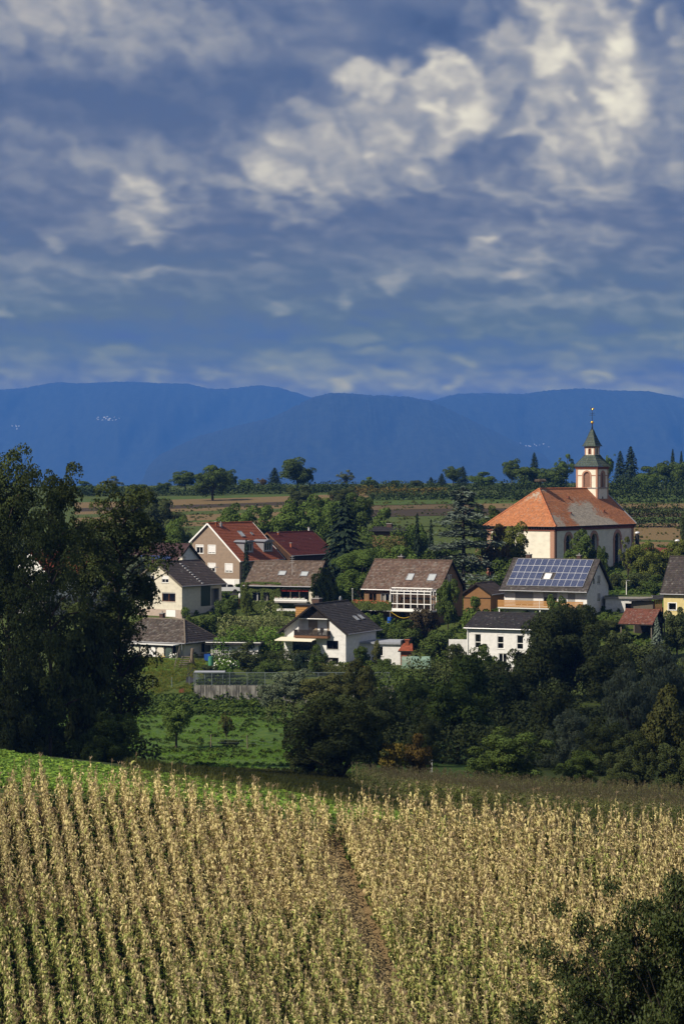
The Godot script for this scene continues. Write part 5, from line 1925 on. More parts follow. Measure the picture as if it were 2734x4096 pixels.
func ivy_house() -> void:
	var t := place("gabled_house", "ivy covered house with brown roof, two skylights and red awning", "house", 1300, 2247, 365, Vector3(0, 7.95, 0.4), 70)
	var f := gable(t, 8.6, 10.6, 4.6, 4.6, 7.8, 0, {
		"wall": "cream_plaster", "roof": {"col": Color(0.125, 0.09, 0.07), "lichen": 0.2, "vary": 0.28, "course": 0.33}, "eave": 0.5, "verge": 0.4,
		"wins": {"left": [[0.95, 2.05, 1.5, 1.35, {"cols": 2}], [2.65, 2.05, 1.3, 1.35, {"cols": 1, "curtain": 0.5}]]},
		"holes": {"left": [[5.5, 2.2, 4.5, 1.7]]},
	})
	skirt(t, 8.6, 10.6)
	var w: Dictionary = f.left
	plate(t, "loggia_wall", "dark_wood", w, 5.4, 2.1, 10.1, 4.0, -1.5, -1.4)
	for u in [5.5, 7.0, 8.6]:
		plate(t, "loggia_window", "dark_pane", w, u + 0.1, 2.2, u + 1.2, 3.8, -1.39, -1.36)
	for u in [7.0, 8.4]:
		plate(t, "loggia_post", "grey_wood", w, u, 2.2, u + 0.09, 3.9, -0.12, -0.03)
	plate(t, "loggia_floor", "grey_plinth", w, 5.0, 1.95, 10.1, 2.18, -1.4, 1.2)
	plate(t, "balcony_rail", "white_paint", w, 4.9, 2.2, 10.15, 2.5, 1.1, 1.2)
	for k in 7:
		var p := fp(w, 5.3 + k * 0.7, 2.5, 1.15)
		var o := thing("flower_box", "small white flower box under the red awning, %s from the left" % ORD[k], "flower box", t.transform * p, 70, "flower boxes on the ivy house balcony")
		boxpart("trough", M.light_trim, o, -0.1, 0.0, -0.3, 0.1, 0.16, 0.3)
		blooms(o, 26, Vector3(0.14, 0.1, 0.3), Vector3(0, 0.22, 0), [Color(0.7, 0.6, 0.62), Color(0.5, 0.12, 0.14), Color(0.1, 0.2, 0.04)], 0.07)
	for k in 9:
		plate(t, "awning_valance", "red_awning", w, 5.5 + k * 0.49, 3.62, 5.96 + k * 0.49, 3.86, 0.02, 0.06)
	var aw := MB.new()
	for k in 12:
		aw.quad(fp(w, 5.6 + k * 0.28, 0.98, 1.9), fp(w, 5.6 + k * 0.28 + 0.26, 0.98, 1.9), fp(w, 5.6 + k * 0.28 + 0.26, 1.08, 1.3), fp(w, 5.6 + k * 0.28, 1.08, 1.3))
		aw.quad(fp(w, 5.6 + k * 0.28, 0.82 if k % 2 else 0.76, 1.91), fp(w, 5.6 + k * 0.28 + 0.26, 0.82 if k % 2 else 0.76, 1.91), fp(w, 5.6 + k * 0.28 + 0.26, 0.95, 1.9), fp(w, 5.6 + k * 0.28, 0.95, 1.9))
	obj("striped_awning", aw, M.light_trim, t)
	skylight(t, f, "left", 0.42, 0.58, -5.6, 1.1)
	skylight(t, f, "left", 0.4, 0.57, -2.0, 1.1)
	var an := MB.new()
	an.tube([on_slope(f, "left", 0.45, -3.9), on_slope(f, "left", 0.45, -3.9) + Vector3(0, 2.9, 0)], [0.03, 0.02], 5)
	for k in 4:
		var p := on_slope(f, "left", 0.45, -3.9) + Vector3(0, 1.9 + k * 0.28, 0)
		an.bar(p - Vector3(0, 0, 0.35), p + Vector3(0, 0, 0.35), 0.02, 0.02)
	obj("antenna", an, M.alu, t)
	# ivy on the walls: leaves of its own, round the openings
	ivy(t, "ivy", "ivy covering the front wall round the white windows", w, [[-0.7, 0.0, 0.9, 4.7], [0.8, 0.0, 4.1, 1.95], [0.8, 3.5, 5.2, 4.8], [2.45, 2.0, 2.65, 3.5], [4.0, 0.0, 5.4, 4.7], [5.3, 0.3, 10.0, 1.85], [5.3, 4.05, 10.2, 4.5]], 13000, 0.35)
	ivy(t, "ivy_column", "dense dark ivy wrapping the right end of the brown roofed house", f.front, [[-0.6, 0.0, 8.8, 4.6], [2.0, 4.4, 6.6, 7.0], [-0.9, 3.6, 2.2, 6.2]], 7000, 0.9)
	var s := place("garden_shed", "small honey coloured wooden shed below the ivy house", "shed", 1200, 2470, 352, Vector3.ZERO, -20)
	for k in 6:
		boxpart("plank", M.honey_wood, s, -0.7, k * 0.3, 0.0, 2.0, k * 0.3 + 0.27, 0.06)
	boxpart("wall", M.brown_wood, s, -0.66, -0.5, -1.6, 1.96, 1.78, -0.01)
	boxpart("roof", M.bitumen, s, -0.9, 1.8, -1.9, 2.2, 1.92, 0.3)


func conservatory_house() -> void:
	var t := place("gabled_house", "brown house with brown tiled roof and white framed conservatory", "house", 1809, 2243, 365, Vector3(0, 9.46, 0.3), 62)
	var f := gable(t, 8.2, 12.6, 5.4, 5.4, 9.3, 0, {
		"wall": "brown_plaster", "roof": {"col": Color(0.12, 0.08, 0.062), "lichen": 0.25, "vary": 0.28, "course": 0.33}, "eave": 0.5, "verge": 0.3, "gutter": "alu",
		"wins": {"front": [[2.75, 6.2, 1.7, 1.2, {"cols": 2}]], "left": [[0.8, 2.4, 1.3, 2.1, {"frame": "brown_wood"}], [2.8, 2.4, 2.2, 2.1, {"frame": "light_trim", "cols": 3, "curtain": 0.35}], [1.2, 0.2, 1.0, 1.6, {"frame": "brown_wood"}], [6.0, 0.1, 1.0, 1.8, {"frame": "brown_wood", "cols": 1}]]},
	})
	skirt(t, 8.2, 12.6, "brown_plaster")
	skylight(t, f, "left", 0.32, 0.53, -5.5, 1.0)
	skylight(t, f, "left", 0.32, 0.53, -1.9, 1.2)
	chimney(t, Vector3(0.5, 9.0, -8.6), 0.75, 0.9, "chimney_brown", 1)
	var w: Dictionary = f.left
	plate(t, "balcony_slab", "light_trim", w, -0.9, 1.95, 12.3, 2.13, 0.0, 2.25)
	for u in [0.0, 5.4, 8.8, 12.0]:
		plate(t, "balcony_post", "grey_wood", w, u, -2.0, u + 0.14, 1.95, 1.95, 2.1)
	plate(t, "balcony_parapet", "dark_wood", w, -0.85, 2.14, 5.5, 3.1, 2.1, 2.18)
	for k in 8:
		var p := fp(w, -0.5 + k * 0.78, 3.1, 2.2)
		var o := thing("flower_box", "trough of red and orange balcony flowers by the conservatory, %s from the left" % ORD[k], "flower box", t.transform * p, 62, "flower troughs on the brown house balcony")
		boxpart("trough", M.terracotta, o, -0.12, -0.05, -0.36, 0.12, 0.16, 0.36)
		blooms(o, 60, Vector3(0.22, 0.16, 0.4), Vector3(0, 0.3, 0), [Color(0.5, 0.1, 0.03), Color(0.5, 0.05, 0.03), Color(0.45, 0.3, 0.1), Color(0.1, 0.17, 0.03)], 0.1)
	ivy(t, "balcony_creeper", "leafy creeper hanging over the balcony parapet left of the conservatory", w, [[-1.0, 2.1, 5.6, 3.2]], 2600, 0.25, 2.2)
	# conservatory
	var c := face(fp(w, 5.6, 2.13, 2.2), w.ux)
	var fr := MB.new()
	var cw := 6.7
	var ch := 2.9
	for k in 7:
		fbox(fr, c, k * cw / 6 - 0.05, 0.0, k * cw / 6 + 0.05, ch, -0.1, 0.0)
	for v in [0.05, 1.0, ch - 0.4, ch]:
		fbox(fr, c, -0.05, v - 0.06, cw + 0.05, v + 0.06, -0.09, 0.012)
	fbox(fr, c, -0.1, -0.1, cw + 0.1, 0.3, -0.08, 0.016)
	for k in [0, 1]:
		for q in 3:
			var b0 := fp(c, k * cw, 0, -q * 0.9)
			fr.bar(b0, b0 + Vector3(0, ch + q * 0.12, 0), 0.1, 0.1)
		fr.bar(fp(c, k * cw, 1.0, 0), fp(c, k * cw, 1.0, -2.1), 0.1, 0.1)
	for k in 7:
		fr.bar(fp(c, k * cw / 6, ch, 0), fp(c, k * cw / 6, ch + 0.32, -2.1), 0.07, 0.09)
	fr.bar(fp(c, -0.1, ch + 0.45, -0.6), fp(c, cw, ch + 0.45, -0.6), 0.14, 0.14)
	fr.bar(fp(c, -0.1, ch + 0.3, 0.05), fp(c, -0.1, ch + 0.3, -1.6), 0.07, 0.07)
	fr.bar(fp(c, cw, ch + 0.3, 0.05), fp(c, cw, ch + 0.3, -1.6), 0.07, 0.07)
	var cons := obj("conservatory", fr, M.white_paint, t)
	for k in 6:
		for v in [[0.3, 0.94], [1.06, ch - 0.46], [ch - 0.34, ch - 0.06]]:
			var g := MB.new()
			fbox(g, c, k * cw / 6 + 0.05, v[0], (k + 1) * cw / 6 - 0.05, v[1], -0.06, -0.045)
			obj("pane", g, M.glass, cons)
		var g2 := MB.new()
		g2.quad(fp(c, k * cw / 6 + 0.04, ch + 0.06, 0), fp(c, (k + 1) * cw / 6 - 0.04, ch + 0.06, 0), fp(c, (k + 1) * cw / 6 - 0.04, ch + 0.38, -2.1), fp(c, k * cw / 6 + 0.04, ch + 0.38, -2.1))
		obj("roof_pane", g2, M.clear_glass, cons)
	for k in 3:
		var p := thing("potted_plant", "green potted plant inside the white conservatory, %s" % ["at its left end", "in its middle", "at its right end"][k], "plant", t.transform * fp(c, 1.2 + k * 2.2, 0.1, -1.1))
		boxpart("pot", M.terracotta, p, -0.18, 0, -0.18, 0.18, 0.35, 0.18)
		blooms(p, 60, Vector3(0.4, 0.5, 0.4), Vector3(0, 0.85, 0), [Color(0.08, 0.16, 0.03), Color(0.05, 0.1, 0.02)], 0.16)
	var br := thing("water_barrel", "bright blue plastic water barrel under the brown house balcony", "barrel", t.transform * fp(w, 5.6, -0.1, 2.4))
	var bb := MB.new()
	bb.tube([Vector3(0, 0, 0), Vector3(0, 0.3, 0), Vector3(0, 0.9, 0), Vector3(0, 1.15, 0)], [0.34, 0.4, 0.4, 0.34], 12, true)
	obj("barrel_body", bb, M.blue_plastic, br)
	var rim := MB.new()
	rim.tube([Vector3(0, 1.1, 0), Vector3(0, 1.18, 0)], [0.37, 0.37], 12, true)
	obj("lid", rim, M.blue_plastic, br)
	var hose := MB.new()
	var pts := []
	for k in 9:
		var s := k / 8.0
		pts.append(fp(w, 5.7 + s * 4.2, 1.9 - sin(PI * s) * 0.9, 2.3))
	hose.tube(pts, [0.03, 0.03, 0.03, 0.03, 0.03, 0.03, 0.03, 0.03, 0.03], 5)
	var h := obj("hose", hose, M.yellow_hose)
	h.transform = t.transform
	tag(h, "yellow hose sagging below the white conservatory", "hose")
	var fp_ := MB.new()
	var q := fp(w, -0.85, 2.2, 2.2)
	fp_.tube([q, q + Vector3(0, 2.9, 0)], [0.04, 0.03], 6)
	fp_.ball(q + Vector3(0, 2.95, 0), Vector3.ONE * 0.09, 5, 8)
	obj("flag_pole", fp_, M.white_paint, t)
	# ochre garage on the right
	var g := place("garage", "ochre gabled garage with dark roof between brown and solar houses", "garage", 1959, 2454, 375, Vector3(2.2, 0, 0), -25)
	gable(g, 4.5, 6.4, 3.0, 3.0, 4.5, 0, {"wall": "ochre_plaster", "roof": {"col": Color(0.06, 0.045, 0.04), "course": 0.36, "lichen": 0.04}, "eave": 0.35, "verge": 0.35, "trim": "dark_wood"})
	boxpart("lintel", M.dark_wood, g, -2.25, 2.3, 0.01, 2.25, 2.42, 0.06)
	skirt(g, 4.5, 6.4, "ochre_plaster")


func solar_house() -> void:
	var t := place("gabled_house", "white house with blue solar panels covering its dark roof", "house", 2396, 2240, 365, Vector3(0, 8.61, 0.3), 62)
	var f := gable(t, 8.6, 13.5, 4.65, 4.65, 8.45, 0, {
		"wall": "white_plaster", "roof": {"col": Color(0.065, 0.058, 0.056), "lichen": 0.12, "vary": 0.25}, "eave": 0.95, "verge": 0.4,
		"wins": {
			"front": [[2.45, 4.95, 0.75, 1.3, {"cols": 1, "down": 0.3}], [4.15, 4.95, 1.2, 1.3, {"down": 0.7, "shutter": "shutter_grey", "sill_mat": "grey_plinth"}], [4.15, 2.28, 1.2, 1.3, {"down": 0.75, "shutter": "shutter_grey"}]],
			"left": [[1.8, 1.7, 3.0, 2.0, {"cols": 3, "down": 0.9, "shutter": "shutter_grey", "sill": false}], [6.4, 1.7, 2.3, 2.0, {"cols": 2, "down": 0.35, "shutter": "shutter_grey", "sill": false}], [10.4, 1.7, 1.2, 2.0, {"cols": 1, "down": 1.0, "shutter": "shutter_grey", "sill": false}],
				[3.4, -1.3, 2.0, 1.2, {"down": 0.5}], [9.0, -1.3, 1.5, 1.2, {}]]},
	})
	boxpart("basement", M.white_plaster, t, -4.28, -3.5, -13.48, 4.28, 0.0, -0.02)
	var w: Dictionary = f.left
	plate(t, "balcony_slab", "light_trim", w, -0.5, 1.25, 13.5, 1.42, 0.0, 1.3)
	for k in 5:
		plate(t, "balcony_slat", "honey_wood", w, -0.5, 1.46 + k * 0.215, 6.3, 1.64 + k * 0.215, 1.24, 1.28)
		plate(t, "balcony_slat", "honey_wood", w, 6.38, 1.46 + k * 0.215, 13.4, 1.64 + k * 0.215, 1.24, 1.28)
		plate(t, "balcony_slat", "honey_wood", face(fp(w, -0.5, 0, 0), w.n), 0.05, 1.46 + k * 0.215, 1.24, 1.64 + k * 0.215, 0.0, 0.04)
	for u in [-0.46, 3.0, 6.32, 9.8, 13.3]:
		plate(t, "balcony_post", "light_trim", w, u, 1.3, u + 0.07, 2.5, 1.17, 1.24)
	for u in [-0.4, 6.3]:
		plate(t, "support_post", "white_paint", w, u, -3.5, u + 0.15, 1.25, 1.0, 1.15)
	chimney(t, Vector3(0.7, 8.2, -11.6), 0.7, 1.0)
	chimney(t, Vector3(0.7, 8.2, -3.3), 0.6, 1.0)
	# 46 panels, twelve to a row, two left out round the skylight
	var z0 := -13.0
	var z1 := -0.55
	var n: Vector3 = f.nl
	var along := Vector3(0, 0, 1)
	var up: Vector3 = (f.tp - f.el)
	up.z = 0
	up = up.normalized()
	var cell := MB.new()
	var rim := MB.new()
	var pw := (z1 - z0) / 12.0
	var s0 := on_slope(f, "left", 0.13, 0)
	var s1 := on_slope(f, "left", 0.975, 0)
	var ph := s0.distance_to(s1) / 4.0
	var base_ := Basis(along, up, along.cross(up))
	cell.box(Transform3D(Basis(), Vector3.ZERO), Vector3(pw - 0.055, ph - 0.055, 0.035))
	for q in [[-pw / 2 + 0.018, 0, 0.024, ph - 0.012], [pw / 2 - 0.018, 0, 0.024, ph - 0.012]]:
		rim.box(Transform3D(Basis(), Vector3(q[0], q[1], 0)), Vector3(q[2], q[3], 0.05))
	for q in [[0, -ph / 2 + 0.02, pw - 0.06, 0.03], [0, ph / 2 - 0.02, pw - 0.06, 0.03]]:
		rim.box(Transform3D(Basis(), Vector3(q[0], q[1], 0)), Vector3(q[2], q[3], 0.05))
	var lines := MB.new()
	for k in range(1, 6):
		lines.box(Transform3D(Basis(), Vector3(-pw / 2 + k * pw / 6, 0, 0.019)), Vector3(0.014, ph - 0.12, 0.004))
	var cm := cell.mesh()
	var rm := rim.mesh()
	var lm := lines.mesh()
	for r in 4:
		for c in 12:
			if r == 1 and (c == 5 or c == 6):
				continue
			var p := mi("solar_panel", cm, M.solar_cell, t)
			p.transform = Transform3D(base_, s0 + up * ph * (r + 0.5) + Vector3(0, 0, z0 + pw * (c + 0.5)) + n * 0.17)
			mi("frame", rm, M.alu, p)
			mi("busbar", lm, M.shutter_grey, p)
	skylight(t, f, "left", 0.36, 0.54, z0 + pw * 5.85, 1.15, "shutter_white")
	# low garage, shed and tiled shelter on the right
	var g := place("garage", "white flat roofed garage with dark opening right of solar house", "garage", 2440, 2450, 366, Vector3(0, 0, 0), -6)
	var gf := face(Vector3(-0.8, 0, 0), Vector3.RIGHT)
	var b := MB.new()
	wall_face(b, gf, PackedVector2Array([Vector2(0, 0), Vector2(7.0, 0), Vector2(7.0, 2.1), Vector2(0, 2.1)]), [[3.0, 0.3, 1.5, 1.1]])
	wall_face(b, face(Vector3(6.2, 0, 0), Vector3.FORWARD), PackedVector2Array([Vector2(0, 0), Vector2(5.0, 0), Vector2(5.0, 2.1), Vector2(0, 2.1)]), [])
	obj("wall", b, M.white_plaster, g)
	window(g, gf, 3.0, 0.3, 1.5, 1.1, {"cols": 1, "frame": "dark_frame"})
	boxpart("roof", M.grey_plinth, g, -1.0, 2.1, -5.2, 6.3, 2.42, 0.25)
	boxpart("roof_gravel", M.rough_grass, g, -0.9, 2.42, -5.1, 6.2, 2.47, 0.15)
	boxpart("side_roof", M.bitumen, g, 6.3, 2.0, -4.0, 8.6, 2.45, 0.1)
	boxpart("lower_roof", M.bitumen, g, -1.2, -0.5, 0.05, 5.0, -0.25, 2.6)
	boxpart("lower_fascia", M.light_trim, g, -1.2, -0.48, 2.6, 5.0, -0.38, 2.66)
	boxpart("lower_wall", M.chimney_brown, g, -1.0, -2.6, -0.3, 6.2, -0.51, 1.2)
	var s := place("wooden_shed", "low brown wooden shed with sloping dark roof beside white garage", "shed", 2520, 2440, 362, Vector3.ZERO, -6)
	boxpart("wall", M.grey_wood, s, 0.15, -0.2, -2.6, 3.4, 1.25, 0.0)
	for k in 5:
		boxpart("plank", M.brown_wood, s, 3.42 + k * 0.26, -0.2, -0.1, 3.65 + k * 0.26, 1.5, 0.0)
	var rf := MB.new()
	rf.bar(Vector3(-0.2, 1.32, -1.2), Vector3(5.2, 1.85, -1.2), 3.4, 0.1)
	obj("roof", rf, M.bitumen, s)
	for x in [0.1, 3.3]:
		boxpart("post", M.dark_wood, s, x, -0.2, 0.03, x + 0.12, 1.3, 0.15)
	var h := place("garden_shelter", "open garden shelter on posts with mossy red tiled roof", "shelter", 2637, 2440, 346, Vector3(0, 3.8, 0.3), 62)
	var hb := {"col": Color(0.15, 0.06, 0.042), "lichen": 0.16, "vary": 0.22, "course": 0.25, "width": 0.22}
	var tl := MB.new()
	var sl := MB.new()
	var tp := Vector3(0, 3.8, 0)
	tile_slope(tl, sl, Vector3(-3.0, 1.85, -4.9), Vector3(-3.0, 1.85, 0.3), tp + Vector3(0, 0, 0.3), tp + Vector3(0, 0, -4.9), hb)
	tile_slope(tl, sl, Vector3(3.0, 1.85, 0.3), Vector3(3.0, 1.85, -4.9), tp + Vector3(0, 0, -4.9), tp + Vector3(0, 0, 0.3), hb)
	obj("roof", sl, M.dark_wood, h)
	stuff(obj("roof_tiles", tl, M.tiles, h))
	caps(h, [[tp + Vector3(0, 0, 0.35), tp + Vector3(0, 0, -4.9)]], hb.col)
	for x in [-2.6, 2.6]:
		for z in [0.0, -4.6]:
			boxpart("post", M.grey_wood, h, x - 0.08, -1.5, z - 0.08, x + 0.08, 2.0, z + 0.08)
	boxpart("gable_board", M.dark_wood, h, -1.4, 2.0, -0.04, 1.4, 2.7, 0.0)
	boxpart("back_wall", M.dark_wood, h, 2.4, -1.5, -4.5, 2.5, 2.0, -0.2)
	# yellow house at the edge of the picture
	var y := place("gabled_house", "pale yellow house with steep dark roof at the right picture edge", "house", 2677, 2226, 362, Vector3(0, 8.75, -12.4), 62)
	var yf := gable(y, 7.6, 12.0, 3.7, 3.7, 8.6, 0, {
		"wall": "yellow_plaster", "roof": {"col": Color(0.055, 0.047, 0.044), "lichen": 0.08, "vary": 0.25}, "eave": 0.4, "verge": 0.4,
		"wins": {"left": [[0.75, 0.95, 1.25, 1.05, {"trim": true, "cols": 1}], [4.3, 0.4, 1.2, 2.2, {"cols": 1, "sill": false}]]}})
	skirt(y, 7.6, 12.0)
	var bl := MB.new()
	var yw: Dictionary = yf.left
	for k in 14:
		bl.bar(fp(yw, 3.6 + k * 0.25, 2.75, 1.2), fp(yw, 3.6 + k * 0.25, 3.7, 1.2), 0.03, 0.03)
	bl.bar(fp(yw, 3.55, 3.7, 1.2), fp(yw, 7.0, 3.7, 1.2), 0.05, 0.05)
	bl.bar(fp(yw, 3.55, 3.7, 1.2), fp(yw, 3.55, 3.7, 0.0), 0.05, 0.05)
	obj("balcony_railing", bl, M.iron, y)
	plate(y, "balcony_slab", "grey_plinth", yw, 3.5, 2.6, 7.0, 2.75, 0.0, 1.25)
	var cp := on_slope(yf, "left", 0.62, -9.0, 0)
	chimney(y, cp, 0.5, 2.3, "grey_plinth", 0)


func lower_house() -> void:
	var t := place("low_house", "plain white house with black roof and tall narrow windows", "house", 1907, 2452, 332, Vector3(0, 7.0, -13.3), 65)
	var wo := {"cols": 1, "rails": [0.42], "sill_mat": "white_paint"}
	var f := gable(t, 9.0, 13.0, 5.25, 5.25, 6.95, 0, {
		"wall": "white_plaster", "roof": {"col": Color(0.032, 0.03, 0.033), "lichen": 0.04, "vary": 0.3, "course": 0.28, "width": 0.24}, "eave": 0.4, "verge": 0.3, "gutter": "alu",
		"wins": {"left": [[1.15, 2.55, 0.92, 1.9, wo], [4.4, 2.55, 0.95, 1.9, wo.merged({"down": 0.14})], [7.2, 2.55, 0.95, 1.9, wo], [10.0, 2.55, 0.95, 1.9, wo], [0.5, 0.15, 1.15, 1.8, {"cols": 2, "sill": false}], [4.6, 0.15, 1.2, 1.8, {}]]}})
	skirt(t, 9.0, 13.0)
	var dp := MB.new()
	dp.tube([fp(f.left, 0.15, 5.1, 0.45), fp(f.left, 0.15, 4.8, 0.1), fp(f.left, 0.15, -1.0, 0.1)], [0.06, 0.06, 0.06], 6)
	obj("downpipe", dp, M.white_paint, t)
	var w := place("garden_wall", "short white garden wall left of the black roofed white house", "wall", 1822, 2640, 340, Vector3.ZERO, -10)
	boxpart("wall_panel", M.white_plaster, w, -1.0, -1.0, -0.15, 1.6, 2.9, 0.15)


# ---------------------------------------------------------------- plants
func blooms(parent: Node3D, n: int, spread: Vector3, centre: Vector3, cols: Array, size: float) -> void:
	var b := MB.new()
	for k in n:
		var d := Vector3(R.randf_range(-1, 1), R.randf_range(-1, 1), R.randf_range(-1, 1))
		var nn := Vector3(R.randf_range(-1, 1), R.randf_range(0.1, 1), R.randf_range(-1, 1)).normalized()
		var t := nn.cross(Vector3(R.randf(), R.randf(), R.randf())).normalized()
		b.leaf(centre + d * spread, t * size * 0.6, nn.cross(t) * size * 0.5, nn, cols[R.randi() % cols.size()] * R.randf_range(0.7, 1.2))
	stuff(obj("blossoms", b, M.flower, parent))


func ivy(t: Node3D, called: String, label: String, f: Dictionary, rects: Array, n: int, deep: float, k0 := 0.05) -> void:
	var o := thing(called, label, "ivy")
	o.transform = t.transform
	var b := MB.new()
	var total := 0.0
	for r in rects:
		total += (r[2] - r[0]) * (r[3] - r[1])
	for r in rects:
		var m := int(n * (r[2] - r[0]) * (r[3] - r[1]) / total)
		for k in m:
			var u := R.randf_range(r[0] - 0.12, r[2] + 0.12)
			var v := R.randf_range(r[1], r[3] + 0.1)
			var bump := 0.5 + 0.5 * sin(u * 2.3 + sin(v * 1.7) * 2.0)
			var p := fp(f, u, v, k0 + deep * R.randf() * (0.4 + bump * 0.6))
			var nn: Vector3 = (f.n + Vector3(R.randf_range(-0.8, 0.8), R.randf_range(-0.2, 0.9), R.randf_range(-0.8, 0.8))).normalized()
			var d: Vector3 = (Vector3.DOWN + f.ux * R.randf_range(-0.6, 0.6)).normalized()
			d = (d - nn * d.dot(nn)).normalized()
			var s := R.randf_range(0.1, 0.19)
			b.leaf(p, d * s, nn.cross(d) * s * 0.75, (nn + f.n).normalized(), Color(1, 1, 1) * R.randf_range(0.5, 1.5))
	stuff(obj("leaves", b, M.leaf_ivy, o))


func leaves_on(b: MB, lobes: Array, n: int, size: float, aspect := 0.6, droop := 0.0, low := -0.35, squash := 1.0) -> void:
	# leaf-sized faces over the skins of many small lobes [centre, radius, tone]
	var sum := 0.0
	for l in lobes:
		sum += l[1] * l[1]
	for l in lobes:
		var m := int(n * l[1] * l[1] / sum)
		for k in m:
			var d := Vector3(R.randfn(), R.randfn(), R.randfn()).normalized()
			if d.y < low and R.randf() < 0.7:
				d.y = -d.y * 0.6
				d = d.normalized()
			var rr: float = l[1] * (0.72 + 0.34 * sqrt(R.randf()))
			var p: Vector3 = l[0] + d * rr * Vector3(1, 0.86 * squash, 1)
			var nn := (d * 0.7 + Vector3(R.randfn(), R.randfn() + 0.4, R.randfn()) * 0.6).normalized()
			var t := Vector3(R.randfn(), R.randfn() - droop * 2.0, R.randfn())
			t = (t - nn * t.dot(nn)).normalized()
			var s := size * R.randf_range(0.65, 1.3)
			var c: float = l[2] * R.randf_range(0.68, 1.32)
			var warm := R.randf()
			b.leaf(p, t * s * 0.5 * Vector3(1, squash, 1), nn.cross(t) * s * 0.5 * aspect * Vector3(1, squash, 1), (nn * 0.55 + d * 0.45).normalized(), Color(c * (1.0 + 0.25 * warm), c * (1.0 + 0.08 * warm), c * (1.0 - 0.2 * warm)))


func crown_lobes(n: int, centre: Vector3, rad: Vector3, r0: float, r1: float, floor_y := 0.0) -> Array:
	var out := []
	while out.size() < n:
		var d := Vector3(R.randfn(), R.randfn(), R.randfn()).normalized()
		var rr := pow(R.randf(), 0.42)
		# limbs make an uneven outline
		var bulge := 1.0 + 0.16 * sin(d.x * 4.0 + d.y * 3.0) + 0.12 * sin(d.z * 5.0 - d.y * 4.0)
		var p := centre + d * rad * rr * bulge
		if p.y < floor_y:
			continue
		out.append([p, R.randf_range(r0, r1) * (1.15 - 0.3 * rr), R.randf_range(0.78, 1.2)])
	return out


func trunk(b: MB, lobes: Array, fork: float, r: float, limbs: int, lean := Vector3.ZERO) -> void:
	var f := Vector3(0, fork, 0) + lean
	b.tube([Vector3(0, -0.06, 0), Vector3(0, fork * 0.45, 0) + lean * 0.3, f], [r * 1.25, r, r * 0.8], 7)
	for k in mini(limbs, lobes.size()):
		var l: Array = lobes[k * lobes.size() / limbs]
		var e: Vector3 = l[0]
		var m := f.lerp(e, 0.45) + Vector3(R.randf_range(-0.04, 0.04), 0.03, R.randf_range(-0.04, 0.04))
		b.tube([f - Vector3(0, fork * 0.08, 0), m, e], [r * 0.55, r * 0.34, r * 0.1], 5)


var KIND := {}  # kind -> [crown mesh, trunk mesh], one metre wide and one metre high


func keep_kind(called: String, crown: MB, wood: MB) -> void:
	KIND[called] = [crown.mesh(), wood.mesh() if wood.v.size() else null]


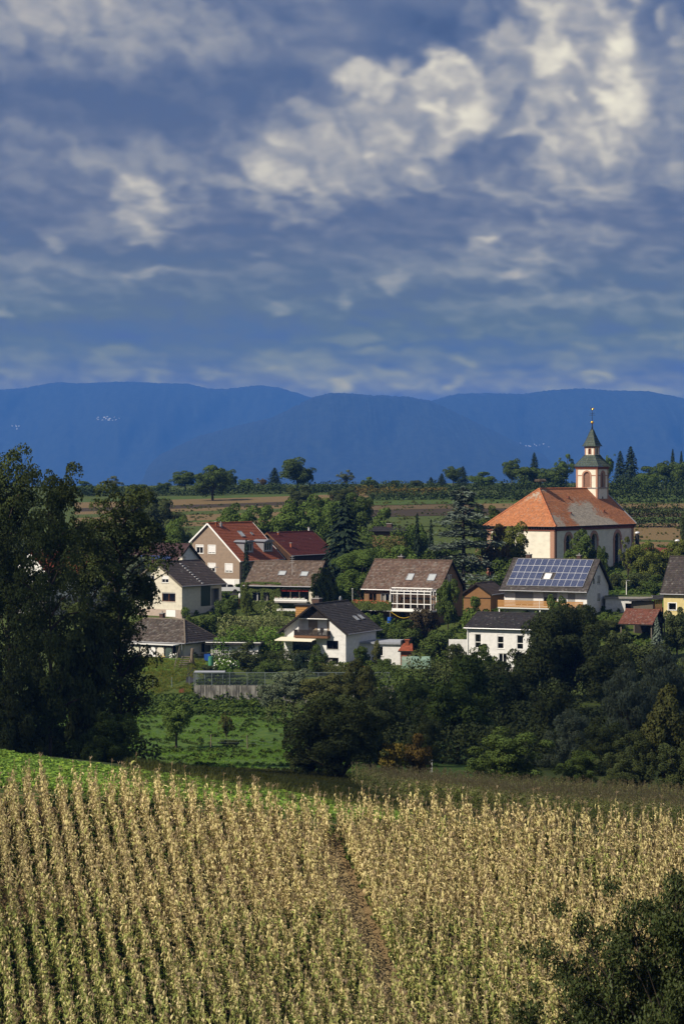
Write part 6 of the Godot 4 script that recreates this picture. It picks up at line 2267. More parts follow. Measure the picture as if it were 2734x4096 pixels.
func tree_kinds() -> void:
	for k in 3:  # broad crowns on a short trunk
		R.seed = 300 + k
		var l := crown_lobes(46 + k * 6, Vector3(0, 0.56, 0), Vector3(0.37, 0.34, 0.37), 0.09, 0.16, 0.2)
		var c := MB.new()
		leaves_on(c, l, 15000, 0.036)
		var w := MB.new()
		trunk(w, l, 0.24, 0.028, 14)
		keep_kind("broad%d" % k, c, w)
	R.seed = 310  # large walnut, near enough to show its leaves
	var lw := crown_lobes(80, Vector3(0, 0.56, 0), Vector3(0.4, 0.36, 0.4), 0.07, 0.125, 0.13)
	var cw := MB.new()
	leaves_on(cw, lw, 48000, 0.0215, 0.55, 0.3)
	var ww := MB.new()
	trunk(ww, lw, 0.17, 0.022, 22, Vector3(0.03, 0, 0))
	keep_kind("walnut", cw, ww)
	for k in 3:  # bushes down to the ground
		R.seed = 320 + k
		var l := crown_lobes(34, Vector3(0, 0.4, 0), Vector3(0.38, 0.44, 0.38), 0.11, 0.18, 0.05)
		var c := MB.new()
		leaves_on(c, l, 7500, 0.055, 0.6, 0.0, -0.8)
		var w := MB.new()
		trunk(w, l, 0.1, 0.02, 8)
		keep_kind("bush%d" % k, c, w)
	for k in 2:  # large bushes near enough to show fine leaves
		R.seed = 325 + k
		var l := crown_lobes(70, Vector3(0, 0.4, 0), Vector3(0.42, 0.48, 0.42), 0.06, 0.12, 0.05)
		var c := MB.new()
		leaves_on(c, l, 26000, 0.027, 0.5, 0.2, -0.8)
		var w := MB.new()
		trunk(w, l, 0.1, 0.02, 12)
		keep_kind("shrub%d" % k, c, w)
	for k in 2:  # upright ovals
		R.seed = 330 + k
		var l := crown_lobes(44, Vector3(0, 0.54, 0), Vector3(0.36, 0.42, 0.36), 0.09, 0.15, 0.1)
		var c := MB.new()
		leaves_on(c, l, 9500, 0.045)
		var w := MB.new()
		trunk(w, l, 0.16, 0.022, 12)
		keep_kind("upright%d" % k, c, w)
	for k in 2:  # thin see-through crowns
		R.seed = 340 + k
		var l := crown_lobes(40, Vector3(0, 0.6, 0), Vector3(0.42, 0.36, 0.42), 0.05, 0.1, 0.22)
		var c := MB.new()
		leaves_on(c, l, 4200, 0.045, 0.5)
		var w := MB.new()
		trunk(w, l, 0.26, 0.022, 24)
		keep_kind("thin%d" % k, c, w)
	for k in 3:  # tall poplars: spreading steep limbs, clumps all the way down, gaps between
		R.seed = 350 + k
		var l := []
		var w := MB.new()
		var tip := Vector3(R.randf_range(-0.08, 0.08), 0.9, 0)
		w.tube([Vector3(0, -0.02, 0), Vector3(0.02, 0.3, 0), tip * 0.66, tip], [0.02, 0.016, 0.01, 0.002], 7)
		for i in 44:
			var h := lerpf(0.12, 0.84, pow(float(i) / 43.0, 0.9))
			var az := R.randf() * TAU
			var reach := R.randf_range(0.2, 0.5) * (1.0 - 0.3 * absf(h - 0.55) * 2.0)
			var e := Vector3(tip.x * h + cos(az) * reach, h + R.randf_range(0.03, 0.15), sin(az) * reach)
			w.tube([Vector3(tip.x * h * 0.9, h - 0.02, 0), (Vector3(tip.x * h, h, 0) + e) * 0.5 + Vector3(0, 0.01, 0), e], [0.007, 0.004, 0.001], 5)
			for q in 5:
				var s := R.randf_range(0.4, 1.1)
				l.append([Vector3(tip.x * h, h, 0).lerp(e, s) + Vector3(R.randfn(), R.randfn() * 0.5, R.randfn()) * 0.05, R.randf_range(0.045, 0.115), R.randf_range(0.7, 1.25)])
		for i in 22:
			l.append([tip + Vector3(R.randfn() * 0.15, R.randf_range(-0.2, 0.06), R.randfn() * 0.15), R.randf_range(0.06, 0.1), R.randf_range(0.8, 1.3)])
		var c := MB.new()
		leaves_on(c, l, 36000, 0.0225, 0.75, 0.0, -0.35, 0.42)
		keep_kind("poplar%d" % k, c, w)
	R.seed = 360  # willow: soft upright strokes
	var l2 := crown_lobes(60, Vector3(0, 0.5, 0), Vector3(0.38, 0.42, 0.38), 0.08, 0.14, 0.05)
	var c2 := MB.new()
	leaves_on(c2, l2, 17000, 0.05, 0.22, 0.8, -0.8)
	var w2 := MB.new()
	trunk(w2, l2, 0.12, 0.022, 14)
	keep_kind("willow", c2, w2)
	for k in 2:
		conifer(370 + k, k)
	cedar(380)


func conifer(sd: int, thin: int) -> void:
	R.seed = sd
	var c := MB.new()
	var w := MB.new()
	w.tube([Vector3(0, -0.02, 0), Vector3(0, 0.98, 0)], [0.022, 0.002], 6)
	var levels := 26
	for i in levels:
		var y := lerpf(0.05, 0.97, float(i) / (levels - 1))
		var r := 0.5 * pow(1.0 - y, 0.8) + 0.02
		var n := int(lerpf(13, 5, y))
		for j in n:
			var az := TAU * (j + R.randf() * 0.7) / n
			var out := Vector3(cos(az), 0, sin(az))
			var rr := r * R.randf_range(0.7, 1.12)
			var e := Vector3(0, y, 0) + out * rr + Vector3(0, -rr * 0.26, 0)
			var tone_ := R.randf_range(0.7, 1.35)
			for q in 17:
				var s := sqrt(R.randf())
				var p := Vector3(0, y, 0).lerp(e, s) + Vector3(-out.z, 0, out.x) * R.randf_range(-0.5, 0.5) * rr * 0.5 * s
				var t := (out + Vector3(-out.z, 0, out.x) * R.randf_range(-0.8, 0.8) + Vector3(0, -0.55, 0)).normalized()
				var nn := (Vector3.UP + out * 0.5 + Vector3(R.randfn(), 0, R.randfn()) * 0.3).normalized()
				var sz := R.randf_range(0.03, 0.055)
				c.leaf(p, t * sz, t.cross(nn).normalized() * sz * 0.42, nn, Color(1, 1, 1) * tone_ * R.randf_range(0.75, 1.25))
	keep_kind("spruce%d" % thin, c, w)


func cedar(sd: int) -> void:
	R.seed = sd
	var c := MB.new()
	var w := MB.new()
	w.tube([Vector3(0, -0.02, 0), Vector3(0.01, 0.5, 0), Vector3(0, 0.97, 0)], [0.026, 0.016, 0.003], 7)
	for i in 64:
		var y := lerpf(0.12, 0.97, float(i) / 63.0)
		var az := i * 2.4 + R.randf() * 0.6
		var out := Vector3(cos(az), 0, sin(az))
		var side := Vector3(-out.z, 0, out.x)
		var rr := (0.54 * pow(1.0 - y, 0.72) + 0.03) * R.randf_range(0.42, 1.2)
		var o := Vector3(0, y, 0)
		var e := o + out * rr + Vector3(0, rr * R.randf_range(-0.16, 0.2), 0)
		w.tube([o, e], [0.006, 0.002], 4)
		var tone_ := R.randf_range(0.72, 1.3)
		for q in 150:  # a flat pad of needles that hangs a little at its rim
			var s := pow(R.randf(), 0.6)
			var p := o.lerp(e, 0.2 + 0.85 * s) + side * R.randfn() * rr * 0.2 * (0.4 + s) + Vector3(0, R.randf_range(-0.02, 0.012) - 0.03 * s * R.randf(), 0)
			var t := (out + side * R.randf_range(-1, 1) + Vector3(0, R.randf_range(-0.5, 0.15), 0)).normalized()
			var nn := (Vector3.UP + Vector3(R.randfn(), 0, R.randfn()) * 0.35).normalized()
			var sz := R.randf_range(0.012, 0.024)
			c.leaf(p, t * sz, t.cross(nn).normalized() * sz * 0.5, nn, Color(1, 1, 1) * tone_ * R.randf_range(0.7, 1.3))
	keep_kind("cedar", c, w)


func plant(kind: String, called: String, label: String, category: String, px: float, d: float, top: float, wide: float, tint: String, group := "", sink := 0.0, turn := -1.0) -> Node3D:
	# px: column of its foot, d: distance, top: row of its top, wide: crown width in photograph pixels
	var g := ground(px, d)
	var o := thing(called, label, category, g - Vector3(0, sink, 0), 0.0, group)
	var high := (-(top - HY) * d / F) - g.y + sink
	var w := wide * d / F
	if kind.begins_with("bush") and d < 270 and w > 3.4:
		kind = "shrub%d" % (int(px) % 2)
	o.rotation.y = (R.randf() * TAU) if turn < 0 else turn
	var k: Array = KIND[kind]
	var s := Vector3(w, high / 0.97, w)
	var c := mi("crown", k[0], M[tint], o)
	c.scale = s
	stuff(c)
	if k[1]:
		var t := mi("trunk", k[1], M.bark, o)
		t.scale = s
	return o


func hedge(called: String, label: String, px0: float, px1: float, d0: float, d1: float, top: float, deep: float, tint: String, category := "hedge", leaf := 0.16, lump := 0.25) -> void:
	# a clipped or shaggy run of foliage from one column to another, rows of leaves over a rounded body
	var a := ground(px0, d0)
	var e := ground(px1, d1)
	var o := thing(called, label, category, a)
	var run := e - a
	var ln := Vector2(run.x, run.z).length()
	var ux := Vector3(run.x, 0, run.z).normalized()
	var uz := ux.cross(Vector3.UP)
	var high0 := -(top - HY) * d0 / F - a.y
	var high1 := -(top - HY) * d1 / F - e.y
	var l := []
	var step := deep * 0.42
	var n := int(ln / step)
	for i in n + 1:
		var s := float(i) / maxf(n, 1)
		var h := lerpf(high0, high1, s) * R.randf_range(1.0 - lump, 1.0 + lump * 0.3)
		var base := run * s
		var y := deep * 0.3
		while y < h:
			l.append([base + uz * R.randfn() * deep * 0.14 + Vector3(0, y, 0), deep * R.randf_range(0.4, 0.56), R.randf_range(0.75, 1.2)])
			y += deep * 0.55
		l.append([base + Vector3(0, maxf(h - deep * 0.42, 0.1), 0), deep * R.randf_range(0.38, 0.5), R.randf_range(0.85, 1.25)])
	var b := MB.new()
	leaves_on(b, l, int(ln * (high0 + high1 + deep * 2.0) * 1.7 / (leaf * leaf)), leaf * 1.3, 0.65, 0.0, -0.9)
	var c := obj("foliage", b, M[tint], o)
	stuff(c)


func plants() -> void:
	tree_kinds()
	R.seed = 501
	# tall poplars on the left
	plant("poplar0", "poplar", "tall dark poplar at the left picture edge, topmost of its group", "tree", 36, 178, 1832, 380, "leaf_poplar")
	plant("poplar1", "poplar", "tall dark poplar with leaning trunk, second from the left edge", "tree", 200, 172, 1878, 360, "leaf_poplar")
	plant("poplar2", "poplar", "dark poplar nearest the village, with bare trunk low down", "tree", 478, 186, 1955, 440, "leaf_poplar")
	plant("poplar1", "poplar", "shorter dark poplar standing behind the leaning one", "tree", 335, 196, 2090, 300, "leaf_poplar", "", 0.0, 2.0)
	plant("poplar2", "poplar", "dark tree half outside the left picture edge", "tree", -90, 182, 1900, 360, "leaf_poplar", "", 0.0, 4.0)
	plant("upright0", "elder_bush", "dense dark green elder below the poplars", "bush", 330, 176, 2490, 300, "leaf_dark")
	plant("bush0", "elder_bush", "dark elder thicket at the foot of the left edge poplars", "bush", 60, 170, 2560, 330, "leaf_dark")
	plant("bush1", "round_bush", "round dark green bush on the meadow right of the poplars", "bush", 432, 172, 2818, 330, "leaf_mid")
	plant("bush2", "elder_bush", "low dark bush between the poplar trunks", "bush", 210, 184, 2740, 320, "leaf_dark")
	# meadow
	plant("broad0", "fruit_tree", "small yellowish fruit tree with dark trunk on the meadow", "tree", 705, 240, 2790, 175, "leaf_walnut")
	plant("thin1", "sapling", "bare young tree with few leaves in the meadow", "tree", 905, 246, 2836, 70, "leaf_olive")
	plant("bush0", "bramble_bush", "low bramble clump round the bare young tree", "bush", 918, 243, 2950, 100, "leaf_dark")
	plant("walnut", "walnut_tree", "large dark walnut tree leaning beyond the corn crest", "tree", 1345, 180, 2745, 500, "leaf_dark", "", 1.2)
	plant("bush0", "dark_shrub", "dark bush at the left foot of the large walnut tree", "bush", 1235, 188, 2930, 230, "leaf_dark")
	plant("upright1", "walnut_tree", "dark side crown behind the right of the large walnut tree", "tree", 1480, 196, 2850, 210, "leaf_dark")
	# before the concrete wall and right of it
	plant("bush0", "grey_shrub", "grey green shrub hiding the right end of the concrete wall", "bush", 1085, 296, 2710, 150, "leaf_grey")
	plant("broad2", "grey_shrub", "larger grey green shrub in front of the wire fence", "bush", 1175, 292, 2678, 220, "leaf_grey")
	plant("broad1", "olive_tree", "olive green tree above the large walnut tree, left one", "tree", 1310, 280, 2690, 260, "leaf_olive")
	plant("upright0", "olive_tree", "brownish green tree behind the walnut, right of the fence", "tree", 1445, 268, 2650, 190, "leaf_olive")
	plant("bush1", "dark_shrub", "dark shrub filling the gap right of the walnut tree", "bush", 1540, 240, 2730, 240, "leaf_dark")
	plant("bush2", "dark_shrub", "dark thicket below the green netting tent", "bush", 1640, 262, 2690, 240, "leaf_mid")
	plant("bush0", "golden_bush", "golden brown bush beside the dip cornfield", "bush", 1560, 196, 2930, 150, "leaf_gold")
	plant("bush1", "golden_bush", "rust coloured bush right of the golden one", "bush", 1670, 200, 2935, 130, "leaf_rust")
	plant("broad1", "maple_tree", "mid green rounded tree left of centre in the thicket", "tree", 1830, 226, 2690, 330, "leaf_mid")
	plant("broad2", "maple_tree", "olive green tree behind the rounded one in the thicket", "tree", 1900, 262, 2610, 330, "leaf_mid")
	plant("broad0", "maple_tree", "dark green tree at the left of the thicket", "tree", 1740, 236, 2760, 230, "leaf_dark")
	plant("bush2", "acacia_bush", "spreading yellow green bush in front of the thicket", "bush", 2030, 186, 2885, 400, "leaf_mid")
	plant("walnut", "walnut_tree", "huge walnut tree covering the right end of the white house", "tree", 2275, 296, 2385, 440, "leaf_dark")
	plant("broad2", "walnut_tree", "green side crown left of the huge walnut tree", "tree", 2140, 292, 2500, 280, "leaf_dark")
	plant("broad0", "walnut_tree", "dark lower crown right of the huge walnut tree", "tree", 2440, 286, 2560, 300, "leaf_dark")
	plant("upright1", "ash_tree", "dark tree in the middle of the thicket below the walnut", "tree", 2200, 230, 2740, 260, "leaf_dark")
	plant("bush0", "ash_tree", "greyish scrub right of the yellow green bush", "bush", 2270, 214, 2810, 250, "leaf_grey")
	plant("bush1", "dark_shrub", "dark scrub behind the dip cornfield, right of middle", "bush", 2400, 206, 2850, 260, "leaf_dark")
	plant("bush2", "bramble_bush", "low brambles along the dip cornfield edge", "bush", 2310, 188, 2985, 220, "leaf_mid")
	plant("bush0", "bramble_bush", "low dark brambles before the olive willow", "bush", 2470, 184, 2990, 220, "leaf_dark")
	plant("willow", "willow_tree", "grey green willow at the right picture edge", "tree", 2660, 244, 2580, 340, "leaf_grey")
	plant("willow", "willow_tree", "grey willow left of the one at the right edge", "tree", 2520, 236, 2650, 260, "leaf_grey", "", 0.0, 1.0)
	plant("upright0", "willow_tree", "olive brown willow in front at the right edge", "tree", 2655, 190, 2760, 270, "leaf_olive")
	plant("bush1", "dark_shrub", "dark scrub at the foot of the right edge willows", "bush", 2540, 188, 2900, 260, "leaf_dark")
	plant("bush2", "dark_shrub", "dark bush in the lower right corner of the thicket", "bush", 2720, 182, 2940, 240, "leaf_dark")
	plant("bush0", "dark_shrub", "shaded bush between thicket and large walnut", "bush", 1700, 214, 2840, 180, "leaf_dark")
	plant("broad1", "dark_shrub", "dark undergrowth below the white lower house", "bush", 2010, 280, 2640, 280, "leaf_dark")
	plant("bush1", "dark_shrub", "bush covering the foot of the white lower house", "bush", 1935, 318, 2580, 120, "leaf_mid")
	plant("bush0", "dark_shrub", "dark shrub below the tiled garden shelter", "bush", 2560, 322, 2540, 240, "leaf_dark")
	plant("spruce1", "blue_spruce", "small bluish spruce right of the garden shelter", "tree", 2625, 328, 2470, 90, "leaf_cedar")
	plant("upright1", "dark_shrub", "dark tree at the right edge below the yellow house", "tree", 2705, 330, 2440, 150, "leaf_dark")
	plant("bush2", "dark_shrub", "dark shrub left of the tiled garden shelter", "bush", 2470, 330, 2500, 150, "leaf_dark")
	hedge("thicket", "dark undergrowth filling the thicket behind the dip cornfield", 1520, 3300, 222, 214, 2900, 5.0, "leaf_dark", "thicket", 0.26)
	hedge("thicket", "dense scrub in the middle of the thicket, higher up", 1480, 3200, 262, 258, 2790, 5.0, "leaf_dark", "thicket", 0.28)
	hedge("thicket", "scrub along the foot of the white lower house and shelter", 1680, 3200, 306, 310, 2640, 4.0, "leaf_dark", "thicket", 0.26)
	hedge("thicket", "green scrub between wire fence and net tent gardens", 1420, 1830, 302, 306, 2700, 3.4, "leaf_mid", "thicket", 0.25)
	hedge("thicket", "scrub behind the large walnut tree, below the fence", 1130, 1540, 272, 268, 2800, 4.0, "leaf_dark", "thicket", 0.26)
	hedge("thicket", "dark scrub under the poplars along the green crop", -150, 560, 190, 192, 2960, 4.0, "leaf_dark", "thicket", 0.24)
	for q in [
		[2860, 206, 2760, 300, "broad1", "leaf_olive", "olive tree beyond the right picture edge, beside the olive willow"], [2990, 230, 2700, 330, "broad1", "leaf_dark", "dark tree beyond the right picture edge, behind the grey willow"],
		[3140, 214, 2800, 320, "broad2", "leaf_olive", "outermost bushy tree beyond the right end of the thicket"], [-250, 184, 1960, 380, "poplar0", "leaf_poplar", "poplar beyond the left picture edge, next to the cut one"],
		[-400, 190, 2060, 400, "poplar1", "leaf_poplar", "outermost poplar beyond the left picture edge"]]:
		plant(q[4], "poplar" if q[5] == "leaf_poplar" else "olive_tree", q[6], "tree", q[0], q[1], q[2], q[3], q[5])
	# bungalow and gabled house gardens
	plant("bush0", "flowering_shrub", "yellow green shrub with white flowers by the wire fence", "bush", 905, 319, 2618, 115, "leaf_bright")
	plant("bush1", "dark_shrub", "rounded dark shrub below the carport", "bush", 985, 326, 2570, 150, "leaf_dark")
	plant("bush2", "dark_shrub", "small dark shrub left of the flowering one", "bush", 838, 318, 2650, 90, "leaf_dark")
	plant("bush0", "laurel_bush", "green laurel left of the clipped hedge", "bush", 1070, 320, 2630, 110, "leaf_mid")
	plant("upright1", "juniper", "dark upright juniper in front of the clipped hedge", "bush", 1206, 320, 2606, 84, "leaf_spruce")
	plant("bush1", "round_bush", "rounded clipped bush at the right end of the hedge", "bush", 1268, 323, 2580, 84, "leaf_mid")
	plant("bush2", "dark_shrub", "climbing shrub on the annex wall, left one", "bush", 1442, 331, 2568, 80, "leaf_mid")
	plant("upright0", "dark_shrub", "small tree on the annex wall beside the window", "bush", 1506, 331, 2566, 56, "leaf_olive")
	plant("bush0", "dark_shrub", "low rounded shrub below the annex window", "bush", 1538, 329, 2622, 74, "leaf_mid")
	plant("bush1", "garden_bush", "light green bush above the bungalow roof", "bush", 745, 347, 2432, 96, "leaf_walnut")
	plant("bush2", "garden_bush", "shrub beside the light green bush above the bungalow", "bush", 835, 350, 2440, 110, "leaf_mid")
	plant("bush0", "garden_bush", "shrub below the green door house, by the stair", "bush", 905, 356, 2368, 110, "leaf_mid")
	hedge("knotweed", "pale flowering creeper mass on the bank below the ivy house", 905, 1165, 343, 344, 2462, 3.0, "leaf_pale", "creeper", 0.2)
	hedge("creeper_bank", "green creepers hanging down the bank behind the carport", 880, 1120, 338, 340, 2520, 2.4, "leaf_bright", "creeper", 0.2)
	hedge("clipped_hedge", "dark clipped hedge in front of the balcony house terrace", 1072, 1262, 327, 327, 2596, 1.5, "leaf_dark", "hedge", 0.13, 0.04)
	hedge("low_hedge", "low brownish hedge along the wire fence, right part", 1275, 1420, 322, 322, 2662, 1.4, "leaf_olive", "hedge", 0.13, 0.08)
	hedge("low_hedge", "low green hedge before the annex and net tent", 1430, 1660, 320, 320, 2668, 1.5, "leaf_mid", "hedge", 0.14, 0.2)
	hedge("low_hedge", "low green planting above the concrete wall, left part", 1000, 1180, 317, 317, 2690, 1.2, "leaf_mid", "hedge", 0.14, 0.25)
	# round the houses of the village
	plant("spruce1", "spruce", "small dark spruce in front of the beige house", "tree", 985, 376, 2160, 66, "leaf_spruce")
	plant("spruce0", "spruce", "large dark spruce left of the walnut trees", "tree", 1375, 396, 2000, 290, "leaf_spruce")
	plant("spruce1", "spruce", "slender dark spruce behind the conservatory house", "tree", 1668, 404, 2056, 70, "leaf_spruce")
	plant("spruce1", "spruce", "second slender spruce right of the first", "tree", 1722, 410, 2080, 66, "leaf_spruce")
	plant("cedar", "blue_cedar", "grey blue cedar with layered branches left of the church", "tree", 1850, 398, 1950, 420, "leaf_cedar")
	plant("walnut", "walnut_tree", "broad bright walnut tree left of the conservatory house", "tree", 1450, 384, 2180, 300, "leaf_walnut")
	plant("broad1", "walnut_tree", "bright walnut tree behind the conservatory house roof", "tree", 1590, 388, 2172, 240, "leaf_walnut")
	plant("bush2", "walnut_tree", "low walnut boughs beside the conservatory balcony", "bush", 1365, 372, 2300, 150, "leaf_walnut")
	plant("broad0", "linden_tree", "rounded green tree behind the beige house roof", "tree", 955, 440, 2010, 230, "leaf_walnut")
	plant("broad2", "linden_tree", "bushy green tree left above the beige house", "tree", 712, 420, 2070, 140, "leaf_walnut")
	plant("broad1", "linden_tree", "dark tree left of the bushy green one", "tree", 650, 446, 1985, 210, "leaf_dark")
	plant("bush1", "linden_tree", "low rounded tree between beige house and barn, behind both", "tree", 1060, 446, 2026, 170, "leaf_walnut")
	plant("broad0", "linden_tree", "large bright green tree behind the red barn", "tree", 1190, 440, 1995, 270, "leaf_walnut")
	plant("broad2", "linden_tree", "green tree behind the large spruce, left", "tree", 1300, 462, 1985, 190, "leaf_walnut")
	plant("broad1", "linden_tree", "dull green tree behind the large spruce, right", "tree", 1420, 470, 1962, 180, "leaf_mid")
	plant("bush1", "linden_tree", "light green tree above the dark flat roof", "tree", 1530, 462, 2035, 150, "leaf_walnut")
	plant("bush0", "hazel_bush", "pale scrub right of the dark flat roof", "bush", 1650, 452, 2060, 140, "leaf_walnut")
	plant("bush2", "hazel_bush", "scrub between flat roof and slender spruces", "bush", 1585, 420, 2130, 150, "leaf_olive")
	plant("bush0", "hazel_bush", "scrub between the spruces and the blue cedar", "bush", 1745, 400, 2140, 130, "leaf_mid")
	plant("broad0", "linden_tree", "dark tree just left of the church roof", "tree", 1950, 440, 2020, 190, "leaf_mid")
	plant("broad2", "maple_tree", "autumn tinged maple at the left church wall", "tree", 2040, 408, 2096, 180, "leaf_yellow")
	plant("bush1", "maple_tree", "rust coloured bush left of the autumn maple", "tree", 1990, 404, 2100, 130, "leaf_rust")
	plant("bush2", "maple_tree", "dark green bush above the ochre garage", "bush", 2030, 396, 2200, 200, "leaf_mid")
	plant("upright0", "maple_tree", "green maple in front of the church long wall", "tree", 2325, 408, 2128, 170, "leaf_mid")
	plant("bush0", "maple_tree", "lower part of the maple group by the church wall", "bush", 2300, 400, 2190, 180, "leaf_yellow")
	plant("upright1", "maple_tree", "young tree right of the church maple", "tree", 2408, 406, 2180, 60, "leaf_mid")
	plant("thin0", "birch", "thin light tree at the right corner of the church", "tree", 2510, 404, 2150, 90, "leaf_yellow")
	plant("broad1", "acacia_tree", "yellow green acacia right of the church, left one", "tree", 2575, 404, 2160, 150, "leaf_yellow")
	plant("bush2", "acacia_tree", "yellow green acacia right of the church, middle one", "tree", 2640, 410, 2170, 150, "leaf_yellow")
	plant("broad2", "acacia_tree", "yellow green acacia at the right picture edge", "tree", 2720, 412, 2150, 130, "leaf_yellow")
	plant("bush0", "dark_shrub", "dark shrubs at the foot of the acacias", "bush", 2555, 396, 2270, 150, "leaf_dark")
	plant("bush1", "dark_shrub", "green scrub beside the path to the yellow house", "bush", 2620, 388, 2300, 130, "leaf_mid")
	plant("bush2", "dark_shrub", "dark clipped bush at the church corner by the lawn", "bush", 2460, 398, 2280, 70, "leaf_dark")
	plant("upright0", "maple_tree", "dark tree at the right edge above the field", "tree", 2745, 436, 2030, 90, "leaf_dark")
	plant("upright1", "plum_tree", "tall green tree right of the white conservatory", "tree", 1790, 357, 2312, 120, "leaf_mid")
	plant("bush0", "plum_tree", "purplish bush below the white conservatory", "bush", 1690, 354, 2398, 130, "leaf_purple")
	plant("bush2", "laurel_bush", "rounded laurel below the flower balcony", "bush", 1492, 352, 2430, 130, "leaf_walnut")
	plant("bush1", "laurel_bush", "green shrubs below the blue barrel", "bush", 1620, 350, 2480, 160, "leaf_mid")
	plant("bush0", "laurel_bush", "shrubs right of the annex below the tall tree", "bush", 1760, 344, 2490, 170, "leaf_mid")
	plant("bush1", "laurel_bush", "green shrub in front of the ochre garage", "bush", 1900, 352, 2388, 120, "leaf_walnut")
	plant("bush2", "laurel_bush", "shrub in front of the short white garden wall", "bush", 1820, 334, 2560, 90, "leaf_dark")
	plant("upright1", "walnut_tree", "top of a green tree before the solar house balcony, left", "tree", 2230, 340, 2375, 130, "leaf_mid")
	plant("bush0", "dark_shrub", "hedge like shrubs before the low garage", "bush", 2450, 352, 2470, 130, "leaf_dark")
	plant("bush1", "dark_shrub", "small bush in front of the yellow house", "bush", 2720, 350, 2430, 70, "leaf_dark")
	plant("bush2", "dark_shrub", "dark shrubs between left houses behind the poplars", "bush", 560, 372, 2180, 160, "leaf_grey")
	plant("broad0", "dark_shrub", "dark tree behind the poplars, left of the red roof", "tree", 90, 380, 2120, 220, "leaf_dark")
	plant("broad1", "dark_shrub", "dark trees behind the poplars, right of the red roof", "tree", 440, 384, 2140, 220, "leaf_dark")
	plant("bush1", "ivy_bush", "ivy overgrown bush at the left end of ivy house roof", "bush", 985, 361, 2330, 50, "leaf_ivy")
	hedge("hazel_hedge", "scrub in front of the dark flat roofed house", 1440, 1650, 445, 445, 2127, 3.0, "leaf_walnut", "bush", 0.26)
	# skyline and vineyards
	hedge("vineyard_row", "vineyard row on the skyline left of the round tree", 330, 900, 690, 680, 1948, 2.4, "leaf_vine", "vineyard", 0.4)
	hedge("vineyard_row", "vineyard row on the skyline behind the two round trees", 850, 1300, 690, 676, 1938, 2.4, "leaf_vine", "vineyard", 0.4)
	hedge("vineyard_row", "long vineyard row on the skyline in the middle", 1250, 2060, 690, 684, 1933, 2.4, "leaf_vine", "vineyard", 0.4)
	hedge("vineyard_row", "upper vineyard row behind the church roof and tower", 2000, 2400, 660, 655, 1932, 2.6, "leaf_vine", "vineyard", 0.4)
	hedge("vineyard_row", "upper vineyard row right of the church tower", 2400, 2780, 655, 650, 1917, 2.6, "leaf_vine", "vineyard", 0.4)
	hedge("vineyard_row", "lower vineyard row in the middle below the skyline", 1480, 2080, 625, 622, 1966, 2.2, "leaf_vine", "vineyard", 0.4)
	hedge("vineyard_row", "lower vineyard row behind the church roof", 2060, 2420, 618, 615, 1962, 2.2, "leaf_vine", "vineyard", 0.4)
	hedge("vineyard_row", "middle vineyard row right of the church tower", 2420, 2780, 612, 608, 1953, 2.4, "leaf_vine", "vineyard", 0.4)
	hedge("vineyard_row", "lowest dark hedge row right of the church roof", 2440, 2780, 516, 518, 2014, 2.4, "leaf_dark", "vineyard", 0.35)
	hedge("goldenrod_strip", "strip of yellow flowering goldenrod between the vineyard rows", 1400, 1780, 652, 650, 1950, 1.6, "leaf_gold", "goldenrod", 0.35)
	plant("broad0", "skyline_tree", "dark rounded tree left of the trunk tree on the skyline", "tree", 742, 715, 1882, 150, "leaf_mid")
	plant("broad1", "skyline_tree", "skyline tree with visible trunk and shadow on the field", "tree", 850, 640, 1855, 170, "leaf_mid")
	plant("broad2", "skyline_tree", "rounded tree close right of the trunk tree", "tree", 915, 700, 1880, 90, "leaf_mid")
	plant("bush0", "skyline_tree", "low bush right of the trunk tree on the skyline", "bush", 985, 715, 1902, 80, "leaf_walnut")
	plant("thin1", "skyline_tree", "small brownish tree on the skyline before the big one", "tree", 1052, 720, 1908, 60, "leaf_rust")
	plant("broad2", "skyline_tree", "big dark round tree on the skyline left of middle", "tree", 1190, 690, 1834, 195, "leaf_mid")
	plant("spruce0", "skyline_tree", "dark conifer hidden behind the big round skyline tree", "tree", 1098, 715, 1872, 96, "leaf_spruce")
	plant("broad0", "skyline_tree", "dark low tree on the field slope below the big one", "tree", 1200, 560, 1940, 150, "leaf_dark")
	plant("broad2", "skyline_tree", "dark low trees on the slope right of the big one", "tree", 1370, 556, 1950, 140, "leaf_dark")
	plant("thin0", "skyline_tree", "sparse tree alone on the middle of the skyline", "tree", 1385, 720, 1880, 95, "leaf_grey")
	plant("bush1", "skyline_tree", "pale wispy bush right of the sparse skyline tree", "bush", 1475, 725, 1908, 70, "leaf_walnut")
	plant("bush2", "skyline_tree", "tiny bush on the middle of the skyline", "bush", 1580, 730, 1916, 50, "leaf_mid")
	plant("bush0", "skyline_tree", "small dark bush on the skyline left of the conifers", "bush", 1662, 730, 1914, 62, "leaf_dark")
	plant("spruce0", "skyline_tree", "first of the small conifers on the skyline", "tree", 1722, 730, 1908, 44, "leaf_spruce")
	plant("spruce1", "skyline_tree", "tallest of the small conifers on the skyline", "tree", 1765, 730, 1894, 60, "leaf_spruce")
	plant("spruce0", "skyline_tree", "small conifer beside the broad skyline tree", "tree", 1850, 725, 1866, 70, "leaf_spruce")
	plant("broad1", "skyline_tree", "broad tree beside the conifers left of the church", "tree", 1812, 728, 1862, 90, "leaf_mid")
	plant("bush1", "skyline_tree", "pale bushes left of the church behind the vineyard", "bush", 1930, 720, 1888, 130, "leaf_walnut")
	plant("broad2", "skyline_tree", "rounded tree rising above the pale bushes", "tree", 2045, 715, 1838, 90, "leaf_mid")
	plant("bush2", "skyline_tree", "broad bush behind the vineyard left of the tower", "bush", 2110, 705, 1852, 150, "leaf_mid")
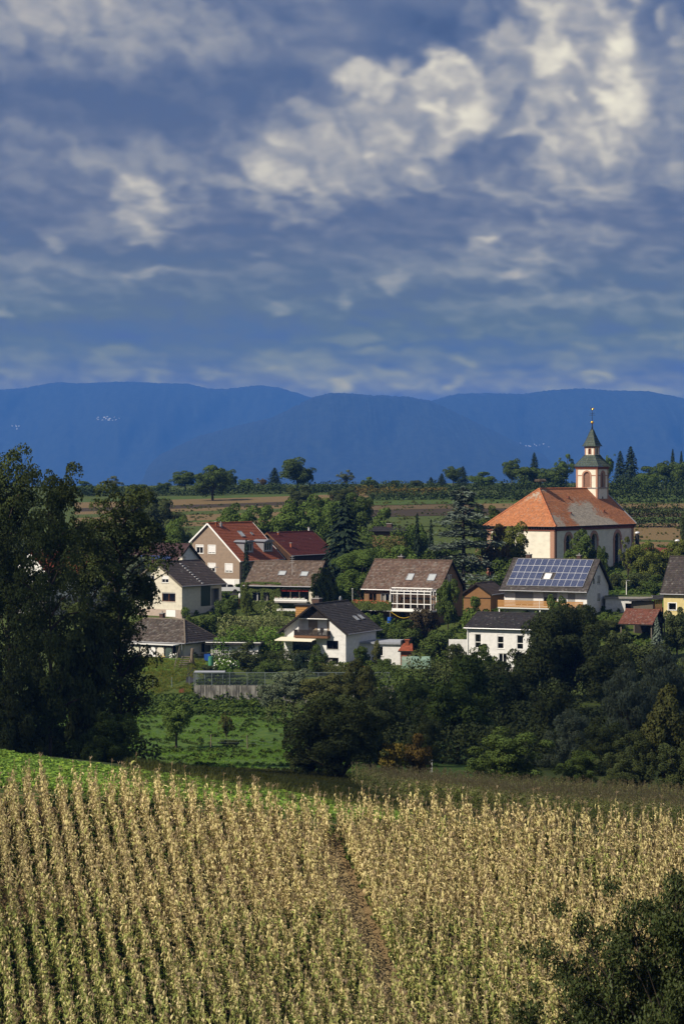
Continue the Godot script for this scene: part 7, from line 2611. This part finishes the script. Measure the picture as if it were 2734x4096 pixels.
	plant("spruce0", "skyline_tree", "dark conifer peeping over bushes left of the tower", "tree", 2135, 735, 1812, 76, "leaf_spruce")
	plant("bush0", "skyline_tree", "leafy bushes close left of the church tower", "bush", 2215, 700, 1845, 150, "leaf_mid")
	plant("thin0", "skyline_tree", "feathery tree close left of the church tower", "tree", 2262, 712, 1818, 110, "leaf_walnut")
	plant("thin1", "skyline_tree", "feathery tree close right of the church tower", "tree", 2430, 706, 1806, 90, "leaf_walnut")
	plant("spruce0", "skyline_tree", "dark spruce right of the church tower, smaller one", "tree", 2478, 690, 1806, 90, "leaf_spruce")
	plant("spruce0", "skyline_tree", "tall dark spruce right of the church tower", "tree", 2520, 686, 1788, 112, "leaf_spruce")
	plant("bush1", "skyline_tree", "low bushes right of the dark spruces", "bush", 2590, 706, 1866, 130, "leaf_mid")
	plant("broad0", "skyline_tree", "broad green trees at the right end of the skyline", "tree", 2660, 690, 1842, 150, "leaf_mid")
	plant("bush2", "skyline_tree", "yellowish bushes before the right end of the skyline", "bush", 2590, 668, 1880, 130, "leaf_walnut")
	plant("broad1", "skyline_tree", "green tree cut by the right picture edge on the skyline", "tree", 2735, 684, 1842, 120, "leaf_mid")
	plant("spruce1", "skyline_tree", "dark spruce near the right end of the skyline, left one", "tree", 2688, 712, 1798, 54, "leaf_spruce")
	plant("spruce1", "skyline_tree", "dark spruce at the right end of the skyline, right one", "tree", 2722, 712, 1806, 46, "leaf_spruce")
	plant("thin0", "skyline_tree", "feathery tree on the skyline above the poplars", "tree", 450, 690, 1905, 110, "leaf_grey")
	plant("bush0", "skyline_tree", "low bushes on the skyline right of the poplars", "bush", 560, 700, 1925, 120, "leaf_mid")
	plant("bush1", "skyline_tree", "bushes on the skyline behind the poplars", "bush", 340, 700, 1925, 120, "leaf_walnut")
	plant("bush2", "skyline_tree", "low bush left of the dark rounded skyline tree", "bush", 655, 705, 1922, 80, "leaf_mid")
	plant("broad2", "field_tree", "dark tree on the slope left of the stubble strips", "tree", 560, 470, 1960, 200, "leaf_dark")
	front_tree()


func front_tree() -> void:
	# the tree before the field: 300 leaves that show largest stand alone, the rest is one mass
	R.seed = 611
	var d := 62.0
	var foot := Vector3((2860 - CX) * d / F, gh((2860 - CX) * d / F, d), -d)
	var o := thing("front_tree", "dark leafy tree in the lower right corner before the corn", "tree", foot)
	var mid := at(2815, 4320, d) - foot
	var limbs := MB.new()
	limbs.tube([Vector3(0, -0.3, 0), Vector3(-0.2, mid.y * 0.4, 0), Vector3(0.1, mid.y * 0.75, 0)], [0.28, 0.22, 0.17], 8)
	var l := []
	var fork := Vector3(0.1, mid.y * 0.72, 0)
	for k in 84:
		var a := R.randf_range(-1.0, 1.25)  # swings to the left and right of straight up, seen from the camera
		var reach := 5.1 * pow(R.randf_range(0.12, 1.0), 0.6) * (1.0 + 0.07 * sin(a * 9.0))
		var e := mid + Vector3(-sin(a) * reach, cos(a) * reach, R.randf_range(-2.4, 2.4) * (1.1 - reach / 7.0))
		var m := fork.lerp(e, 0.5) + Vector3(R.randf_range(-0.4, 0.4), R.randf_range(-0.5, 0.1), R.randf_range(-0.3, 0.3))
		limbs.tube([fork, fork.lerp(m, 0.5) + Vector3(0, 0.15, 0), m, m.lerp(e, 0.6), e], [0.1, 0.06, 0.04, 0.022, 0.008], 5)
		for q in 6:
			var s := R.randf_range(0.5, 1.08)
			var c := m.lerp(e, s) + Vector3(R.randfn() * 1.3, R.randfn() * 0.6, R.randfn()) * 0.4
			limbs.tube([m.lerp(e, s * 0.8), c], [0.014, 0.004], 4)
			l.append([c, R.randf_range(0.2, 0.5)])
	obj("trunk", limbs, M.bark, o)
	var bunch := MB.new()
	var best := []
	for q in l:
		var n := int(165 * q[1] * q[1] / 0.1)
		for k in n:
			var dir := Vector3(R.randfn(), R.randfn(), R.randfn()).normalized()
			var p: Vector3 = q[0] + dir * q[1] * pow(R.randf(), 0.5)
			var t := (Vector3(R.randfn() * 0.6, -1.0 + R.randfn() * 0.45, R.randfn() * 0.6)).normalized()
			var nn := t.cross(Vector3(R.randfn(), R.randfn() * 0.4, R.randfn()).normalized()).normalized()
			if nn.y < 0:
				nn = -nn
			var s := R.randf_range(0.045, 0.078)
			var tone_ := R.randf_range(0.55, 1.5)
			var c := Color(tone_ * R.randf_range(0.85, 1.25), tone_, tone_ * 0.8)
			if R.randf() < 0.004:
				c = Color(9, 3.4, 0.7)
			if R.randf() < 0.007 and best.size() < 300 and p.z > 0.4:
				best.append([p, t, nn, s * 1.15, c])
			else:
				bunch.leaf(p, t * s, t.cross(nn) * s * 0.42, (nn + dir * 0.3).normalized(), c)
	stuff(obj("crown", bunch, M.leaf_front, o))
	var shapes := []
	for k in 6:
		var b := MB.new()
		var tone_ := 0.7 + k * 0.16
		b.leaf(Vector3.ZERO, Vector3(0, -1, 0), Vector3(0.42, 0, 0), Vector3(0, 0.3, 1).normalized(), Color(tone_ * 1.1, tone_, tone_ * 0.8))
		shapes.append(b.mesh())
	for k in best.size():
		var x: Array = best[k]
		var t: Vector3 = x[1]
		var nn: Vector3 = x[2]
		var leaf_ := mi("leaf", shapes[k % 6], M.leaf_front, o)
		leaf_.transform = Transform3D(Basis(t.cross(nn), -t, nn) * x[3], x[0])


# ---------------------------------------------------------------- small things
func small_things() -> void:
	# concrete retaining wall with its wire fence
	var w := thing("retaining_wall", "long streaked concrete retaining wall below the gardens", "wall", at(776, 2815, 309.6))
	var a := 0.0
	for k in 9:
		var b := MB.new()
		b.bx(a, -1.0, -0.35, a + 2.82, 2.36 - k * 0.012, 0.0)
		obj("wall_panel", b, M.concrete, w)
		a += 2.84
	boxpart("wall_end", M.concrete, w, -0.02, -1.0, -8.0, 0.3, 2.34, -0.36)
	var f := thing("wire_fence", "grey wire fence with posts on top of the concrete wall", "fence", at(776, 2742, 309.4))
	for k in 12:
		boxpart("post", M.galvanised, f, k * 2.27 - 0.04, -0.05, -0.24, k * 2.27 + 0.04, 1.68, -0.16)
	for k in 11:
		var x := k * 2.27
		for q in 8:
			boxpart("wire", M.mesh_wire, f, x + 0.04, 0.12 + q * 0.19, -0.21, x + 2.23, 0.142 + q * 0.19, -0.19)
		boxpart("top_rail", M.galvanised, f, x + 0.04, 1.62, -0.225, x + 2.23, 1.68, -0.175)
		var up := MB.new()
		for q in 11:
			up.bx(x + 0.2 + q * 0.19, 0.1, -0.206, x + 0.208 + q * 0.19, 1.62, -0.198)
		stuff(obj("wire_uprights", up, M.mesh_wire, f))
	var s := thing("aviary", "small metal framed pen with flat roof on the wall end", "pen", at(780, 2742, 310.2))
	for x in [0.0, 1.2, 3.5]:
		for z in [0.0, -2.2]:
			boxpart("post", M.galvanised, s, x, -0.05, z - 0.06, x + 0.08, 1.62, z)
	boxpart("roof", M.flat_roof, s, -0.15, 1.63, -2.4, 3.8, 1.72, 0.15)
	for x in [0.1, 1.3, 3.0]:
		boxpart("panel", M.clear_glass, s, x, 0.1, -2.2, x + 0.5, 1.5, -2.16)
	boxpart("hutch", M.dark_wood, s, 2.4, 0.0, -1.9, 3.3, 0.8, -1.2)
	# stair, stump, sheet on the slope below the bungalow
	var st := thing("garden_stairs", "weathered wooden garden steps with handrail below the bungalow", "stairs", ground(725, 322))
	for k in 9:
		boxpart("step", M.grey_wood, st, -0.7 + k * 0.06, k * 0.24 - 0.4, -k * 0.5, 0.5 + k * 0.06, k * 0.24 - 0.3, -k * 0.5 + 0.4)
	var hr := MB.new()
	hr.bar(Vector3(-0.9, 0.6, 0.3), Vector3(-0.5, 2.9, -4.3), 0.06, 0.08)
	for k in 4:
		hr.bar(Vector3(-0.9 + k * 0.13, -0.4 + k * 0.75, 0.3 - k * 1.5), Vector3(-0.9 + k * 0.13, 0.62 + k * 0.75, 0.3 - k * 1.5), 0.06, 0.06)
	obj("handrail", hr, M.grey_wood, st)
	var p := thing("tree_stump", "bare broken tree stump on the bungalow lawn edge", "tree stump", ground(766, 327))
	var b := MB.new()
	b.tube([Vector3(0, -0.3, 0), Vector3(0.02, 0.35, 0), Vector3(0.06, 0.9, 0), Vector3(0.1, 1.6, 0), Vector3(0.16, 2.05, 0)], [0.55, 0.36, 0.24, 0.22, 0.2], 9, true)
	b.tube([Vector3(0.1, 1.5, 0), Vector3(-0.12, 1.95, 0.05)], [0.1, 0.06], 6, true)
	obj("trunk", b, M.dead_wood, p)
	var ts := thing("black_sheet", "black ground sheet spread on the slope beside the steps", "ground sheet", Vector3.ZERO)
	var sb := MB.new()
	for i in 6:
		for j in 6:
			var q := []
			for e in [[0, 0], [1, 0], [1, 1], [0, 1]]:
				var u: float = 742.0 + (i + e[0]) * 8.5 + (j + e[1]) * 2.0
				var g := ground(u, 315.5 + (j + e[1]) * 1.6)
				q.append(g + Vector3(0, 0.12 + 0.04 * sin(u), 0))
			sb.quad(q[0], q[1], q[2], q[3])
	obj("sheet", sb, M.black_sheet, ts)
	var re := patch("red_soil_scar", M.red_earth, 716, 738, 6, [310.6, 311.2, 312.8, 313.6, 5], 0.08)
	structure(re)
	var bl := thing("water_barrel", "pale green water barrel beside the carport lattice", "barrel", ground(843, 329))
	var bb := MB.new()
	bb.tube([Vector3(0, 0, 0), Vector3(0, 0.5, 0), Vector3(0, 1.2, 0)], [0.32, 0.38, 0.34], 12, true)
	obj("barrel_body", bb, M.green_plastic, bl)
	boxpart("lid", M.green_plastic, bl, -0.3, 1.2, -0.3, 0.3, 1.26, 0.3)
	var bin := thing("waste_bin", "dark blue wheeled waste bin by the bungalow wall", "bin", ground(829, 332.5))
	boxpart("bin_body", M.blue_plastic, bin, -0.4, 0.1, -0.3, 0.4, 1.1, 0.3)
	boxpart("lid", M.rubber, bin, -0.44, 1.1, -0.34, 0.44, 1.18, 0.34)
	for x in [-0.34, 0.34]:
		boxpart("wheel", M.rubber, bin, x - 0.05, 0.0, -0.36, x + 0.05, 0.22, -0.14)
	var ra := thing("iron_railing", "low iron garden railing beside the bungalow wall", "railing", ground(800, 331.5))
	for k in 12:
		boxpart("rod", M.iron, ra, k * 0.16 - 0.9, 0.0, -0.015, k * 0.16 - 0.87, 1.05, 0.015)
	boxpart("rail", M.iron, ra, -0.95, 1.05, -0.02, 0.95, 1.09, 0.02)
	# flowers
	for q in [[905, 317.5, "white blossoms on the yellow green shrub by the fence", 70, 1.7, 0.95, Color(0.75, 0.75, 0.68)], [693, 331.0, "white rose bush before the bungalow porch", 60, 0.6, 0.55, Color(0.72, 0.7, 0.66)], [645, 331.0, "yellow rose bush before the bungalow porch", 46, 0.5, 0.5, Color(0.7, 0.5, 0.12)], [1456, 328.0, "red flowers in a pale trough before the annex", 50, 0.5, 0.35, Color(0.5, 0.03, 0.04)]]:
		var g := thing("blossoms", q[2], "flowers", ground(q[0], q[1]))
		blooms(g, q[3], Vector3(q[4], q[5] * 0.8, 0.5), Vector3(0, q[5] * (2.2 if q[3] == 70 else 1.0), 0.9 if q[3] == 70 else 0.0), [q[6], q[6], Color(0.1, 0.2, 0.04)], 0.17)
	# meadow fence: two posts and a wire, more along the bank
	var spots := [[843, 2990, 240.0], [991, 2998, 238.0]]
	for k in 2:
		var g := thing("fence_post", "wooden meadow fence post, %s" % ["left one nearer the fruit tree" if k == 0 else "right one leaning slightly"][0], "fence post", ground(spots[k][0], spots[k][2]))
		var m := MB.new()
		m.tube([Vector3(0, -0.3, 0), Vector3(0.03 * (1 if k == 0 else -3), 1.5, 0)], [0.06, 0.05], 6, true)
		obj("stake", m, M.dead_wood, g)
	var wire := MB.new()
	for k in 2:
		var h := 0.75 + k * 0.3
		var l := [ground(705, 241), ground(843, 240), ground(991, 238), ground(1090, 232)]
		for i in 3:
			wire.bar(l[i] + Vector3(0, h, 0), l[i + 1] + Vector3(0, h, 0), 0.01, 0.01)
	tag(obj("fence_wire", wire, M.mesh_wire), "thin fence wire between the meadow posts", "wire")
	for k in 3:
		var g := thing("bank_post", "thin grey fence post on the bank, %s" % ["left of the two below the porch", "right of the two, nearer the steps", "by the foot of the steps"][k], "fence post", ground([612, 687, 757][k], 314.5))
		boxpart("stake", M.galvanised, g, -0.04, -0.3, -0.04, 0.04, 1.25, 0.04)
	# brick barbecue and net tent by the annex
	var br := place("brick_barbecue", "red brick garden fireplace with its own small tiled roof", "fireplace", 1602, 2660, 333, Vector3(0, 0, 0), -12)
	for j in 12:
		for i in 5:
			var off := 0.14 if j % 2 else 0.0
			var x0 := i * 0.3 - off
			boxpart("brick", M.brick if (i + j) % 3 else M.terracotta, br, maxf(x0, 0.0), j * 0.16, -0.9, minf(x0 + 0.285, 1.36), j * 0.16 + 0.145, 0.0)
	boxpart("core", M.grey_plinth, br, 0.02, -0.4, -1.2, 1.34, 1.9, -0.02)
	for x in [0.05, 1.7]:
		boxpart("post", M.brown_wood, br, x, 1.9, -1.2, x + 0.12, 2.25, -1.08)
	var tl := MB.new()
	var sl := MB.new()
	var rb := {"col": Color(0.26, 0.07, 0.035), "vary": 0.2, "course": 0.24, "width": 0.2}
	tile_slope(tl, sl, Vector3(-0.35, 1.95, 0.35), Vector3(1.75, 1.95, 0.35), Vector3(1.5, 2.95, -0.6), Vector3(0.3, 2.95, -0.6), rb)
	tile_slope(tl, sl, Vector3(1.75, 1.95, -1.5), Vector3(-0.35, 1.95, -1.5), Vector3(0.3, 2.95, -0.6), Vector3(1.5, 2.95, -0.6), rb)
	obj("roof", sl, M.dark_wood, br)
	stuff(obj("roof_tiles", tl, M.tiles, br))
	boxpart("flue", M.brick, br, 0.55, 2.2, -0.8, 1.05, 3.4, -0.3)
	boxpart("flue_cap", M.terracotta, br, 0.45, 3.4, -0.9, 1.15, 3.5, -0.2)
	var n := place("net_tent", "green netting stretched over a low tunnel frame", "tunnel tent", 1608, 2672, 327, Vector3.ZERO, -8)
	var nb := MB.new()
	var fr := MB.new()
	var arc := []
	for k in 9:
		var t := PI * k / 8.0
		arc.append(Vector2(-cos(t) * 1.0, sin(t) * 0.55 + 1.05 if k > 0 and k < 8 else 0.0))
	for i in 8:
		for j in 8:
			var x0 := i * 0.47
			var sag0 := 0.05 * sin(i * 1.57)
			var sag1 := 0.05 * sin((i + 1) * 1.57)
			nb.quad(Vector3(x0, arc[j].y - sag0, -arc[j].x), Vector3(x0, arc[j + 1].y - sag0, -arc[j + 1].x), Vector3(x0 + 0.47, arc[j + 1].y - sag1, -arc[j + 1].x), Vector3(x0 + 0.47, arc[j].y - sag1, -arc[j].x))
	for x in [0.0, 1.25, 2.5, 3.76]:
		var pts := []
		for q in arc:
			pts.append(Vector3(x, q.y + 0.01, -q.x))
		fr.tube(pts, [0.025, 0.025, 0.025, 0.025, 0.025, 0.025, 0.025, 0.025, 0.025], 5)
	fr.bar(Vector3(1.3, 1.1, 1.03), Vector3(2.45, 0.0, 1.03), 0.04, 0.03)
	fr.bar(Vector3(1.2, 1.1, 1.03), Vector3(0.1, 0.0, 1.03), 0.04, 0.03)
	fr.bar(Vector3(2.6, 0.0, 1.03), Vector3(3.7, 1.1, 1.03), 0.04, 0.03)
	obj("netting", nb, M.net, n)
	obj("frame", fr, M.net, n)
	for x in [0.0, 3.76]:
		var q := []
		for e in arc:
			q.append(Vector3(x, e.y, -e.x))
		var eb := MB.new()
		eb.fan(q, Vector3(-1 if x == 0.0 else 1, 0, 0))
		obj("end_netting", eb, M.net, n)
	# pole with lamp on the church lawn, street lamp by the beige house, car behind the green door house
	var lp := thing("street_lamp", "white street lamp pole on the lawn below the church", "street lamp", ground(2503, 371))
	var lb := MB.new()
	lb.tube([Vector3(0, -0.2, 0), Vector3(0, 2.0, 0), Vector3(0, 4.0, 0)], [0.08, 0.065, 0.05], 8, true)
	obj("pole", lb, M.white_paint, lp)
	boxpart("lamp_head", M.zinc, lp, -0.1, 4.0, -0.12, 0.55, 4.12, 0.12)
	var l2 := thing("street_lamp", "small grey street lamp in front of the beige house", "street lamp", ground(859, 386))
	var lc := MB.new()
	lc.tube([Vector3(0, -0.2, 0), Vector3(0, 4.4, 0)], [0.06, 0.045], 7, true)
	obj("pole", lc, M.zinc, l2)
	boxpart("lamp_head", M.zinc, l2, -0.1, 4.4, -0.1, 0.6, 4.52, 0.1)
	car()
	var sd := thing("satellite_dish", "white satellite dish on a post beside the ivy house", "satellite dish", ground(957, 357))
	var sm := MB.new()
	sm.tube([Vector3(0, 0, 0), Vector3(0, 3.6, 0)], [0.04, 0.04], 6)
	obj("post", sm, M.brown_wood, sd)
	var sp := MB.new()
	sp.ball(Vector3(0.05, 3.9, 0.1), Vector3(0.16, 0.42, 0.34), 7, 12)
	obj("dish", sp, M.white_paint, sd)
	var pth := patch("garden_path", M.soil, 2560, 2760, 10, [369, 368, 370.5, 369.5, 3], 0.12)
	structure(pth)
	structure(patch("village_lane", M.asphalt, 640, 1000, 14, [383, 386, 388, 391, 4], 0.1))
	var bo := thing("white_post", "small white post standing behind the dip cornfield", "post", ground(1722, 205))
	boxpart("post_shaft", M.light_trim, bo, -0.12, -0.2, -0.12, 0.12, 1.0, 0.12)
	boxpart("post_cap", M.zinc, bo, -0.15, 1.0, -0.15, 0.15, 1.08, 0.15)


func car() -> void:
	var c := place("parked_car", "white car parked below the beige house, mostly hidden", "car", 905, 2372, 378, Vector3.ZERO, 8)
	var b := MB.new()
	var side := [Vector2(-2.1, 0.35), Vector2(2.1, 0.35), Vector2(2.15, 0.8), Vector2(1.2, 0.95), Vector2(0.6, 1.42), Vector2(-1.1, 1.45), Vector2(-1.9, 1.0), Vector2(-2.15, 0.9)]
	for z in [-0.85, 0.85]:
		var q := []
		for p in side:
			q.append(Vector3(p.x, p.y, z))
		b.fan(q, Vector3(0, 0, signf(z)))
	for k in side.size():
		var p: Vector2 = side[k]
		var q: Vector2 = side[(k + 1) % side.size()]
		b.quad(Vector3(p.x, p.y, 0.85), Vector3(p.x, p.y, -0.85), Vector3(q.x, q.y, -0.85), Vector3(q.x, q.y, 0.85))
	obj("car_body", b, M.car_white, c)
	for x in [-0.95, 0.1]:
		boxpart("side_window", M.dark_pane, c, x, 1.0, 0.84, x + 0.85, 1.36, 0.87)
	var ws := MB.new()
	ws.quad(Vector3(1.22, 0.98, 0.75), Vector3(1.22, 0.98, -0.75), Vector3(0.66, 1.41, -0.7), Vector3(0.66, 1.41, 0.7))
	obj("windscreen", ws, M.dark_pane, c)
	for x in [-1.3, 1.3]:
		for z in [-0.78, 0.78]:
			var w := MB.new()
			w.tube([Vector3(x, 0.32, z - 0.1), Vector3(x, 0.32, z + 0.1)], [0.32, 0.32], 14, true)
			obj("wheel", w, M.rubber, c)
	for z in [-0.6, 0.6]:
		boxpart("headlight", M.alu, c, 2.1, 0.62, z - 0.16, 2.17, 0.76, z + 0.16)


func _ready() -> void:
	var cam := Camera3D.new()
	cam.name = "camera"
	cam.projection = Camera3D.PROJECTION_FRUSTUM
	cam.near = 1.0
	cam.size = 4096.0 / F
	cam.frustum_offset = Vector2(0, -148.0 / F)
	cam.far = 30000.0
	add_child(cam)
	cam.current = true
	var env := Environment.new()
	env.background_mode = Environment.BG_SKY
	env.sky = Sky.new()
	env.sky.sky_material = make_sky()
	env.sky_rotation = Vector3(0, PI, 0)
	env.background_energy_multiplier = 1.0
	env.tonemap_mode = Environment.TONE_MAPPER_LINEAR
	env.tonemap_exposure = EXPOSURE
	env.fog_enabled = true
	env.fog_density = HAZE
	env.fog_light_color = lin(0.095, 0.31, 0.93)
	env.volumetric_fog_enabled = true
	env.volumetric_fog_density = 0.0
	env.sdfgi_enabled = true
	env.ssao_enabled = true
	env.ssil_enabled = true
	var we := WorldEnvironment.new()
	we.name = "world"
	we.environment = env
	add_child(we)
	var sun := DirectionalLight3D.new()
	sun.name = "sun"
	var to_sun := Vector3(-0.62, 0.67, 0.41)
	sun.look_at_from_position(to_sun * 1000.0, Vector3.ZERO, Vector3.UP)
	sun.light_energy = 1.5
	sun.light_color = Color(1.0, 0.95, 0.87)
	sun.light_angular_distance = 0.5
	sun.shadow_enabled = true
	add_child(sun)
	cloud_bank()
	terrain_table()
	materials()
	make_terrain()
	fields()
	mountains()
	R.seed = 12
	church()
	beige_house()
	far_left_houses()
	green_door_house()
	ivy_house()
	conservatory_house()
	solar_house()
	lower_house()
	balcony_house()
	bungalow()
	small_things()
	plants()
	corn_fields()
	ground_cover()
